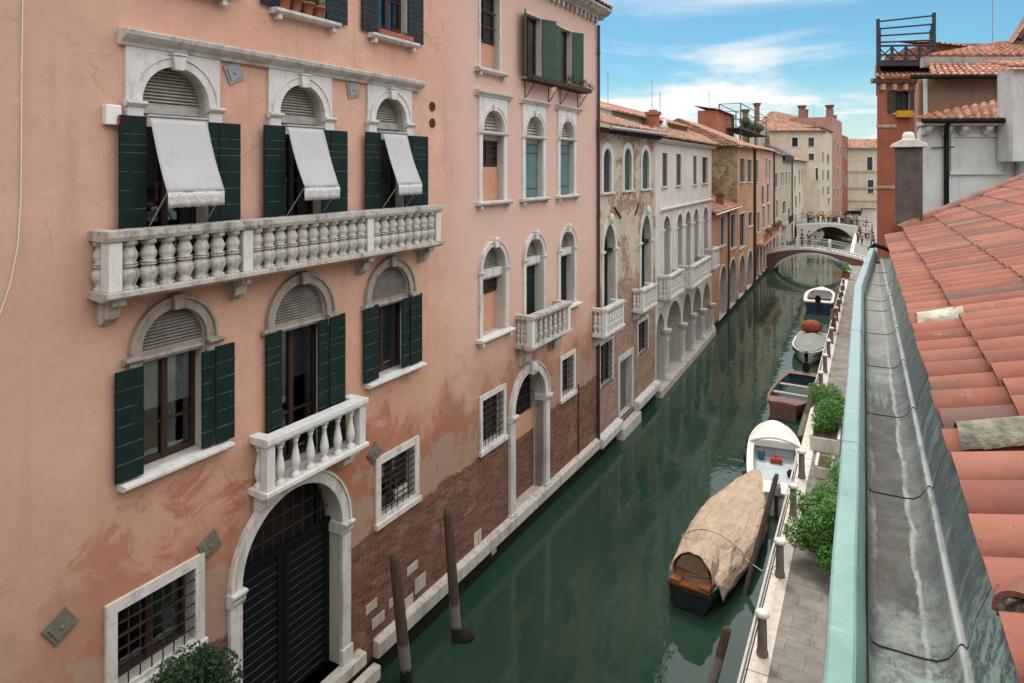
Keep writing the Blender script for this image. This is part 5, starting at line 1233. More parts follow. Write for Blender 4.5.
k = N('tan_tarpaulin'); rd = [k.math('POWER', k.math('SUBTRACT', 1.0, k.math('MULTIPLY', k.math('ABSOLUTE', k.math('SUBTRACT', k.noise(1.0, 2, .5, k.mapv(sc_, rot=(0,0,ro_), loc=(ro_*5,1,2)), .6), .5)), 5.0)), 5.0) for sc_, ro_ in (((.7,2.0,1),.5), ((.6,2.6,1),-.7), ((1.0,1.6,1),1.3))]; k.bump(k.math('ADD', k.math('ADD', rd[0], rd[1]), k.math('ADD', k.math('MULTIPLY', rd[2], .7), k.math('MULTIPLY', k.noise(260, 2), .04))), .5, .05); M['tarp'] = k.fin(k.mix(k.ramp(k.noise(1.3, 5), .35, .65), (.41,.315,.23), (.35,.265,.19)), .9, .15)
M['tarp_grey'] = m_plain('grey_green_tarpaulin', (.27,.29,.26), (.17,.19,.17), 5, .85, .2, .6, bs=14, bd=.05)
M['tarp_brown'] = m_plain('brown_tarpaulin', (.25,.175,.125), (.19,.13,.095), 4, .9, .15, .4, bs=14, bd=.04)
M['red_cover'] = m_plain('faded_red_cover', (.33,.085,.05), (.24,.06,.04), 4, .85, .2, .5, bs=14, bd=.04)
# -- covered boat
bt, L = boat('boat under a tan tarpaulin moored by the quay, varnished wood at its stern', ground(689, 592, .5), ground(757, 474, .6))
W, H = 1.72, .55
m = MB(); hb_, tp = hull(m, L, W, H, stern=.60, bowpow=1.9, tip=.03); m.build('hull', M['hull_black'], bt)
m = MB(); gunwale(m, hb_, tp, L, 0, 1, .10, .05); m.build('gunwale', M['hull_black'], bt)
m = MB(); deck_piece(m, hb_, tp, L, .0, .12, .02, h=.02); m.build('stern_deck', M['varnish'], bt)
for y_ in (-1, 1): MB().box(-L/2+.02, -L/2+.34, y_*.22, y_*(hb_(0)-.03), H+.07, H+.15).build('stern_locker', M['varnish'], bt, .015)
def tarp(u, v):
    t = .055+.95*u; a = v*2-1; b = hb_(min(t,1))*1.05+.09; x = -L/2+L*t
    ridge = .20+.14*math.exp(-((t-.30)/.10)**2)+.12*math.exp(-((t-.62)/.18)**2); ridge *= min(1, (1.01-t)*3.5)
    zz = tp(min(t,1))+.07+ridge*(1-abs(a)**1.7)
    if abs(a) > .86: zz -= (abs(a)-.86)*2.0
    w = mnoise.noise(Vector((x*.8, a*1.6, 0)))*.05+.05*(1-abs(mnoise.noise(Vector((x*.7+a*1.1, a*1.3-x*.2, 3)))))**14+.05*(1-abs(mnoise.noise(Vector((x*.5-a*1.5, a*.9+x*.3, 8)))))**16-.02
    if u == 0: zz -= .08
    return Vector((x+.03*mnoise.noise(Vector((a*3,x,9))), a*b+.03*mnoise.noise(Vector((x*2,a,5))), zz+w*min(1,(1.02-t)*4)))
cv = MB().grid(tarp, 90, 48).build('tarpaulin', M['tarp'], bt, solid=.012)
def hood(u, v):                                            # the cloth over the steering hoop at the stern
    a = PI*u; t = v; r = .50*(1-.25*t); x = -L/2+.22+1.3*t; zt = (.74-.28*t)
    return Vector((x+.05*mnoise.noise(Vector((u*6,t*3,1))), -r*math.cos(a)*(1+.1*math.sin(a*5)*.4), H+.06+zt*max(0,math.sin(a))**.8+.05*mnoise.noise(Vector((u*7,t*4,7)))))
MB().grid(hood, 30, 16).build('hood', M['tarp'], cv, solid=.012)
m = MB(); n = 24; vs = [(-L/2+.28+.05*math.sin(i*1.7), -.44*math.cos(PI*i/n), H+.07+.66*max(0,math.sin(PI*i/n))**.8) for i in range(n+1)]; m.add(vs, [list(range(n+1))]); m.build('hood_flap', M['tarp_brown'], cv, solid=.02)
m = MB(); pts = [Vector((-L/2+1.75+.25*abs(a), a*hb_(.25)*1.08, tp(.25)+.15+.50*(1-abs(a)**1.7))) for a in [i/8-1 for i in range(17)]]; m.path(pts, .022); pts[-1]
m.build('rope', M['rail_pale'], cv)
e1_ = bt.matrix_basis @ Vector((-L/2+2.1, -hb_(.3), H)); pe = FQ.world(post_s(16.4), .25, 1.3)
rp = MB(); rp.path([e1_, e1_*.5+pe*.5-Vector((0,0,.25)), pe], .012); o = rp.build('mooring_rope', M['rail_pale']); tag(o, 'pale mooring rope from the covered boat to a railing post', 'rope')
# -- white motor boat
bt, L = boat('white motorboat with an open grey cockpit behind the covered boat', ground(776, 497, .6), ground(774, 426, .75))
W, H = 1.78, .64
m = MB(); hb_, tp = hull(m, L, W, H, stern=.82, bowpow=3.6, tip=.46); m.build('hull', [M['hull_white']], bt)
m = MB(); shell_inside(m, hb_, tp, L, .22, .14, .70, .12); m.build('cockpit', M['boat_greyfloor'], bt)
m = MB(); gunwale(m, hb_, tp, L, 0, 1, .22, .05, out=.04); m.build('gunwale', M['hull_white'], bt, .01)
m = MB(); deck_piece(m, hb_, tp, L, .68, 1.0, .14); m.build('foredeck', M['hull_white'], bt)
m = MB(); deck_piece(m, hb_, tp, L, .0, .14, .02, h=.03); m.build('stern_deck', M['hull_white'], bt)
m = MB(); b = hb_(.66); m.path([Vector((-L/2+L*(.66+.05*(1-a*a)), a*b*.95, tp(.66)+.12+.10*(1-a*a))) for a in [i/6-1 for i in range(13)]], .035); m.build('canopy_roll', M['canvas'], bt)
m = MB(); m.box(-L/2+L*.16, -L/2+L*.24, -b*.8, b*.8, .22, .50); m.build('seat', M['hull_white'], bt, .03)
for t_, sg_ in ((.3,1),(.55,1),(.8,1),(.35,-1),(.7,-1)): fx_ = -L/2+L*t_; MB().lathe((fx_, sg_*(hb_(t_)+.09), tp(t_)-.42), [(.03,0),(.08,.05),(.085,.3),(.03,.36)], 10).build('fender', M['hull_blue'], bt)
m = MB(); m.grid(lambda u, v: Vector((-L/2+L*u-.01, (v*2-1)*(hb_(u)+.012), .14+.06*0)), 20, 2); m.build('boot_stripe', M['hull_red'], bt)
outboard(bt, -L/2-.12, H-.05, M['zinc'], .9)
Mx = Matrix.Translation(bt.location) @ Matrix.Rotation(bt.rotation_euler.z, 4, 'Z')
def inside(name, label, cat, x, y, z, fn, mat):
    p = Mx @ Vector((x, y, z)); r = thing(name, label, cat, p, bt.rotation_euler.z); m = MB(); fn(m); m.build('body', M[mat], r, .01); m2 = MB(); m2.tube((0,0,.2),(0,.08,.27), .012, 6); m2.build('handle', M['iron'], r); return r
M['blue_plastic'] = m_plain('blue_plastic', (.02,.12,.22), None, 4, .4, .5, 0)
inside('bucket', 'small blue bucket at the front of the white motorboat cockpit', 'bucket', L*.14, .45, .23, lambda m: m.lathe((0,0,0), [(.10,0),(.14,.24),(.15,.25),(.12,.2)], 12), 'blue_plastic')
inside('fuel_tank', 'red fuel tank on the floor of the white motorboat', 'fuel tank', L*.12, -.05, .23, lambda m: (m.box(-.14,.14,-.2,.2,0,.18), m.tube((0,0,.18),(0,0,.21), .04, 8)), 'red_plastic')
inside('bag', 'dark round bag on the right side of the white motorboat floor', 'bag', -L*.06, -.52, .23, lambda m: m.ball((0,0,.1), .2, .15, .12), 'room')
# -- wooden boat
bt, L = boat('bleached red wooden boat with an outboard motor and open benches', ground(806, 375, .45), ground(783, 409, .45))
W, H = 1.85, .5
m = MB(); hb_, tp = hull(m, L, W, H, stern=.74, bowpow=3.5, tip=.58, sheer=.3); m.build('hull', M['boat_pink'], bt)
m = MB(); shell_inside(m, hb_, tp, L, .12, .08, .86, .06); m.build('inside', M['boat_teal'], bt)
m = MB(); gunwale(m, hb_, tp, L, 0, 1, .10, .05); m.build('gunwale', M['boat_pink'], bt)
m = MB(); deck_piece(m, hb_, tp, L, .84, 1.0, .03); b = hb_(1); m.box(L/2-.01, L/2+.05, -b, b, .0, tp(1)+.05); m.build('foredeck', M['boat_pink'], bt)
m = MB(); deck_piece(m, hb_, tp, L, 0, .10, .02); m.build('stern_deck', M['boat_pink'], bt)
for t in (.36, .62): b = hb_(t)-.03; MB().box(-L/2+L*t-.14, -L/2+L*t+.14, -b, b, tp(t)-.08, tp(t)-.03).build('thwart', M['boat_plank'], bt, .01)
for i in range(5): MB().box(-L/2+L*.64, -L/2+L*.84, -.55+i*.23, -.36+i*.23, .15, .17).build('floor_board', M['boat_plank'], bt)
outboard(bt, -L/2-.05, H, M['room'], 1.0)
# -- grey covered boat
bt, L = boat('small white boat under a grey tarpaulin with a red bundle at its stern', ground(814, 332, .6), ground(806, 356, .6))
L = L*.92; W, H = 1.85, .55
m = MB(); hb_, tp = hull(m, L, W, H, stern=.8, bowpow=2.6, tip=.1); m.build('hull', M['hull_white'], bt)
m = MB(); gunwale(m, hb_, tp, L, 0, 1, .12, .05); m.build('gunwale', M['hull_white'], bt)
def tg(u, v):
    t = .22+.77*u; a = v*2-1; b = hb_(t)*1.03; x = -L/2+L*t
    return Vector((x, a*b, tp(t)+.07+(.22*(1-abs(a)**1.5)*min(1,(1.02-t)*4)) - max(0,abs(a)-.88)*2.2+.05*mnoise.noise(Vector((x*3,a*4,2)))))
MB().grid(tg, 30, 20).build('tarpaulin', M['tarp_grey'], bt, solid=.01)
m = MB(); deck_piece(m, hb_, tp, L, 0, .24, .03); m.build('stern_deck', M['boat_plank'], bt)
Mx = Matrix.Translation(bt.location) @ Matrix.Rotation(bt.rotation_euler.z, 4, 'Z')
r0 = thing('furled_cover', 'faded red furled bundle on the stern of the grey-covered boat', 'bundle', Mx @ Vector((-L/2+.5, -.1, H+.1)), bt.rotation_euler.z)
MB().grid(lambda u, v: Vector((.42*math.cos(2*PI*u)*math.sin(PI*v)*(1+.1*math.sin(u*19)), .62*math.sin(2*PI*u)*math.sin(PI*v)*(1+.08*math.sin(u*23)), .42-.42*math.cos(PI*v))), 24, 14).build('cloth', M['red_cover'], r0)
MB().tube((0,-.55,.35),(0,.55,.45), .43*.0+.03, 6).build('cord', M['iron'], r0)
# -- white and navy boat
bt, L = boat('white and navy boat with brown benches, farthest along the quay', ground(817, 309, .6), ground(823, 287, .75))
L = 6.4; W, H = 2.2, .75
m = MB(); hb_, tp = hull(m, L, W, H, stern=.84, bowpow=2.8, tip=.08); m.build('hull', M['hull_blue'], bt)
m = MB(); shell_inside(m, hb_, tp, L, .25, .12, .80, .16); m.build('inside', M['boat_greyfloor'], bt)
m = MB(); gunwale(m, hb_, tp, L, 0, 1, .26, .07, out=.04); m.build('gunwale', M['hull_white'], bt, .01)
m = MB(); deck_piece(m, hb_, tp, L, .80, 1.0, .06); m.build('foredeck', M['hull_white'], bt)
m = MB(); deck_piece(m, hb_, tp, L, 0, .13, .02); m.build('stern_deck', M['hull_white'], bt)
for t in (.32, .56): b = hb_(t)-.2; MB().box(-L/2+L*t-.2, -L/2+L*t+.2, -b, b, .27, .58).build('bench', M['red_cover'] if t < .4 else M['boat_pink'], bt, .03)
outboard(bt, -L/2-.15, H-.05, M['room'], 1.15)
# small gondola-like boats beyond the near bridge
for k_, (xs, ys, xb, yb_, lb, cm) in enumerate([(846,262,838,252,'small white-covered boat moored beyond the near bridge','canvas'), (851,258,846,250,'small dark red boat moored beyond the near bridge','hull_red')]):
    bt, L = boat(lb, ground(xs, ys, .4), ground(xb, yb_, .4)); L = 6.5
    m = MB(); hb_, tp = hull(m, L, 1.6, .55, stern=.6); m.build('hull', M['hull_black'], bt)
    m = MB(); deck_piece(m, hb_, tp, L, .1, 1, .15); m.build('cover', M[cm], bt)
# ================================================================ the house the picture is taken from: gutter, parapet, tiled roof
FR = Frame((0,0), (.515, 1.0))                            # o = inland, to the right
own = FR.empty('near_house', 'near house with a green copper parapet, lead gutter and orange tiled roof', 'house')
k = N('verdigris_copper'); X, Y, Z = k.xyz()
col = k.mix(k.ramp(k.noise(2.2, 7, .7), .35, .65), (.16,.265,.24), (.11,.20,.18))
col = k.mix(k.ramp(k.math('ADD', X, k.math('MULTIPLY', k.noise(1.5, 4), 2)), 3.2, 6.5), col, (.175,.24,.245))
col = k.mix(k.math('MULTIPLY', k.ramp(k.noise(1, 7, .75, k.mapv((14,4,4))), .56, .70), .6), col, (.27,.34,.34))
col = k.mix(k.math('MULTIPLY', k.ramp(k.noise(5, 8, .78, k.mapv((.7,1,1), loc=(3.7,3,0))), .60, .66), .75), col, (.10,.15,.14))
k.bump(k.noise(12, 5, .6), .12, .01); M['copper'] = k.fin(col, .6, .35)
k = N('old_lead_sheet'); X, Y, Z = k.xyz()
q = k.math('MULTIPLY', Y, -1)
base = k.mix(k.ramp(k.noise(1, 7, .7, k.mapv((1.6,9,9))), .35, .65), (.115,.118,.107), (.07,.076,.073))
base = k.mix(k.math('MULTIPLY', k.ramp(k.noise(3.5, 9, .78), .48, .62), .75), base, (.21,.215,.19))
base = k.mix(k.math('MULTIPLY', k.ramp(k.noise(1, 8, .75, k.mapv((2.2,14,14), loc=(5,1,1))), .52, .66), .7), base, (.10,.10,.092))
base = k.mix(k.math('MULTIPLY', k.ramp(X, 4.8, 7.5), .5), base, (.235,.23,.20))
wob = k.math('MULTIPLY', k.math('SUBTRACT', k.noise(2.6, 7, .72, k.mapv((1.0,2,2))), .5), .075)
qq = k.math('ADD', q, wob)
mid = k.math('MULTIPLY', k.ramp(qq, .032, .045), k.ramp(qq, .158, .166, 1, 0))
near = k.math('MULTIPLY', k.ramp(k.math('ADD', X, k.math('MULTIPLY', wob, 9)), 2.50, 2.62), k.ramp(k.math('ADD', X, k.math('MULTIPLY', k.math('SUBTRACT', k.noise(1, 6, .7, k.mapv((2.0,30,30))), .5), 2.2)), 4.85, 5.0, 1, 0))
bank = k.math('MULTIPLY', k.ramp(qq, .176, .190), k.ramp(q, .236, .246, 1, 0))
base = k.mix(k.math('MULTIPLY', bank, k.ramp(X, 7.0, 4.5, .35, .8)), base, k.mix(k.ramp(k.noise(8, 7, .75), .45, .65), (.055,.06,.06), (.11,.115,.107)))
rim = k.math('MULTIPLY', k.math('MULTIPLY', k.ramp(qq, .160, .166), k.ramp(qq, .172, .182, 1, 0)), k.ramp(k.noise(5, 6, .7), .35, .6))
base = k.mix(k.math('MULTIPLY', rim, .85), base, (.26,.26,.225))
base = k.mix(k.math('MULTIPLY', k.math('MULTIPLY', mid, near), .95), base, k.mix(k.ramp(k.noise(4, 7, .72), .4, .65), (.062,.052,.045), (.042,.039,.037)))
crest = k.math('MULTIPLY', k.math('MULTIPLY', k.ramp(q, .244, .250), k.ramp(q, .262, .270, 1, 0)), k.ramp(k.noise(1, 6, .7, k.mapv((2.5,8,8))), .36, .54))
base = k.mix(k.math('MULTIPLY', crest, .8), base, (.33,.34,.33))
up = k.ramp(k.math('ADD', q, k.math('MULTIPLY', wob, .2)), .264, .272)
upc = k.mix(k.ramp(k.noise(1, 8, .78, k.mapv((9,2,2.5))), .50, .64), (.045,.062,.068), (.13,.15,.15))
base = k.mix(k.math('MULTIPLY', up, k.ramp(X, 7.5, 4.0, .45, .95)), base, upc)
gr = k.math('MULTIPLY', k.ramp(k.noise(9, 9, .8), .46, .56), k.ramp(X, 2.1, 2.7, .85, .12))
base = k.mix(gr, base, (.19,.26,.22))
rust = k.math('MULTIPLY', k.ramp(k.noise(6, 7, .75, k.mapv((1,1,1), loc=(8,2,2))), .62, .7), .4); base = k.mix(rust, base, (.25,.13,.085))
wv = k.n('ShaderNodeTexWave', wave_type='BANDS', bands_direction='Y'); k.l(k.tc.outputs['Object'], wv.inputs[0]); wv.inputs['Scale'].default_value = 30; wv.inputs['Distortion'].default_value = .4
k.bump(k.math('ADD', k.math('MULTIPLY', wv.outputs['Fac'], .35), k.noise(30, 5, .7)), .22, .005); M['lead'] = k.fin(k.mix(1.0, base, base) if False else base, .72, .22)
M['lap_dark'] = m_plain('dark_lead_edge', (.05,.055,.055), None, 4, .6, .4, 0)  # dark colour stands in for the shadow gap at each seam
def qoff(s, s0=8.55): return max(0, s-s0)*.0425
def sweep(m, prof, ss, qo, dz=(0,0), close=False):
    n = len(prof); vs = []
    for i, s in enumerate(ss):
        f = i/(len(ss)-1)
        for a, z in prof: vs.append((s, -(a+qo(s)), z+dz[0]*(1-f)+dz[1]*f))
    fs = []
    for i in range(len(ss)-1):
        for j in range(n if close else n-1): fs.append((i*n+j, i*n+(j+1) % n, (i+1)*n+(j+1) % n, (i+1)*n+j))
    m.add(vs, fs)
    return m
END = 12.75
ss = [-2.5, 0, 2, 4, 6, 8, 8.55, 9.5, 11, END]
# parapet cap: outer lip, top, chamfer and inner face
ss = [-2.5+i*(END+2.5)/90 for i in range(91)]
def qoff_w(s): return qoff(s)+.0035*mnoise.noise(Vector((s*1.7, 0, 0)))+.0015*mnoise.noise(Vector((s*6, 3, 0)))
m = MB(); sweep(m, [(-.088,9.30),(-.098,9.44),(-.094,9.478),(-.086,9.484),(-.028,9.484),(-.020,9.478),(.008,9.402),(.012,9.30)], ss, qoff_w, close=True)
m.v = [(x, y, z+(.0035*mnoise.noise(Vector((x*2.3, y*9, 1)))+.002*mnoise.noise(Vector((x*8, y*30, 4))) if z > 9.35 else 0)) for x, y, z in m.v]
m.add([(END, -(a+qoff(END)), z) for a, z in [(-.088,9.30),(-.094,9.478),(-.0205,9.478),(.01,9.402),(.012,9.30)]], [(0,1,2,3,4)])
cp = m.build('parapet', M['copper'], own)
for s in (1.1, 3.66, 6.2, 10.6): sweep(MB(), [(-.100,9.44),(-.095,9.481),(-.086,9.4865),(-.028,9.4865),(-.019,9.480),(.010,9.402)], [s, s+.07], qoff).build('lap_joint', M['copper'], cp)
gp = [(.012,9.42),(.015,9.36),(.022,9.338),(.04,9.330),(.16,9.329),(.195,9.333),(.222,9.350),(.240,9.378),(.246,9.392),(.252,9.402),(.260,9.402),(.267,9.394),(.272,9.402),(.290,9.49),(.335,9.612)]
seams = [-2.5, -1.3, -.1, 1.05, 2.38, 3.50, 4.61, 5.72, 6.85, 7.95, 8.55, 9.7, 10.9, END]
m = MB(); LAPS = []
for a, b in zip(seams[:-1], seams[1:]):
    st = [a+(b+.03-a)*i/8 for i in range(9)]
    sweep(m, gp, st, qoff, (.006, .0))
    sweep(m, [(x, z+.006-.012) for x, z in gp][::1], [a-.0005, a], qoff)
    vs = [(a, -(x+qoff(a)), z+.006) for x, z in gp] + [(a, -(x+qoff(a)), z-.004) for x, z in gp]; n = len(gp); LAPS.append(MB().add(vs, [(i, i+1, i+1+n, i+n) for i in range(n-1)]))
m.sm = [True]*len(m.f)
gu = m.build('gutter', M['lead'], own); [q.build('lap_edge', M['lap_dark'], gu) for q in LAPS]
m = MB(); m.box(11.9, 12.4, .04, .22, 9.345, 9.36); m.build('drain_grate', M['iron_rust'], gu)
m = MB(); s = END; o_ = qoff(END); m.prof(s-.05, s+.12, [(-.12+o_,9.47),(-.02+o_,9.56),(.10+o_,9.52),(.34+o_,9.40),(.34+o_,9.36),(.10+o_,9.46),(-.02+o_,9.50),(-.12+o_,9.43)][::-1]); m.build('flashing', M['room'], own, .01)
# roof plane: z = ZE + SL*(o-OE)
OE, ZE, SL = .321, 9.615, .28
def ray_roof(x, y):
    u = (x-CX)/FOC; dx, dy = FR.d.x, FR.d.y
    qk = FR.n.x*u+FR.n.y; c = (y-CY)/FOC                    # o = qk*Y, z = CAMZ-c*Y
    Y = (CAMZ-ZE+SL*OE)/(c+SL*qk); return Vector((FR.d.x*u*Y+FR.d.y*Y, qk*Y, CAMZ-c*Y))
V0, V1 = ray_roof(898, 236), ray_roof(1024, 181); V2 = V0+(V1-V0)*2.2
def qeave(s): return OE+max(0, s-9.48)*.0425
def inside_roof(p):
    s, o = p.x, -p.y
    if o < qeave(s)-.06: return False
    e = V1-V0; side = e.x*(o-V0.y)-e.y*(s-V0.x)
    return side < 0 if True else side > 0
tst = inside_roof(Vector((3, -1.5, 0)))
if not tst:
    _old = inside_roof
    def inside_roof(p):
        s, o = p.x, -p.y
        if o < qeave(s)-.06: return False
        e = V1-V0; return e.x*(o-V0.y)-e.y*(s-V0.x) > 0
def RP(s, o, dz=0.0): return Vector((s, -o, ZE+SL*(o-OE)+dz))
m = MB(); c0 = OE+.275; TOP = 7.5
roof_tiles(m, RP(-3,OE), RP(20.2,OE), RP(-3,c0+.05), RP(20.2,c0+.05), pitch=.27, expo=.34, rise=.080, seg=10, inside=inside_roof, jit=.008, width=.95, lap=.015, lift_=.006)
n1 = len(m.f)
roof_tiles(m, RP(-3,c0,.024), RP(20.2,c0,.024), RP(-3,TOP,.024), RP(20.2,TOP,.024), pitch=.27, expo=.56, rise=.080, seg=10, inside=inside_roof, jit=.009, width=.95, lap=.015, lift_=.006)
rf = m.build('roof', M['tile_near'], own)
m = MB(); m.add([RP(-3,OE+.1,-.01), RP(9.48,OE+.1,-.01), RP(V0.x,V0.y,-.01), RP(V2.x,V2.y,-.01), RP(-3,14,-.01)], [(0,1,2,3,4)]); m.add([RP(-3,OE+.1,-.05), RP(9.48,OE+.1,-.05), RP(V0.x,V0.y,-.05), RP(V2.x,V2.y,-.05), RP(-3,14,-.05)], [(4,3,2,1,0)]); m.build('roof_deck', M['pan'], rf)
m = MB(); d = (V2-V0); L = Vector((d.x, -d.y, d.z)).length; n = int(L/.45)
for i in range(n):
    a = RP(V0.x+d.x*i/n, V0.y+d.y*i/n, .08); b = RP(V0.x+d.x*(i+1.08)/n, V0.y+d.y*(i+1.08)/n, .08)
    m.tube(a+Vector((0,0,.0)), b+Vector((0,0,.02)), .105, 10, .09)
m.build('verge_tiles', M['tile_near'], rf)
M['mortar'] = m_plain('pale_lime_mortar', (.48,.44,.36), (.25,.23,.18), 9, .95, .1, .8, bs=16, bd=.03)
M['mortar_dark'] = m_plain('lichened_mortar', (.25,.23,.18), (.10,.095,.075), 12, .95, .1, .9, bs=22, bd=.03)
def lumps(pts, r, mat, name='mortar_patch'):
    m = MB()
    for p in pts:
        rr = r*R.uniform(.7, 1.25); m.grid(lambda u, v, p=p, rr=rr: Vector(p)+Vector((rr*1.3*math.cos(2*PI*u)*math.sin(PI*v), rr*math.sin(2*PI*u)*math.sin(PI*v), -rr*.6*math.cos(PI*v)))*(1+.25*mnoise.noise(Vector((u*5,v*5,p[0]*9)))), 12, 8)
    return m.build(name, M[mat], rf)
NR = round(23.2/.27); PW = 23.2/NR
def crust(px_, o0, o1, mat, cover=.55, seed=0):
    # a crust of mortar and lichen over one cover tile: follows the tile, ragged at the edges
    c_ = ray_roof(*px_); i = int((c_.x+3)/PW); sc = -3+(i+.5)*PW; m = MB(); nu, nv = 26, 34; vs = []; ok = []
    for jv in range(nv+1):
        for iu in range(nu+1):
            u, v = iu/nu, jv/nv; a = PI*(.08+.84*u); o = o0+(o1-o0)*v
            n_ = mnoise.fractal(Vector((u*2.2, v*4, seed)), 1.0, 2.1, 5)
            edge = min(v, 1-v)*7*min(1, min(u, 1-u)*9); h = min(1, edge)*.4+n_*.9-(1-cover)
            vs.append(RP(sc-PW*.485*math.cos(a), o, .022+.079*math.sin(a)+.016+max(-.012, min(.006, h*.02)))); ok.append(h > -.12)
    fs = [(jv*(nu+1)+iu, jv*(nu+1)+iu+1, (jv+1)*(nu+1)+iu+1, (jv+1)*(nu+1)+iu) for jv in range(nv) for iu in range(nu)]
    fs = [f for f in fs if all(ok[q] for q in f)]
    m.add(vs, fs, True); return m.build('mortar_patch', M[mat], rf)
crust((938, 323), OE+.02, OE+.30, 'mortar', 1.5, 3); crust((985, 441), OE+.02, OE+.30, 'mortar_dark', 1.4, 11); crust((1012, 293), OE+.78, OE+1.2, 'mortar_dark', 1.15, 5)
# loose ridge tile bedded in mortar at the eave
p0 = ray_roof(1034, 640)
A = RP(p0.x, p0.y, .02); B = RP(p0.x+.36, p0.y+.26, .02); ax = (B-A).normalized(); sd = ax.cross(Vector((0,0,1))).normalized(); upv = sd.cross(ax)
m = MB()
def et(u, v, r): return A+(B-A)*v+(sd*math.cos(PI*u)*-1+upv*math.sin(PI*u)*.95)*r
m.grid(lambda u, v: et(u, v, .098-.01*v), 16, 5); m.grid(lambda u, v: et(1-u, v, .082-.01*v), 16, 5)
for i in range(16):
    u0, u1 = i/16, (i+1)/16; m.add([et(u0,0,.098), et(u1,0,.098), et(u1,0,.082), et(u0,0,.082)], [(0,1,2,3)])
et_ = m.build('end_tile', M['tile_near'], rf)
m = MB(); m.grid(lambda u, v: A+ax*(-.012+.03*mnoise.noise(Vector((u*6,v*6,1))))+(sd*(u*2-1)*-.08*math.sqrt(max(.02,1-(v*.95)**2))+upv*v*.078), 10, 8); m.build('mortar_plug', M['mortar_dark'], et_)
# chimney
c = ray_roof(908.5, 229); zb = c.z-.3; w = .205
m = MB(); zt = 10.8+20.5*(FR.d.y*c.x+FR.n.y*c.y)/FOC
M['chimney_render'] = m_plain('dark_chimney_render', (.135,.112,.102), (.075,.064,.06), 4, .95, .15, .5, bs=30, bd=.02)
ch = MB().box(c.x-w, c.x+w, c.y-w, c.y+w, zb, zt).build('chimney', M['chimney_render'], rf, .012)
ch.location = (0,0,0)
m = MB(); m.prof(c.x-w-.07, c.x+w+.07, [(c.y-w-.07,zt),(c.y+w+.07,zt),(c.y+w+.07,zt+.05),(c.y+.12,zt+.13),(c.y-.12,zt+.13),(c.y-w-.07,zt+.05)][::-1]); m.lathe((c.x,-c.y,zt+.125), [(.11,0),(.095,.06),(.10,.07),(.08,.13),(.05,.15)], 12); m.build('chimney_cap', M['white_trim'], ch, .01)
# body of the house below
m = MB(); m.prof(-2.5, 8.55, [(-.085,1.0),(-.085,9.31),(8,9.31),(8,1.0)]); m.prof(8.56, END-.02, [(-.0,1.0),(-.0,9.31),(8,9.31),(8,1.0)])
m.build('wall', M['cream_wall'], own)

# ================================================================ houses behind on the right bank
FW = Frame((0, 22.0), (1, 0)); hw = house(FW, 'white_house', 'grey-white rendered house with stone brackets and a dark gutter behind the tiled roof'); hl = []
a0, a1 = FW.s_at(921), FW.s_at(1075); zt = FW.z(960, 126)
house_wall(hw, FW, a0, a1, 1.0, zt, 4.2, 'greywhite_wall', hl, skew=.56)
m = MB(); m.prof(a0-.12, a1, [(-.05,zt),(.3,zt),(.36,zt+.06),(.36,zt+.12),(-.05,zt+.14)]); m.build('eaves_cornice', M['greywhite_wall'], hw)
m = MB(); m.tube((a0-.2,-.42,zt+.14),(a1,-.42,zt+.16), .085, 8); m.build('gutter', M['room'], hw)
for x in (924, 944, 960, 984, 1003, 1020): s = FW.s_at(x); MB().prof(s-.1, s+.1, [(-.02,zt-.02),(.3,zt-.02),(.3,zt-.12),(.12,zt-.3),(-.02,zt-.3)][::-1]).build('bracket', M['greywhite_wall'], hw, .015)
m = MB(); f0, f1, g0_, g1_ = FW.s_at(950), FW.s_at(1001), FW.z(975, 172), FW.z(975, 134); slab_with_hole(m, [(f0,g0_),(f1,g0_),(f1,g1_),(f0,g1_)], [(f0+.1,g0_+.12),(f1-.1,g0_+.12),(f1-.1,g1_-.1),(f0+.1,g1_-.1)], -.01, .05); m.box(f0-.06, f1+.06, 0, .09, g0_-.08, g0_+.02); m.build('blind_window', M['greywhite_wall'], hw)
s = FW.s_at(944.5); m = MB(); m.path([(s-.12,-.38,zt+.1),(s-.12,-.3,zt-.1),(s,-.1,zt-.4),(s,-.1,7.5)], .075, 8); m.build('drainpipe', M['room'], hw)
s = FW.s_at(1015); m = MB(); m.path([(s,-.1,zt+.1),(s,-.1,7.5)], .06, 8); m.build('drainpipe', M['zinc'], hw)
s = FW.s_at(930); m = MB(); m.tube((s,-.06,FW.z(930,148)),(FW.s_at(953),-.06,FW.z(953,147)), .02, 6); m.build('cable', M['iron'], hw)
# lean-to roof of the white house and the brown house behind it
FBr = Frame((0, 26.6), (1, 0)); BX0, BX1 = FBr.s_at(926), FBr.s_at(1016)
z0_ = zt+.16
zr1 = 10.8+78*26.6/FOC
MBt = MB(); roof_tiles(MBt, (a0-.1,-.42,z0_), (a1,-.42,z0_), (a0-.1,.3,z0_+.12), (BX1+2.2,4.5,zr1+.15), pitch=.27, expo=.42, rise=.075, seg=6)
MBt.build('roof', M['tile_red'], hw); m = MB(); m.add([(a0-.1,-.42,z0_-.01),(a1,-.42,z0_-.01),(BX1+2.2,4.5,zr1+.14),(a0-.1,.3,z0_+.11)], [(0,1,2,3)]); m.build('roof_deck', M['pan'], hw)
hbw = house(FBr, 'brown_house', 'brown rendered house with two tiers of roof tiles above the white house'); hl = []
zw = FBr.z(960, 79)
house_wall(hbw, FBr, BX0-.3, BX1+6, 8, zw, 5, 'brown_wall', hl, skew=.56)
m = MB(); m.tube((BX0-.9,-.55,zw+.02),(BX1+3,-.55,zw+.02), .09, 8); m.build('gutter', M['room'], hbw)
t0, t1 = zw+.05, zw+.80
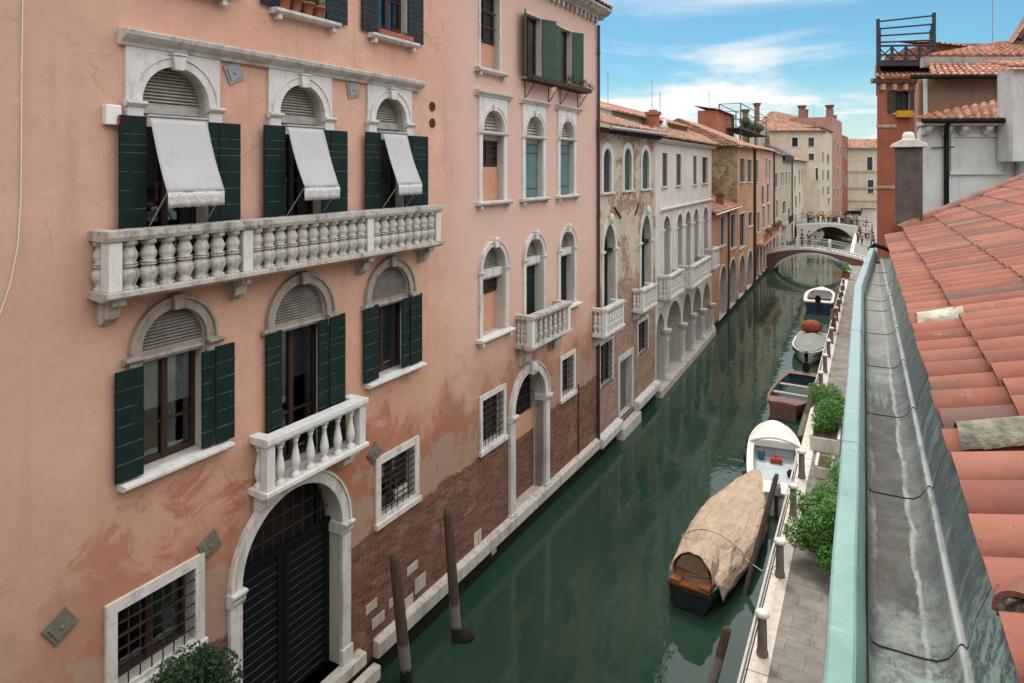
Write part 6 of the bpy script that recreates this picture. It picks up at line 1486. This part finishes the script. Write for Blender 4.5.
m = MB(); roof_tiles(m, (BX0-.1,-.5,t0), (BX1+4,-.5,t0), (BX0+1.0,1.5,t1-.0), (BX1+4,1.5,t1), pitch=.27, expo=.42, rise=.075, seg=6)
roof_tiles(m, (BX0+.9,1.5,t1+.32), (BX1+1.4,1.5,t1+.32), (22.6,5.0,t1+1.5), (24.2,5.0,t1+1.5), pitch=.34, expo=.6, rise=.11, seg=6); rf2 = m.build('roof', M['tile_red'], hbw)
m = MB(); m.box(BX0+.9, BX1+4, -1.9, -1.5, t1-.1, t1+.318); m.build('stone_band', M['grey_stone'], rf2)
m = MB(); m.add([(BX0-.1,-.5,t0-.01),(BX1+4,-.5,t0-.01),(BX1+4,1.5,t1-.01),(BX0+1.0,1.5,t1-.01)], [(0,1,2,3)]); m.add([(BX0+.9,1.5,t1+.31),(BX1+1.4,1.5,t1+.31),(24.2,5,t1+1.49),(22.6,5,t1+1.49)], [(0,1,2,3)]); m.build('roof_deck', M['pan'], rf2)
m = MB(); s = BX0-.1; m.tube((s,-.12,8),(s,-.12,zw), .08, 8); m.build('drainpipe', M['greywhite_wall'], hbw)
FG = Frame((0, 31.0), (1, 0)); hgb = house(FG, 'gabled_house', 'brown gabled house cut by the upper right corner of the picture')
s0, s1 = FG.s_at(1012), FG.s_at(1090); z1 = FG.z(1012, 44); zp_ = FG.z(1040, -20)
m = MB(); m.prism([(s0,8),(s1,8),(s1,z1),((s0+s1)/2,zp_),(s0,z1)], -.4, 0, back=True); m.build('wall', M['brown_wall'], hgb)
roof_part(hgb, 'roof', 'tile_old', [((s0-.3+6.5,8,z1-.05),(s0-.3,-.5,z1-.05),((s0+s1)/2+6.5,8,zp_+.12),((s0+s1)/2,-.5,zp_+.12))], pitch=.3, expo=.5, rise=.09)
MB().tube((s0-.02,-.5,z1+.1),((s0+s1)/2,-.5,zp_+.25), .12, 6).build('barge_board', M['wood_dark'], hgb)
antenna(FG, FG.s_at(1008), 1, z1-.2, FG.z(1008, -30), 'thin mast crossing the sky beside the brown gabled house', 1, .02)
FX = Frame((0, 21.2), (1, 0)); cx = FX.empty('white_chimney', 'broad white chimney with a tiled cap at the right frame edge', 'chimney')
s0, s1 = FX.s_at(1013), FX.s_at(1050); zc0 = FX.z(1018, 69)
MB().box(s0, s1, -.7, 0, 11, zc0).build('shaft', M['greywhite_wall'], cx, .02)
roof_part(cx, 'cap', 'tile_red', [((s0-.2,-.25,zc0+.02),(s1,-.25,zc0+.02),(s0-.2,.95,zc0+.35),(s1,.95,zc0+.35))], pitch=.24, expo=.4, rise=.07, seg=6)
# red house on the quay with a roof terrace
FRd = Frame((0, 38.0), (1, 0)); hr = house(FRd, 'red_house', 'tall rust-red house at the quay with a timber roof terrace'); hl = []
s0, s1 = FRd.s_at(877), FRd.s_at(960); zt = FRd.z(890, 79)
rwin(hr, FRd, hl, 895, 910, 91, 113, 'open', 'shutter_brown', 'redbrown_wall', fr=.08, leaf_w=.42)
house_wall(hr, FRd, s0, s1, 1.0, zt, 16, 'redbrown_wall', hl, skew=.56)
for y, xe in ((126,896), (187,901)): MB().box(s0-.03, FRd.s_at(xe), -.02, .05, FRd.z(880,y+1.5), FRd.z(880,y-1.5)).build('string_course', M['beige_wall'], hr)
MB().prof(s0-.35, s1, [(-.02,zt-.25),(.15,zt-.25),(.3,zt-.1),(.35,zt),(-.02,zt+.02)]).build('eaves_cornice', M['brown_wall'], hr)
m = MB(); s = s0+.15
while s < FRd.s_at(918): m.box(s, s+.2, 0, .26, zt-.62, zt-.3); s += .62
m.build('dentils', M['beige_wall'], hr)
roof_part(hr, 'roof', 'tile_red', [((s0-.4,-.5,zt+.03),(s1,-.5,zt+.03),(s0+2,4,zt+1.35),(s1,4,zt+1.35))], pitch=.32, expo=.5, rise=.09)
yb = thing('window_box', 'yellow flower box under the shuttered window of the red house', 'planter', FRd.world(FRd.s_at(902.5), .18, FRd.z(902, 117.5)), 0)
M['yellow_paint'] = m_plain('yellow_paint', (.62,.33,.03), (.52,.27,.03), 5, .6, .3, .05)
MB().prof(-.42, .42, [(-.14,0),(.13,0),(.17,.36),(-.16,.36)]).build('trough', M['yellow_paint'], yb, .015)
leaf_cloud([((0,0,.4),(.4,.12,.08))], 40, .07).build('plants', M['leaf_dry'], yb)
M['wood_blue'] = m_wood('dark_slate_timber', (.045,.05,.056), (.03,.033,.038))
FAl = Frame((0, 38.4), (1, 0)); ta = FAl.empty('roof_terrace', 'dark timber roof terrace with crossed railings on the red house', 'roof terrace')
s0, s1 = FAl.s_at(878), FAl.s_at(934); zd, zr_, zt_ = FAl.z(880, 62), FAl.z(880, 46), FAl.z(880, 19)
MB().add([(s0-.1,-.1,zd-.22),(s1+.1,-.1,zd-.22),(s1+1.8,3.2,zd-.22),(s0+1.7,3.2,zd-.22),(s0-.1,-.1,zd),(s1+.1,-.1,zd),(s1+1.8,3.2,zd),(s0+1.7,3.2,zd)], [(3,2,1,0),(4,5,6,7),(0,1,5,4),(1,2,6,5),(2,3,7,6),(3,0,4,7)]).build('deck', M['wood_blue'], ta)
KX = .56
for (s, d_, top_) in ((s0,0,zt_), (s1,0,zt_+.35), (s0+3*KX,3.0,zt_), (s1+3*KX,3.0,zt_), (s1+1.5*KX,1.5,zt_)): MB().box(s-.07, s+.07, -d_-.07, -d_+.07, zd-1.9, top_).build('post', M['wood_blue'], ta)
def bar(a, b, r=.06): MB().tube(a, b, r*.8, 6, smooth=False).build('rail', M['wood_blue'], ta)
for f in (.03, .30, .56, .80): z = zt_-(zt_-zr_)*f-.1; bar((s0,0,z),(s1,0,z+.35-.28*f)); bar((s1,0,z+.3-.28*f),(s1+3*KX,3,z)); bar((s0,0,z),(s0+3*KX,3,z))
for z in (zr_, zd+.05): bar((s0,0,z),(s1,0,z+.05), .075); bar((s1,0,z),(s1+3*KX,3,z), .07); bar((s0+3*KX,3,z),(s1+3*KX,3,z), .07)
n = 4
for i in range(n):
    x0, x1 = s0+(s1-s0)*i/n, s0+(s1-s0)*(i+1)/n
    bar((x0,-.01,zd+.1),(x1,-.01,zr_-.05), .045); bar((x0,.02,zr_-.05),(x1,.02,zd+.1), .045)
    if i: MB().box(x0-.06, x0+.06, -.06, .06, zd, zr_).build('baluster', M['wood_blue'], ta)
FD = Frame((0, 44.0), (1, 0)); hd2 = house(FD, 'attic_house', 'red attic house with a row of ridge tiles behind the timber terrace')
s0, s1 = FD.s_at(922), FD.s_at(1000); z1 = FD.z(922, 42)
MB().box(s0+.3, s1, -5, 0, 10, z1-.1).build('wall', M['redbrown_wall'], hd2)
roof_part(hd2, 'roof', 'tile_red', [((s0,-.5,z1-.1),(s1,-.5,z1-.65),(s0,3,z1+.55),(s1,3,z1-.1))], pitch=.34, expo=.55, rise=.1)

# ================================================================ bridges
M['bridge_stone'] = m_stone('bridge_stone', (.50,.46,.40), (.24,.21,.18), .6)
M['bridge_brick'] = m_plain('bridge_brick_face', (.16,.085,.06), (.10,.065,.05), 3, .95, .15, .3, bs=14, bd=.03)
def bridge(label, Lp, Rp, zs, zcrown, deck_mid, zL, zR, width, face, rail_kind):
    Lp, Rp = Vector(Lp), Vector(Rp); F = Frame(Lp, Rp-Lp); S = (Rp-Lp).length; root = F.empty('bridge', label, 'bridge')
    n = 24
    arc = [(S*i/n, zs+(zcrown-zs)*(1-(2*i/n-1)**2)**.75) for i in range(n+1)]
    ext = 3.2
    def deck(s):
        t = s/S; u_ = (s+ext*.5)/(S+ext*1.5); pk = .40
        return zL+(deck_mid-zL)*(1-(1-u_/pk)**2) if u_ < pk else zR+(deck_mid-zR)*max(0, 1-((u_-pk)/(1-pk))**1.45)
    xs = [-ext*.5]+[S*i/n for i in range(n+1)]+[S+ext]
    top = [(s, deck(s)) for s in xs]
    poly = [(-ext*.5,-1),(0,-1)]+arc+[(S,-1),(S+ext,-1)]+top[::-1]
    m = MB()
    # spandrel faces + soffit
    for o in (0.0, -width):
        vs = []; fs = []
        for i in range(n):
            a, b = arc[i], arc[i+1]; q = [(a[0],-o,a[1]),(b[0],-o,b[1]),(b[0],-o,deck(b[0])),(a[0],-o,deck(a[0]))]; m.add(q, [(0,1,2,3)])
        m.add([(-ext*.5,-o,-1),(0,-o,-1),(0,-o,deck(0)),(-ext*.5,-o,deck(-ext*.5))], [(0,1,2,3)]); m.add([(S,-o,-1),(S+ext,-o,-1),(S+ext,-o,deck(S+ext)),(S,-o,deck(S))], [(0,1,2,3)])
    m.add([(a[0],0,a[1]) for a in arc]+[(a[0],width,a[1]) for a in arc], [(i+1, i, i+n+1, i+n+2) for i in range(n)])
    m.build('body', M[face], root)
    m = MB()
    for o0, o1 in ((-.02,.08), (-width-.08,-width+.02)):
        for i in range(n):
            a, b = arc[i], arc[i+1]; m.prism([a, b, (b[0], b[1]+.26), (a[0], a[1]+.26)], o0, o1, back=True)
    m.build('arch_ring', M['bridge_stone'], root)
    m = MB(); st = 0; s = -ext*.5
    while s < S+ext-.01:
        e = min(S+ext, s+.42); z = max(deck(s), deck(e)); m.box(s, e, -width+.25, -.25, z-.4, z); s = e
    m.build('steps', M['paving'], root)
    m = MB(); s = -ext*.5
    while s < S+ext-.01:
        e = min(S+ext, s+.42); z = max(deck(s), deck(e))
        if abs(deck(s)-deck(e)) > .01: a = s if deck(s) > deck(e) else e-.09; m.box(a, a+.09, -width+.26, -.26, z+.001, z+.006)
        s = e
    if m.v: m.build('step_nosing', M['white_trim'], root)
    for o in (-.0, -width):
        c = MB()
        for a, b in zip(top[:-1], top[1:]): c.prism([(a[0],a[1]-.1),(b[0],b[1]-.1),(b[0],b[1]+.16),(a[0],a[1]+.16)], o-.24 if o == 0 else o-.02, o+.04 if o == 0 else o+.26, back=True)
        c.build('kerb', M['white_trim'], root)
        pr = MB()
        for a, b in zip(top[:-1], top[1:]):
            if rail_kind == 'iron':
                pr.tube((a[0],-o+.1,a[1]+.95),(b[0],-o+.1,b[1]+.95), .03, 6)
                for f in (0, .5): s = a[0]+(b[0]-a[0])*f; pr.tube((s,-o+.1,a[1]+.1),(s,-o+.1,a[1]+.95), .014, 5)
            else: pr.prism([(a[0],a[1]+.161),(b[0],b[1]+.161),(b[0],b[1]+.85),(a[0],a[1]+.85)], o-.2, o, back=True)
        pr.build('railing', M['rail_pale'] if face == 'bridge_brick' else M['iron_rust'], root)
    for s in (S*.30, S*.72):
        for o in (-.11, -width+.11): MB().box(s-.14, s+.14, o-.14, o+.14, deck(s)+.0, deck(s)+1.05).build('pier', M['white_trim'], root, .02)
    return F, S, deck, width
bl = ground(774.5, 267.5, .3); br = ground(849, 272, .3); br = Vector((br.x+.3, br.y, 0))
B1 = bridge('low near footbridge with white kerbs crossing the canal', (bl.x, bl.y), (br.x, br.y), .15, 1.80, 2.42, 1.5, 1.05, 2.6, 'bridge_brick', 'iron')
bl2 = ground(814, 238, .3); br2 = ground(851.5, 238, .3)
B2 = bridge('far stone bridge crowded with people', (bl2.x-1, bl2.y), (br2.x, br2.y), .2, 2.0, 2.45, 2.2, 1.6, 9.0, 'bridge_stone', 'iron')

# unseen houses behind the viewpoint, added to block sky light on both banks

FN = Frame((0,0), (.515,1.0)); hn = house(FN, 'unseen_house', 'unseen tall house on the right bank behind the viewpoint, added to block sky light'); hl = []
house_wall(hn, FN, -26, -3.4, 1, 15.5, 9, 'brown_wall', hl)
hn.rotation_euler = (0,0,FN.rz+PI); hn.location = FN.world(-29.4, -.05+.0).to_tuple()
roof_part(hn, 'roof', 'tile_old', [((-26.3,-.5,15.5),(-3,-.5,15.5),(-26.3,5,17.3),(-3,5,17.3))], pitch=.4, expo=.6, rise=.09)
hn2 = house(FA, 'unseen_house', 'unseen tall beige house on the left bank behind the viewpoint, added to block sky light'); hl = []
house_wall(hn2, FA, -24, SA0-.02, -1, 15, 9, 'beige_wall', hl)
roof_part(hn2, 'roof', 'tile_old', [((-24.3,-.5,15),(SA0-.35,-.5,15),(-24.3,5,17),(SA0-.35,5,17))], pitch=.4, expo=.6, rise=.09)
# ================================================================ people, tiny in the picture but with body, hair and clothes
def skin_mesh(name, verts, edges, radii, sub=1):
    me = bpy.data.meshes.new(name); me.from_pydata(verts, edges, []); o = bpy.data.objects.new(name, me); COL.objects.link(o)
    sk = o.modifiers.new('skin', 'SKIN'); ss_ = o.modifiers.new('sub', 'SUBSURF'); ss_.levels = sub; ss_.render_levels = sub
    for v, r in zip(me.skin_vertices[0].data, radii): v.radius = (r, r) if not isinstance(r, tuple) else r
    me.skin_vertices[0].data[0].use_root = True
    bpy.context.view_layer.update(); dg = bpy.context.evaluated_depsgraph_get()
    nm = bpy.data.meshes.new_from_object(o.evaluated_get(dg)); nm.name = name
    for p in nm.polygons: p.use_smooth = True
    bpy.data.objects.remove(o); bpy.data.meshes.remove(me); return nm
def figure(step, arm):
    V = [(0,0,.93),(0,0,1.12),(0,0,1.34),(0,0,1.47),(0,.02,1.56),(0,.03,1.66),(0,.02,1.72)]
    Rr = [(.15,.11),(.14,.10),(.17,.11),(.055,.055),(.075,.09),(.085,.10),(.06,.07)]
    E = [(0,1),(1,2),(2,3),(3,4),(4,5),(5,6)]
    for sg in (-1, 1):
        n = len(V); f = step*sg
        V += [(sg*.09,0,.86),(sg*.10,f*.14,.50),(sg*.10,f*.2-.03,.09),(sg*.105,f*.2+.13,.04)]; Rr += [(.085,.085),(.06,.06),(.042,.045),(.04,.03)]; E += [(0,n),(n,n+1),(n+1,n+2),(n+2,n+3)]
        n = len(V); g = -f*arm
        V += [(sg*.19,0,1.40),(sg*.235,g*.1,1.13),(sg*.22,g*.25+.08,.90),(sg*.21,g*.28+.11,.80)]; Rr += [(.055,.055),(.045,.045),(.033,.033),(.035,.02)]; E += [(2,n),(n,n+1),(n+1,n+2),(n+2,n+3)]
    return V, E, Rr
def grow(R0, idx, f): return [tuple(x*f for x in R0[i]) for i in idx]
def sub_chain(V, E, Rr, keep, f):
    mp = {k_: i for i, k_ in enumerate(keep)}; return [V[k_] for k_ in keep], [(mp[a], mp[b]) for a, b in E if a in mp and b in mp], [tuple(x*f+.006 for x in Rr[k_]) for k_ in keep]
POSES = []
for st, ar in ((0.25,.5), (1.0,1.0)):
    V, E, Rr = figure(st, ar)
    body = skin_mesh('person', V, E, Rr)
    sh = skin_mesh('shirt', *sub_chain(V, E, Rr, [0,1,2,11,12,19,20], 1.12)); tr = skin_mesh('trousers', *sub_chain(V, E, Rr, [0,7,8,9,15,16,17], 1.14))
    hr_ = bpy.data.meshes.new('hair'); q = MB().ball((0,-.005,1.70), .098, .115, .10, 10, 8); q.f = [f for f in q.f if sum(q.v[i][2] for i in f)/len(f) > 1.655 or sum(q.v[i][1] for i in f)/len(f) < -.03]
    hr_.from_pydata(q.v, [], q.f); POSES.append((body, sh, tr, hr_))
cols = {}
def cm(c, rough=.85):
    if c not in cols: cols[c] = m_plain('cloth_%d' % len(cols), c, None, 4, rough, .2, 0)
    return cols[c]
SKINS = [(.45,.27,.19),(.52,.33,.24),(.30,.17,.11)]; HAIRS = [(.02,.015,.012),(.06,.035,.02),(.22,.15,.08),(.3,.29,.27)]
def person(p, rz, shirt, trousers, label, group, i):
    pose = POSES[i % 2]; sc = R.uniform(.94, 1.05)
    o = bpy.data.objects.new('person', pose[0]); COL.objects.link(o); o.location = p; o.rotation_euler = (0,0,rz); o.scale = (sc,)*3
    tag(o, label, 'person', group)
    if not pose[0].materials: 
        for q in pose: q.materials.append(cm((.4,.25,.18)))
    def slot(ob, m): ob.material_slots[0].link = 'OBJECT'; ob.material_slots[0].material = m
    slot(o, cm(SKINS[i % 3], .6))
    for me, nm, c in ((pose[1],'shirt',shirt), (pose[2],'trousers',trousers), (pose[3],'hair',HAIRS[(i*3+1) % 4])):
        c_ = bpy.data.objects.new(nm, me); COL.objects.link(c_); c_.parent = o; slot(c_, cm(c))
    return o
PAL = {'black':(.02,.02,.022),'pink':(.62,.16,.27),'white':(.72,.72,.70),'dark grey':(.08,.08,.09),'crimson':(.35,.03,.05),'orange':(.65,.22,.04),'yellow':(.70,.52,.05),'green':(.10,.33,.10),'turquoise':(.06,.32,.38),'blue':(.06,.14,.36),'brown':(.16,.09,.06),'lilac':(.38,.27,.5),'beige':(.5,.43,.33),'navy':(.02,.03,.09),'rust':(.36,.11,.05),'olive':(.17,.18,.07),'grey':(.33,.33,.33),'cream':(.62,.57,.46),'khaki':(.3,.26,.16)}
TRO = [(.02,.02,.025),(.05,.07,.14),(.35,.33,.3),(.09,.08,.07),(.2,.17,.12)]
F2, S2, dk2, w2 = B2
for i, c in enumerate(['black','pink','white','dark grey','crimson','orange','yellow','green','turquoise','brown','rust','grey','navy','lilac']):
    s = .4+(S2-.1)*i/13; o_ = -.55-.6*((i*7) % 3)/2
    p = F2.world(s, o_, dk2(s)+.005); person(p, F2.rz+R.uniform(-.9,.9)+(PI if i % 3 == 0 else 0), PAL[c], TRO[i % 5], 'person in a %s top among the crowd on the far bridge' % c, 'people on the far bridge', i)
for i, (c, x, y) in enumerate([('black',858,243),('dark grey',862,246),('white',866,240),('navy',869,244),('beige',864,232),('brown',873,247),('olive',860,236),('cream',868,233),('crimson',872,238)]):
    p = ground(x, y, 1.0); p.z = 1.0
    person(p, R.uniform(0,6.28), PAL[c], TRO[(i*2+1) % 5], 'person in a %s top standing on the quay right of the far bridge' % c, 'people on the quay', i)
F1, S1_, dk1, w1 = B1
for i, (c, s, o_) in enumerate([('black',2.6,-2.0), ('navy',3.3,-1.9), ('blue',3.9,-1.6)]):
    p = F1.world(s, o_, max(dk1(s-.4), dk1(s+.4))+.005); person(p, F1.rz+PI*.5*(i-1), PAL[c], TRO[i], 'person in a %s top crossing the near footbridge' % c, 'people on the near footbridge', i)

for i, (c, s, o_) in enumerate([('dark grey',S2+.3,-1.5), ('khaki',S2+.9,-3.0), ('rust',S2+1.3,-1.0), ('blue',S2+1.9,-4.2), ('cream',S2+2.3,-2.2), ('black',S2+2.8,-5.4), ('green',S2+.6,-5.0), ('pink',S2+2.9,-1.2)]):
    p = F2.world(s, o_, max(dk2(s-.4), dk2(min(s+.4,S2+3.2)))+.005); person(p, F2.rz+R.uniform(-1,1), PAL[c], TRO[(i*3) % 5], 'person in a %s top on the right-hand steps of the far bridge' % c, 'people on the far bridge steps', i)
# ---------------------------------------------------------------- sky, sun, camera
SUN_EL, SUN_AZ = math.radians(60), math.radians(0)       # azimuth measured from +Y towards +X
w = bpy.data.worlds.new('World'); scene.world = w; w.use_nodes = True; t = w.node_tree; t.nodes.clear()
def wn(ty, **k):
    x = t.nodes.new(ty)
    for a, b in k.items(): setattr(x, a, b)
    return x
sky = wn('ShaderNodeTexSky', sky_type='NISHITA'); sky.sun_disc = False; sky.sun_elevation = SUN_EL; sky.sun_rotation = SUN_AZ
sky.air_density = 1.0; sky.dust_density = .6; sky.ozone_density = 2.0
bg = wn('ShaderNodeBackground'); bg.inputs[1].default_value = .10; out = wn('ShaderNodeOutputWorld'); t.links.new(bg.outputs[0], out.inputs[0])
tc = wn('ShaderNodeTexCoord'); sp = wn('ShaderNodeSeparateXYZ'); t.links.new(tc.outputs['Generated'], sp.inputs[0])
def wm(op, a, b=0.0):
    x = wn('ShaderNodeMath', operation=op)
    for i, v in enumerate((a, b)):
        if isinstance(v, bpy.types.NodeSocket): t.links.new(v, x.inputs[i])
        else: x.inputs[i].default_value = v
    return x.outputs[0]
zz = wm('ADD', wm('MAXIMUM', sp.outputs[2], 0.0), .12)
cb = wn('ShaderNodeCombineXYZ'); t.links.new(wm('DIVIDE', sp.outputs[0], zz), cb.inputs[0]); t.links.new(wm('DIVIDE', sp.outputs[1], zz), cb.inputs[1])
mp = wn('ShaderNodeMapping'); mp.inputs['Scale'].default_value = (.75,1.0,1); mp.inputs['Location'].default_value = (3.1,.25,0); t.links.new(cb.outputs[0], mp.inputs[0])
nz = wn('ShaderNodeTexNoise'); nz.inputs['Scale'].default_value = .9; nz.inputs['Detail'].default_value = 9; nz.inputs['Roughness'].default_value = .56; nz.inputs['Distortion'].default_value = .5; t.links.new(mp.outputs[0], nz.inputs['Vector'])
mr = wn('ShaderNodeMapRange', interpolation_type='SMOOTHSTEP'); t.links.new(nz.outputs['Fac'], mr.inputs[0]); mr.inputs[1].default_value = .44; mr.inputs[2].default_value = .66
low = wn('ShaderNodeMapRange', interpolation_type='SMOOTHSTEP'); t.links.new(sp.outputs[2], low.inputs[0]); low.inputs[1].default_value = .03; low.inputs[2].default_value = .15; low.inputs[3].default_value = 1.0; low.inputs[4].default_value = 0
high = wn('ShaderNodeMapRange', interpolation_type='SMOOTHSTEP'); t.links.new(sp.outputs[2], high.inputs[0]); high.inputs[1].default_value = .26; high.inputs[2].default_value = .5; high.inputs[3].default_value = 0; high.inputs[4].default_value = .75
fac = wm('MINIMUM', wm('ADD', wm('ADD', high.outputs[0], 0.0), wm('ADD', wm('MULTIPLY', mr.outputs[0], .95), wm('MULTIPLY', low.outputs[0], wm('ADD', mr.outputs[0], .40)))), 1.0)
tint = wn('ShaderNodeMix', data_type='RGBA', blend_type='MULTIPLY'); tint.inputs[0].default_value = 1; t.links.new(sky.outputs[0], tint.inputs[6]); tint.inputs[7].default_value = (.31,.52,.55,1)
mx = wn('ShaderNodeMix', data_type='RGBA'); t.links.new(fac, mx.inputs[0]); t.links.new(tint.outputs[2], mx.inputs[6]); cl = wn('ShaderNodeMix', data_type='RGBA'); up_ = wn('ShaderNodeMapRange', interpolation_type='SMOOTHSTEP'); t.links.new(sp.outputs[2], up_.inputs[0]); up_.inputs[1].default_value = .2; up_.inputs[2].default_value = .5; t.links.new(up_.outputs[0], cl.inputs[0]); cl.inputs[6].default_value = (5.0,5.0,5.05,1); cl.inputs[7].default_value = (13.8,13.7,13.5,1); t.links.new(cl.outputs[2], mx.inputs[7])
t.links.new(mx.outputs[2], bg.inputs[0])
sl = bpy.data.lights.new('sun', 'SUN'); sl.energy = 1.2; sl.angle = math.radians(11); sl.color = (1,.95,.88)
so = bpy.data.objects.new('sun', sl); COL.objects.link(so)
dv = Vector((math.sin(SUN_AZ)*math.cos(SUN_EL), math.cos(SUN_AZ)*math.cos(SUN_EL), math.sin(SUN_EL)))
so.rotation_euler = dv.to_track_quat('Z', 'Y').to_euler(); so.location = dv*60
cam = bpy.data.cameras.new('camera'); cam.sensor_width = 36; cam.lens = 36*FOC/1024; cam.shift_y = (CY-341.5)/1024; cam.clip_start = .05; cam.clip_end = 3000
co = bpy.data.objects.new('camera', cam); COL.objects.link(co); co.location = (0,0,CAMZ); co.rotation_euler = (PI/2,0,0); scene.camera = co
scene.view_settings.view_transform = 'Standard'; scene.view_settings.look = 'None'; scene.view_settings.exposure = 1.0; scene.view_settings.gamma = 1; scene.view_settings.use_curve_mapping = False
scene.cycles.max_bounces = 8; scene.cycles.transparent_max_bounces = 12
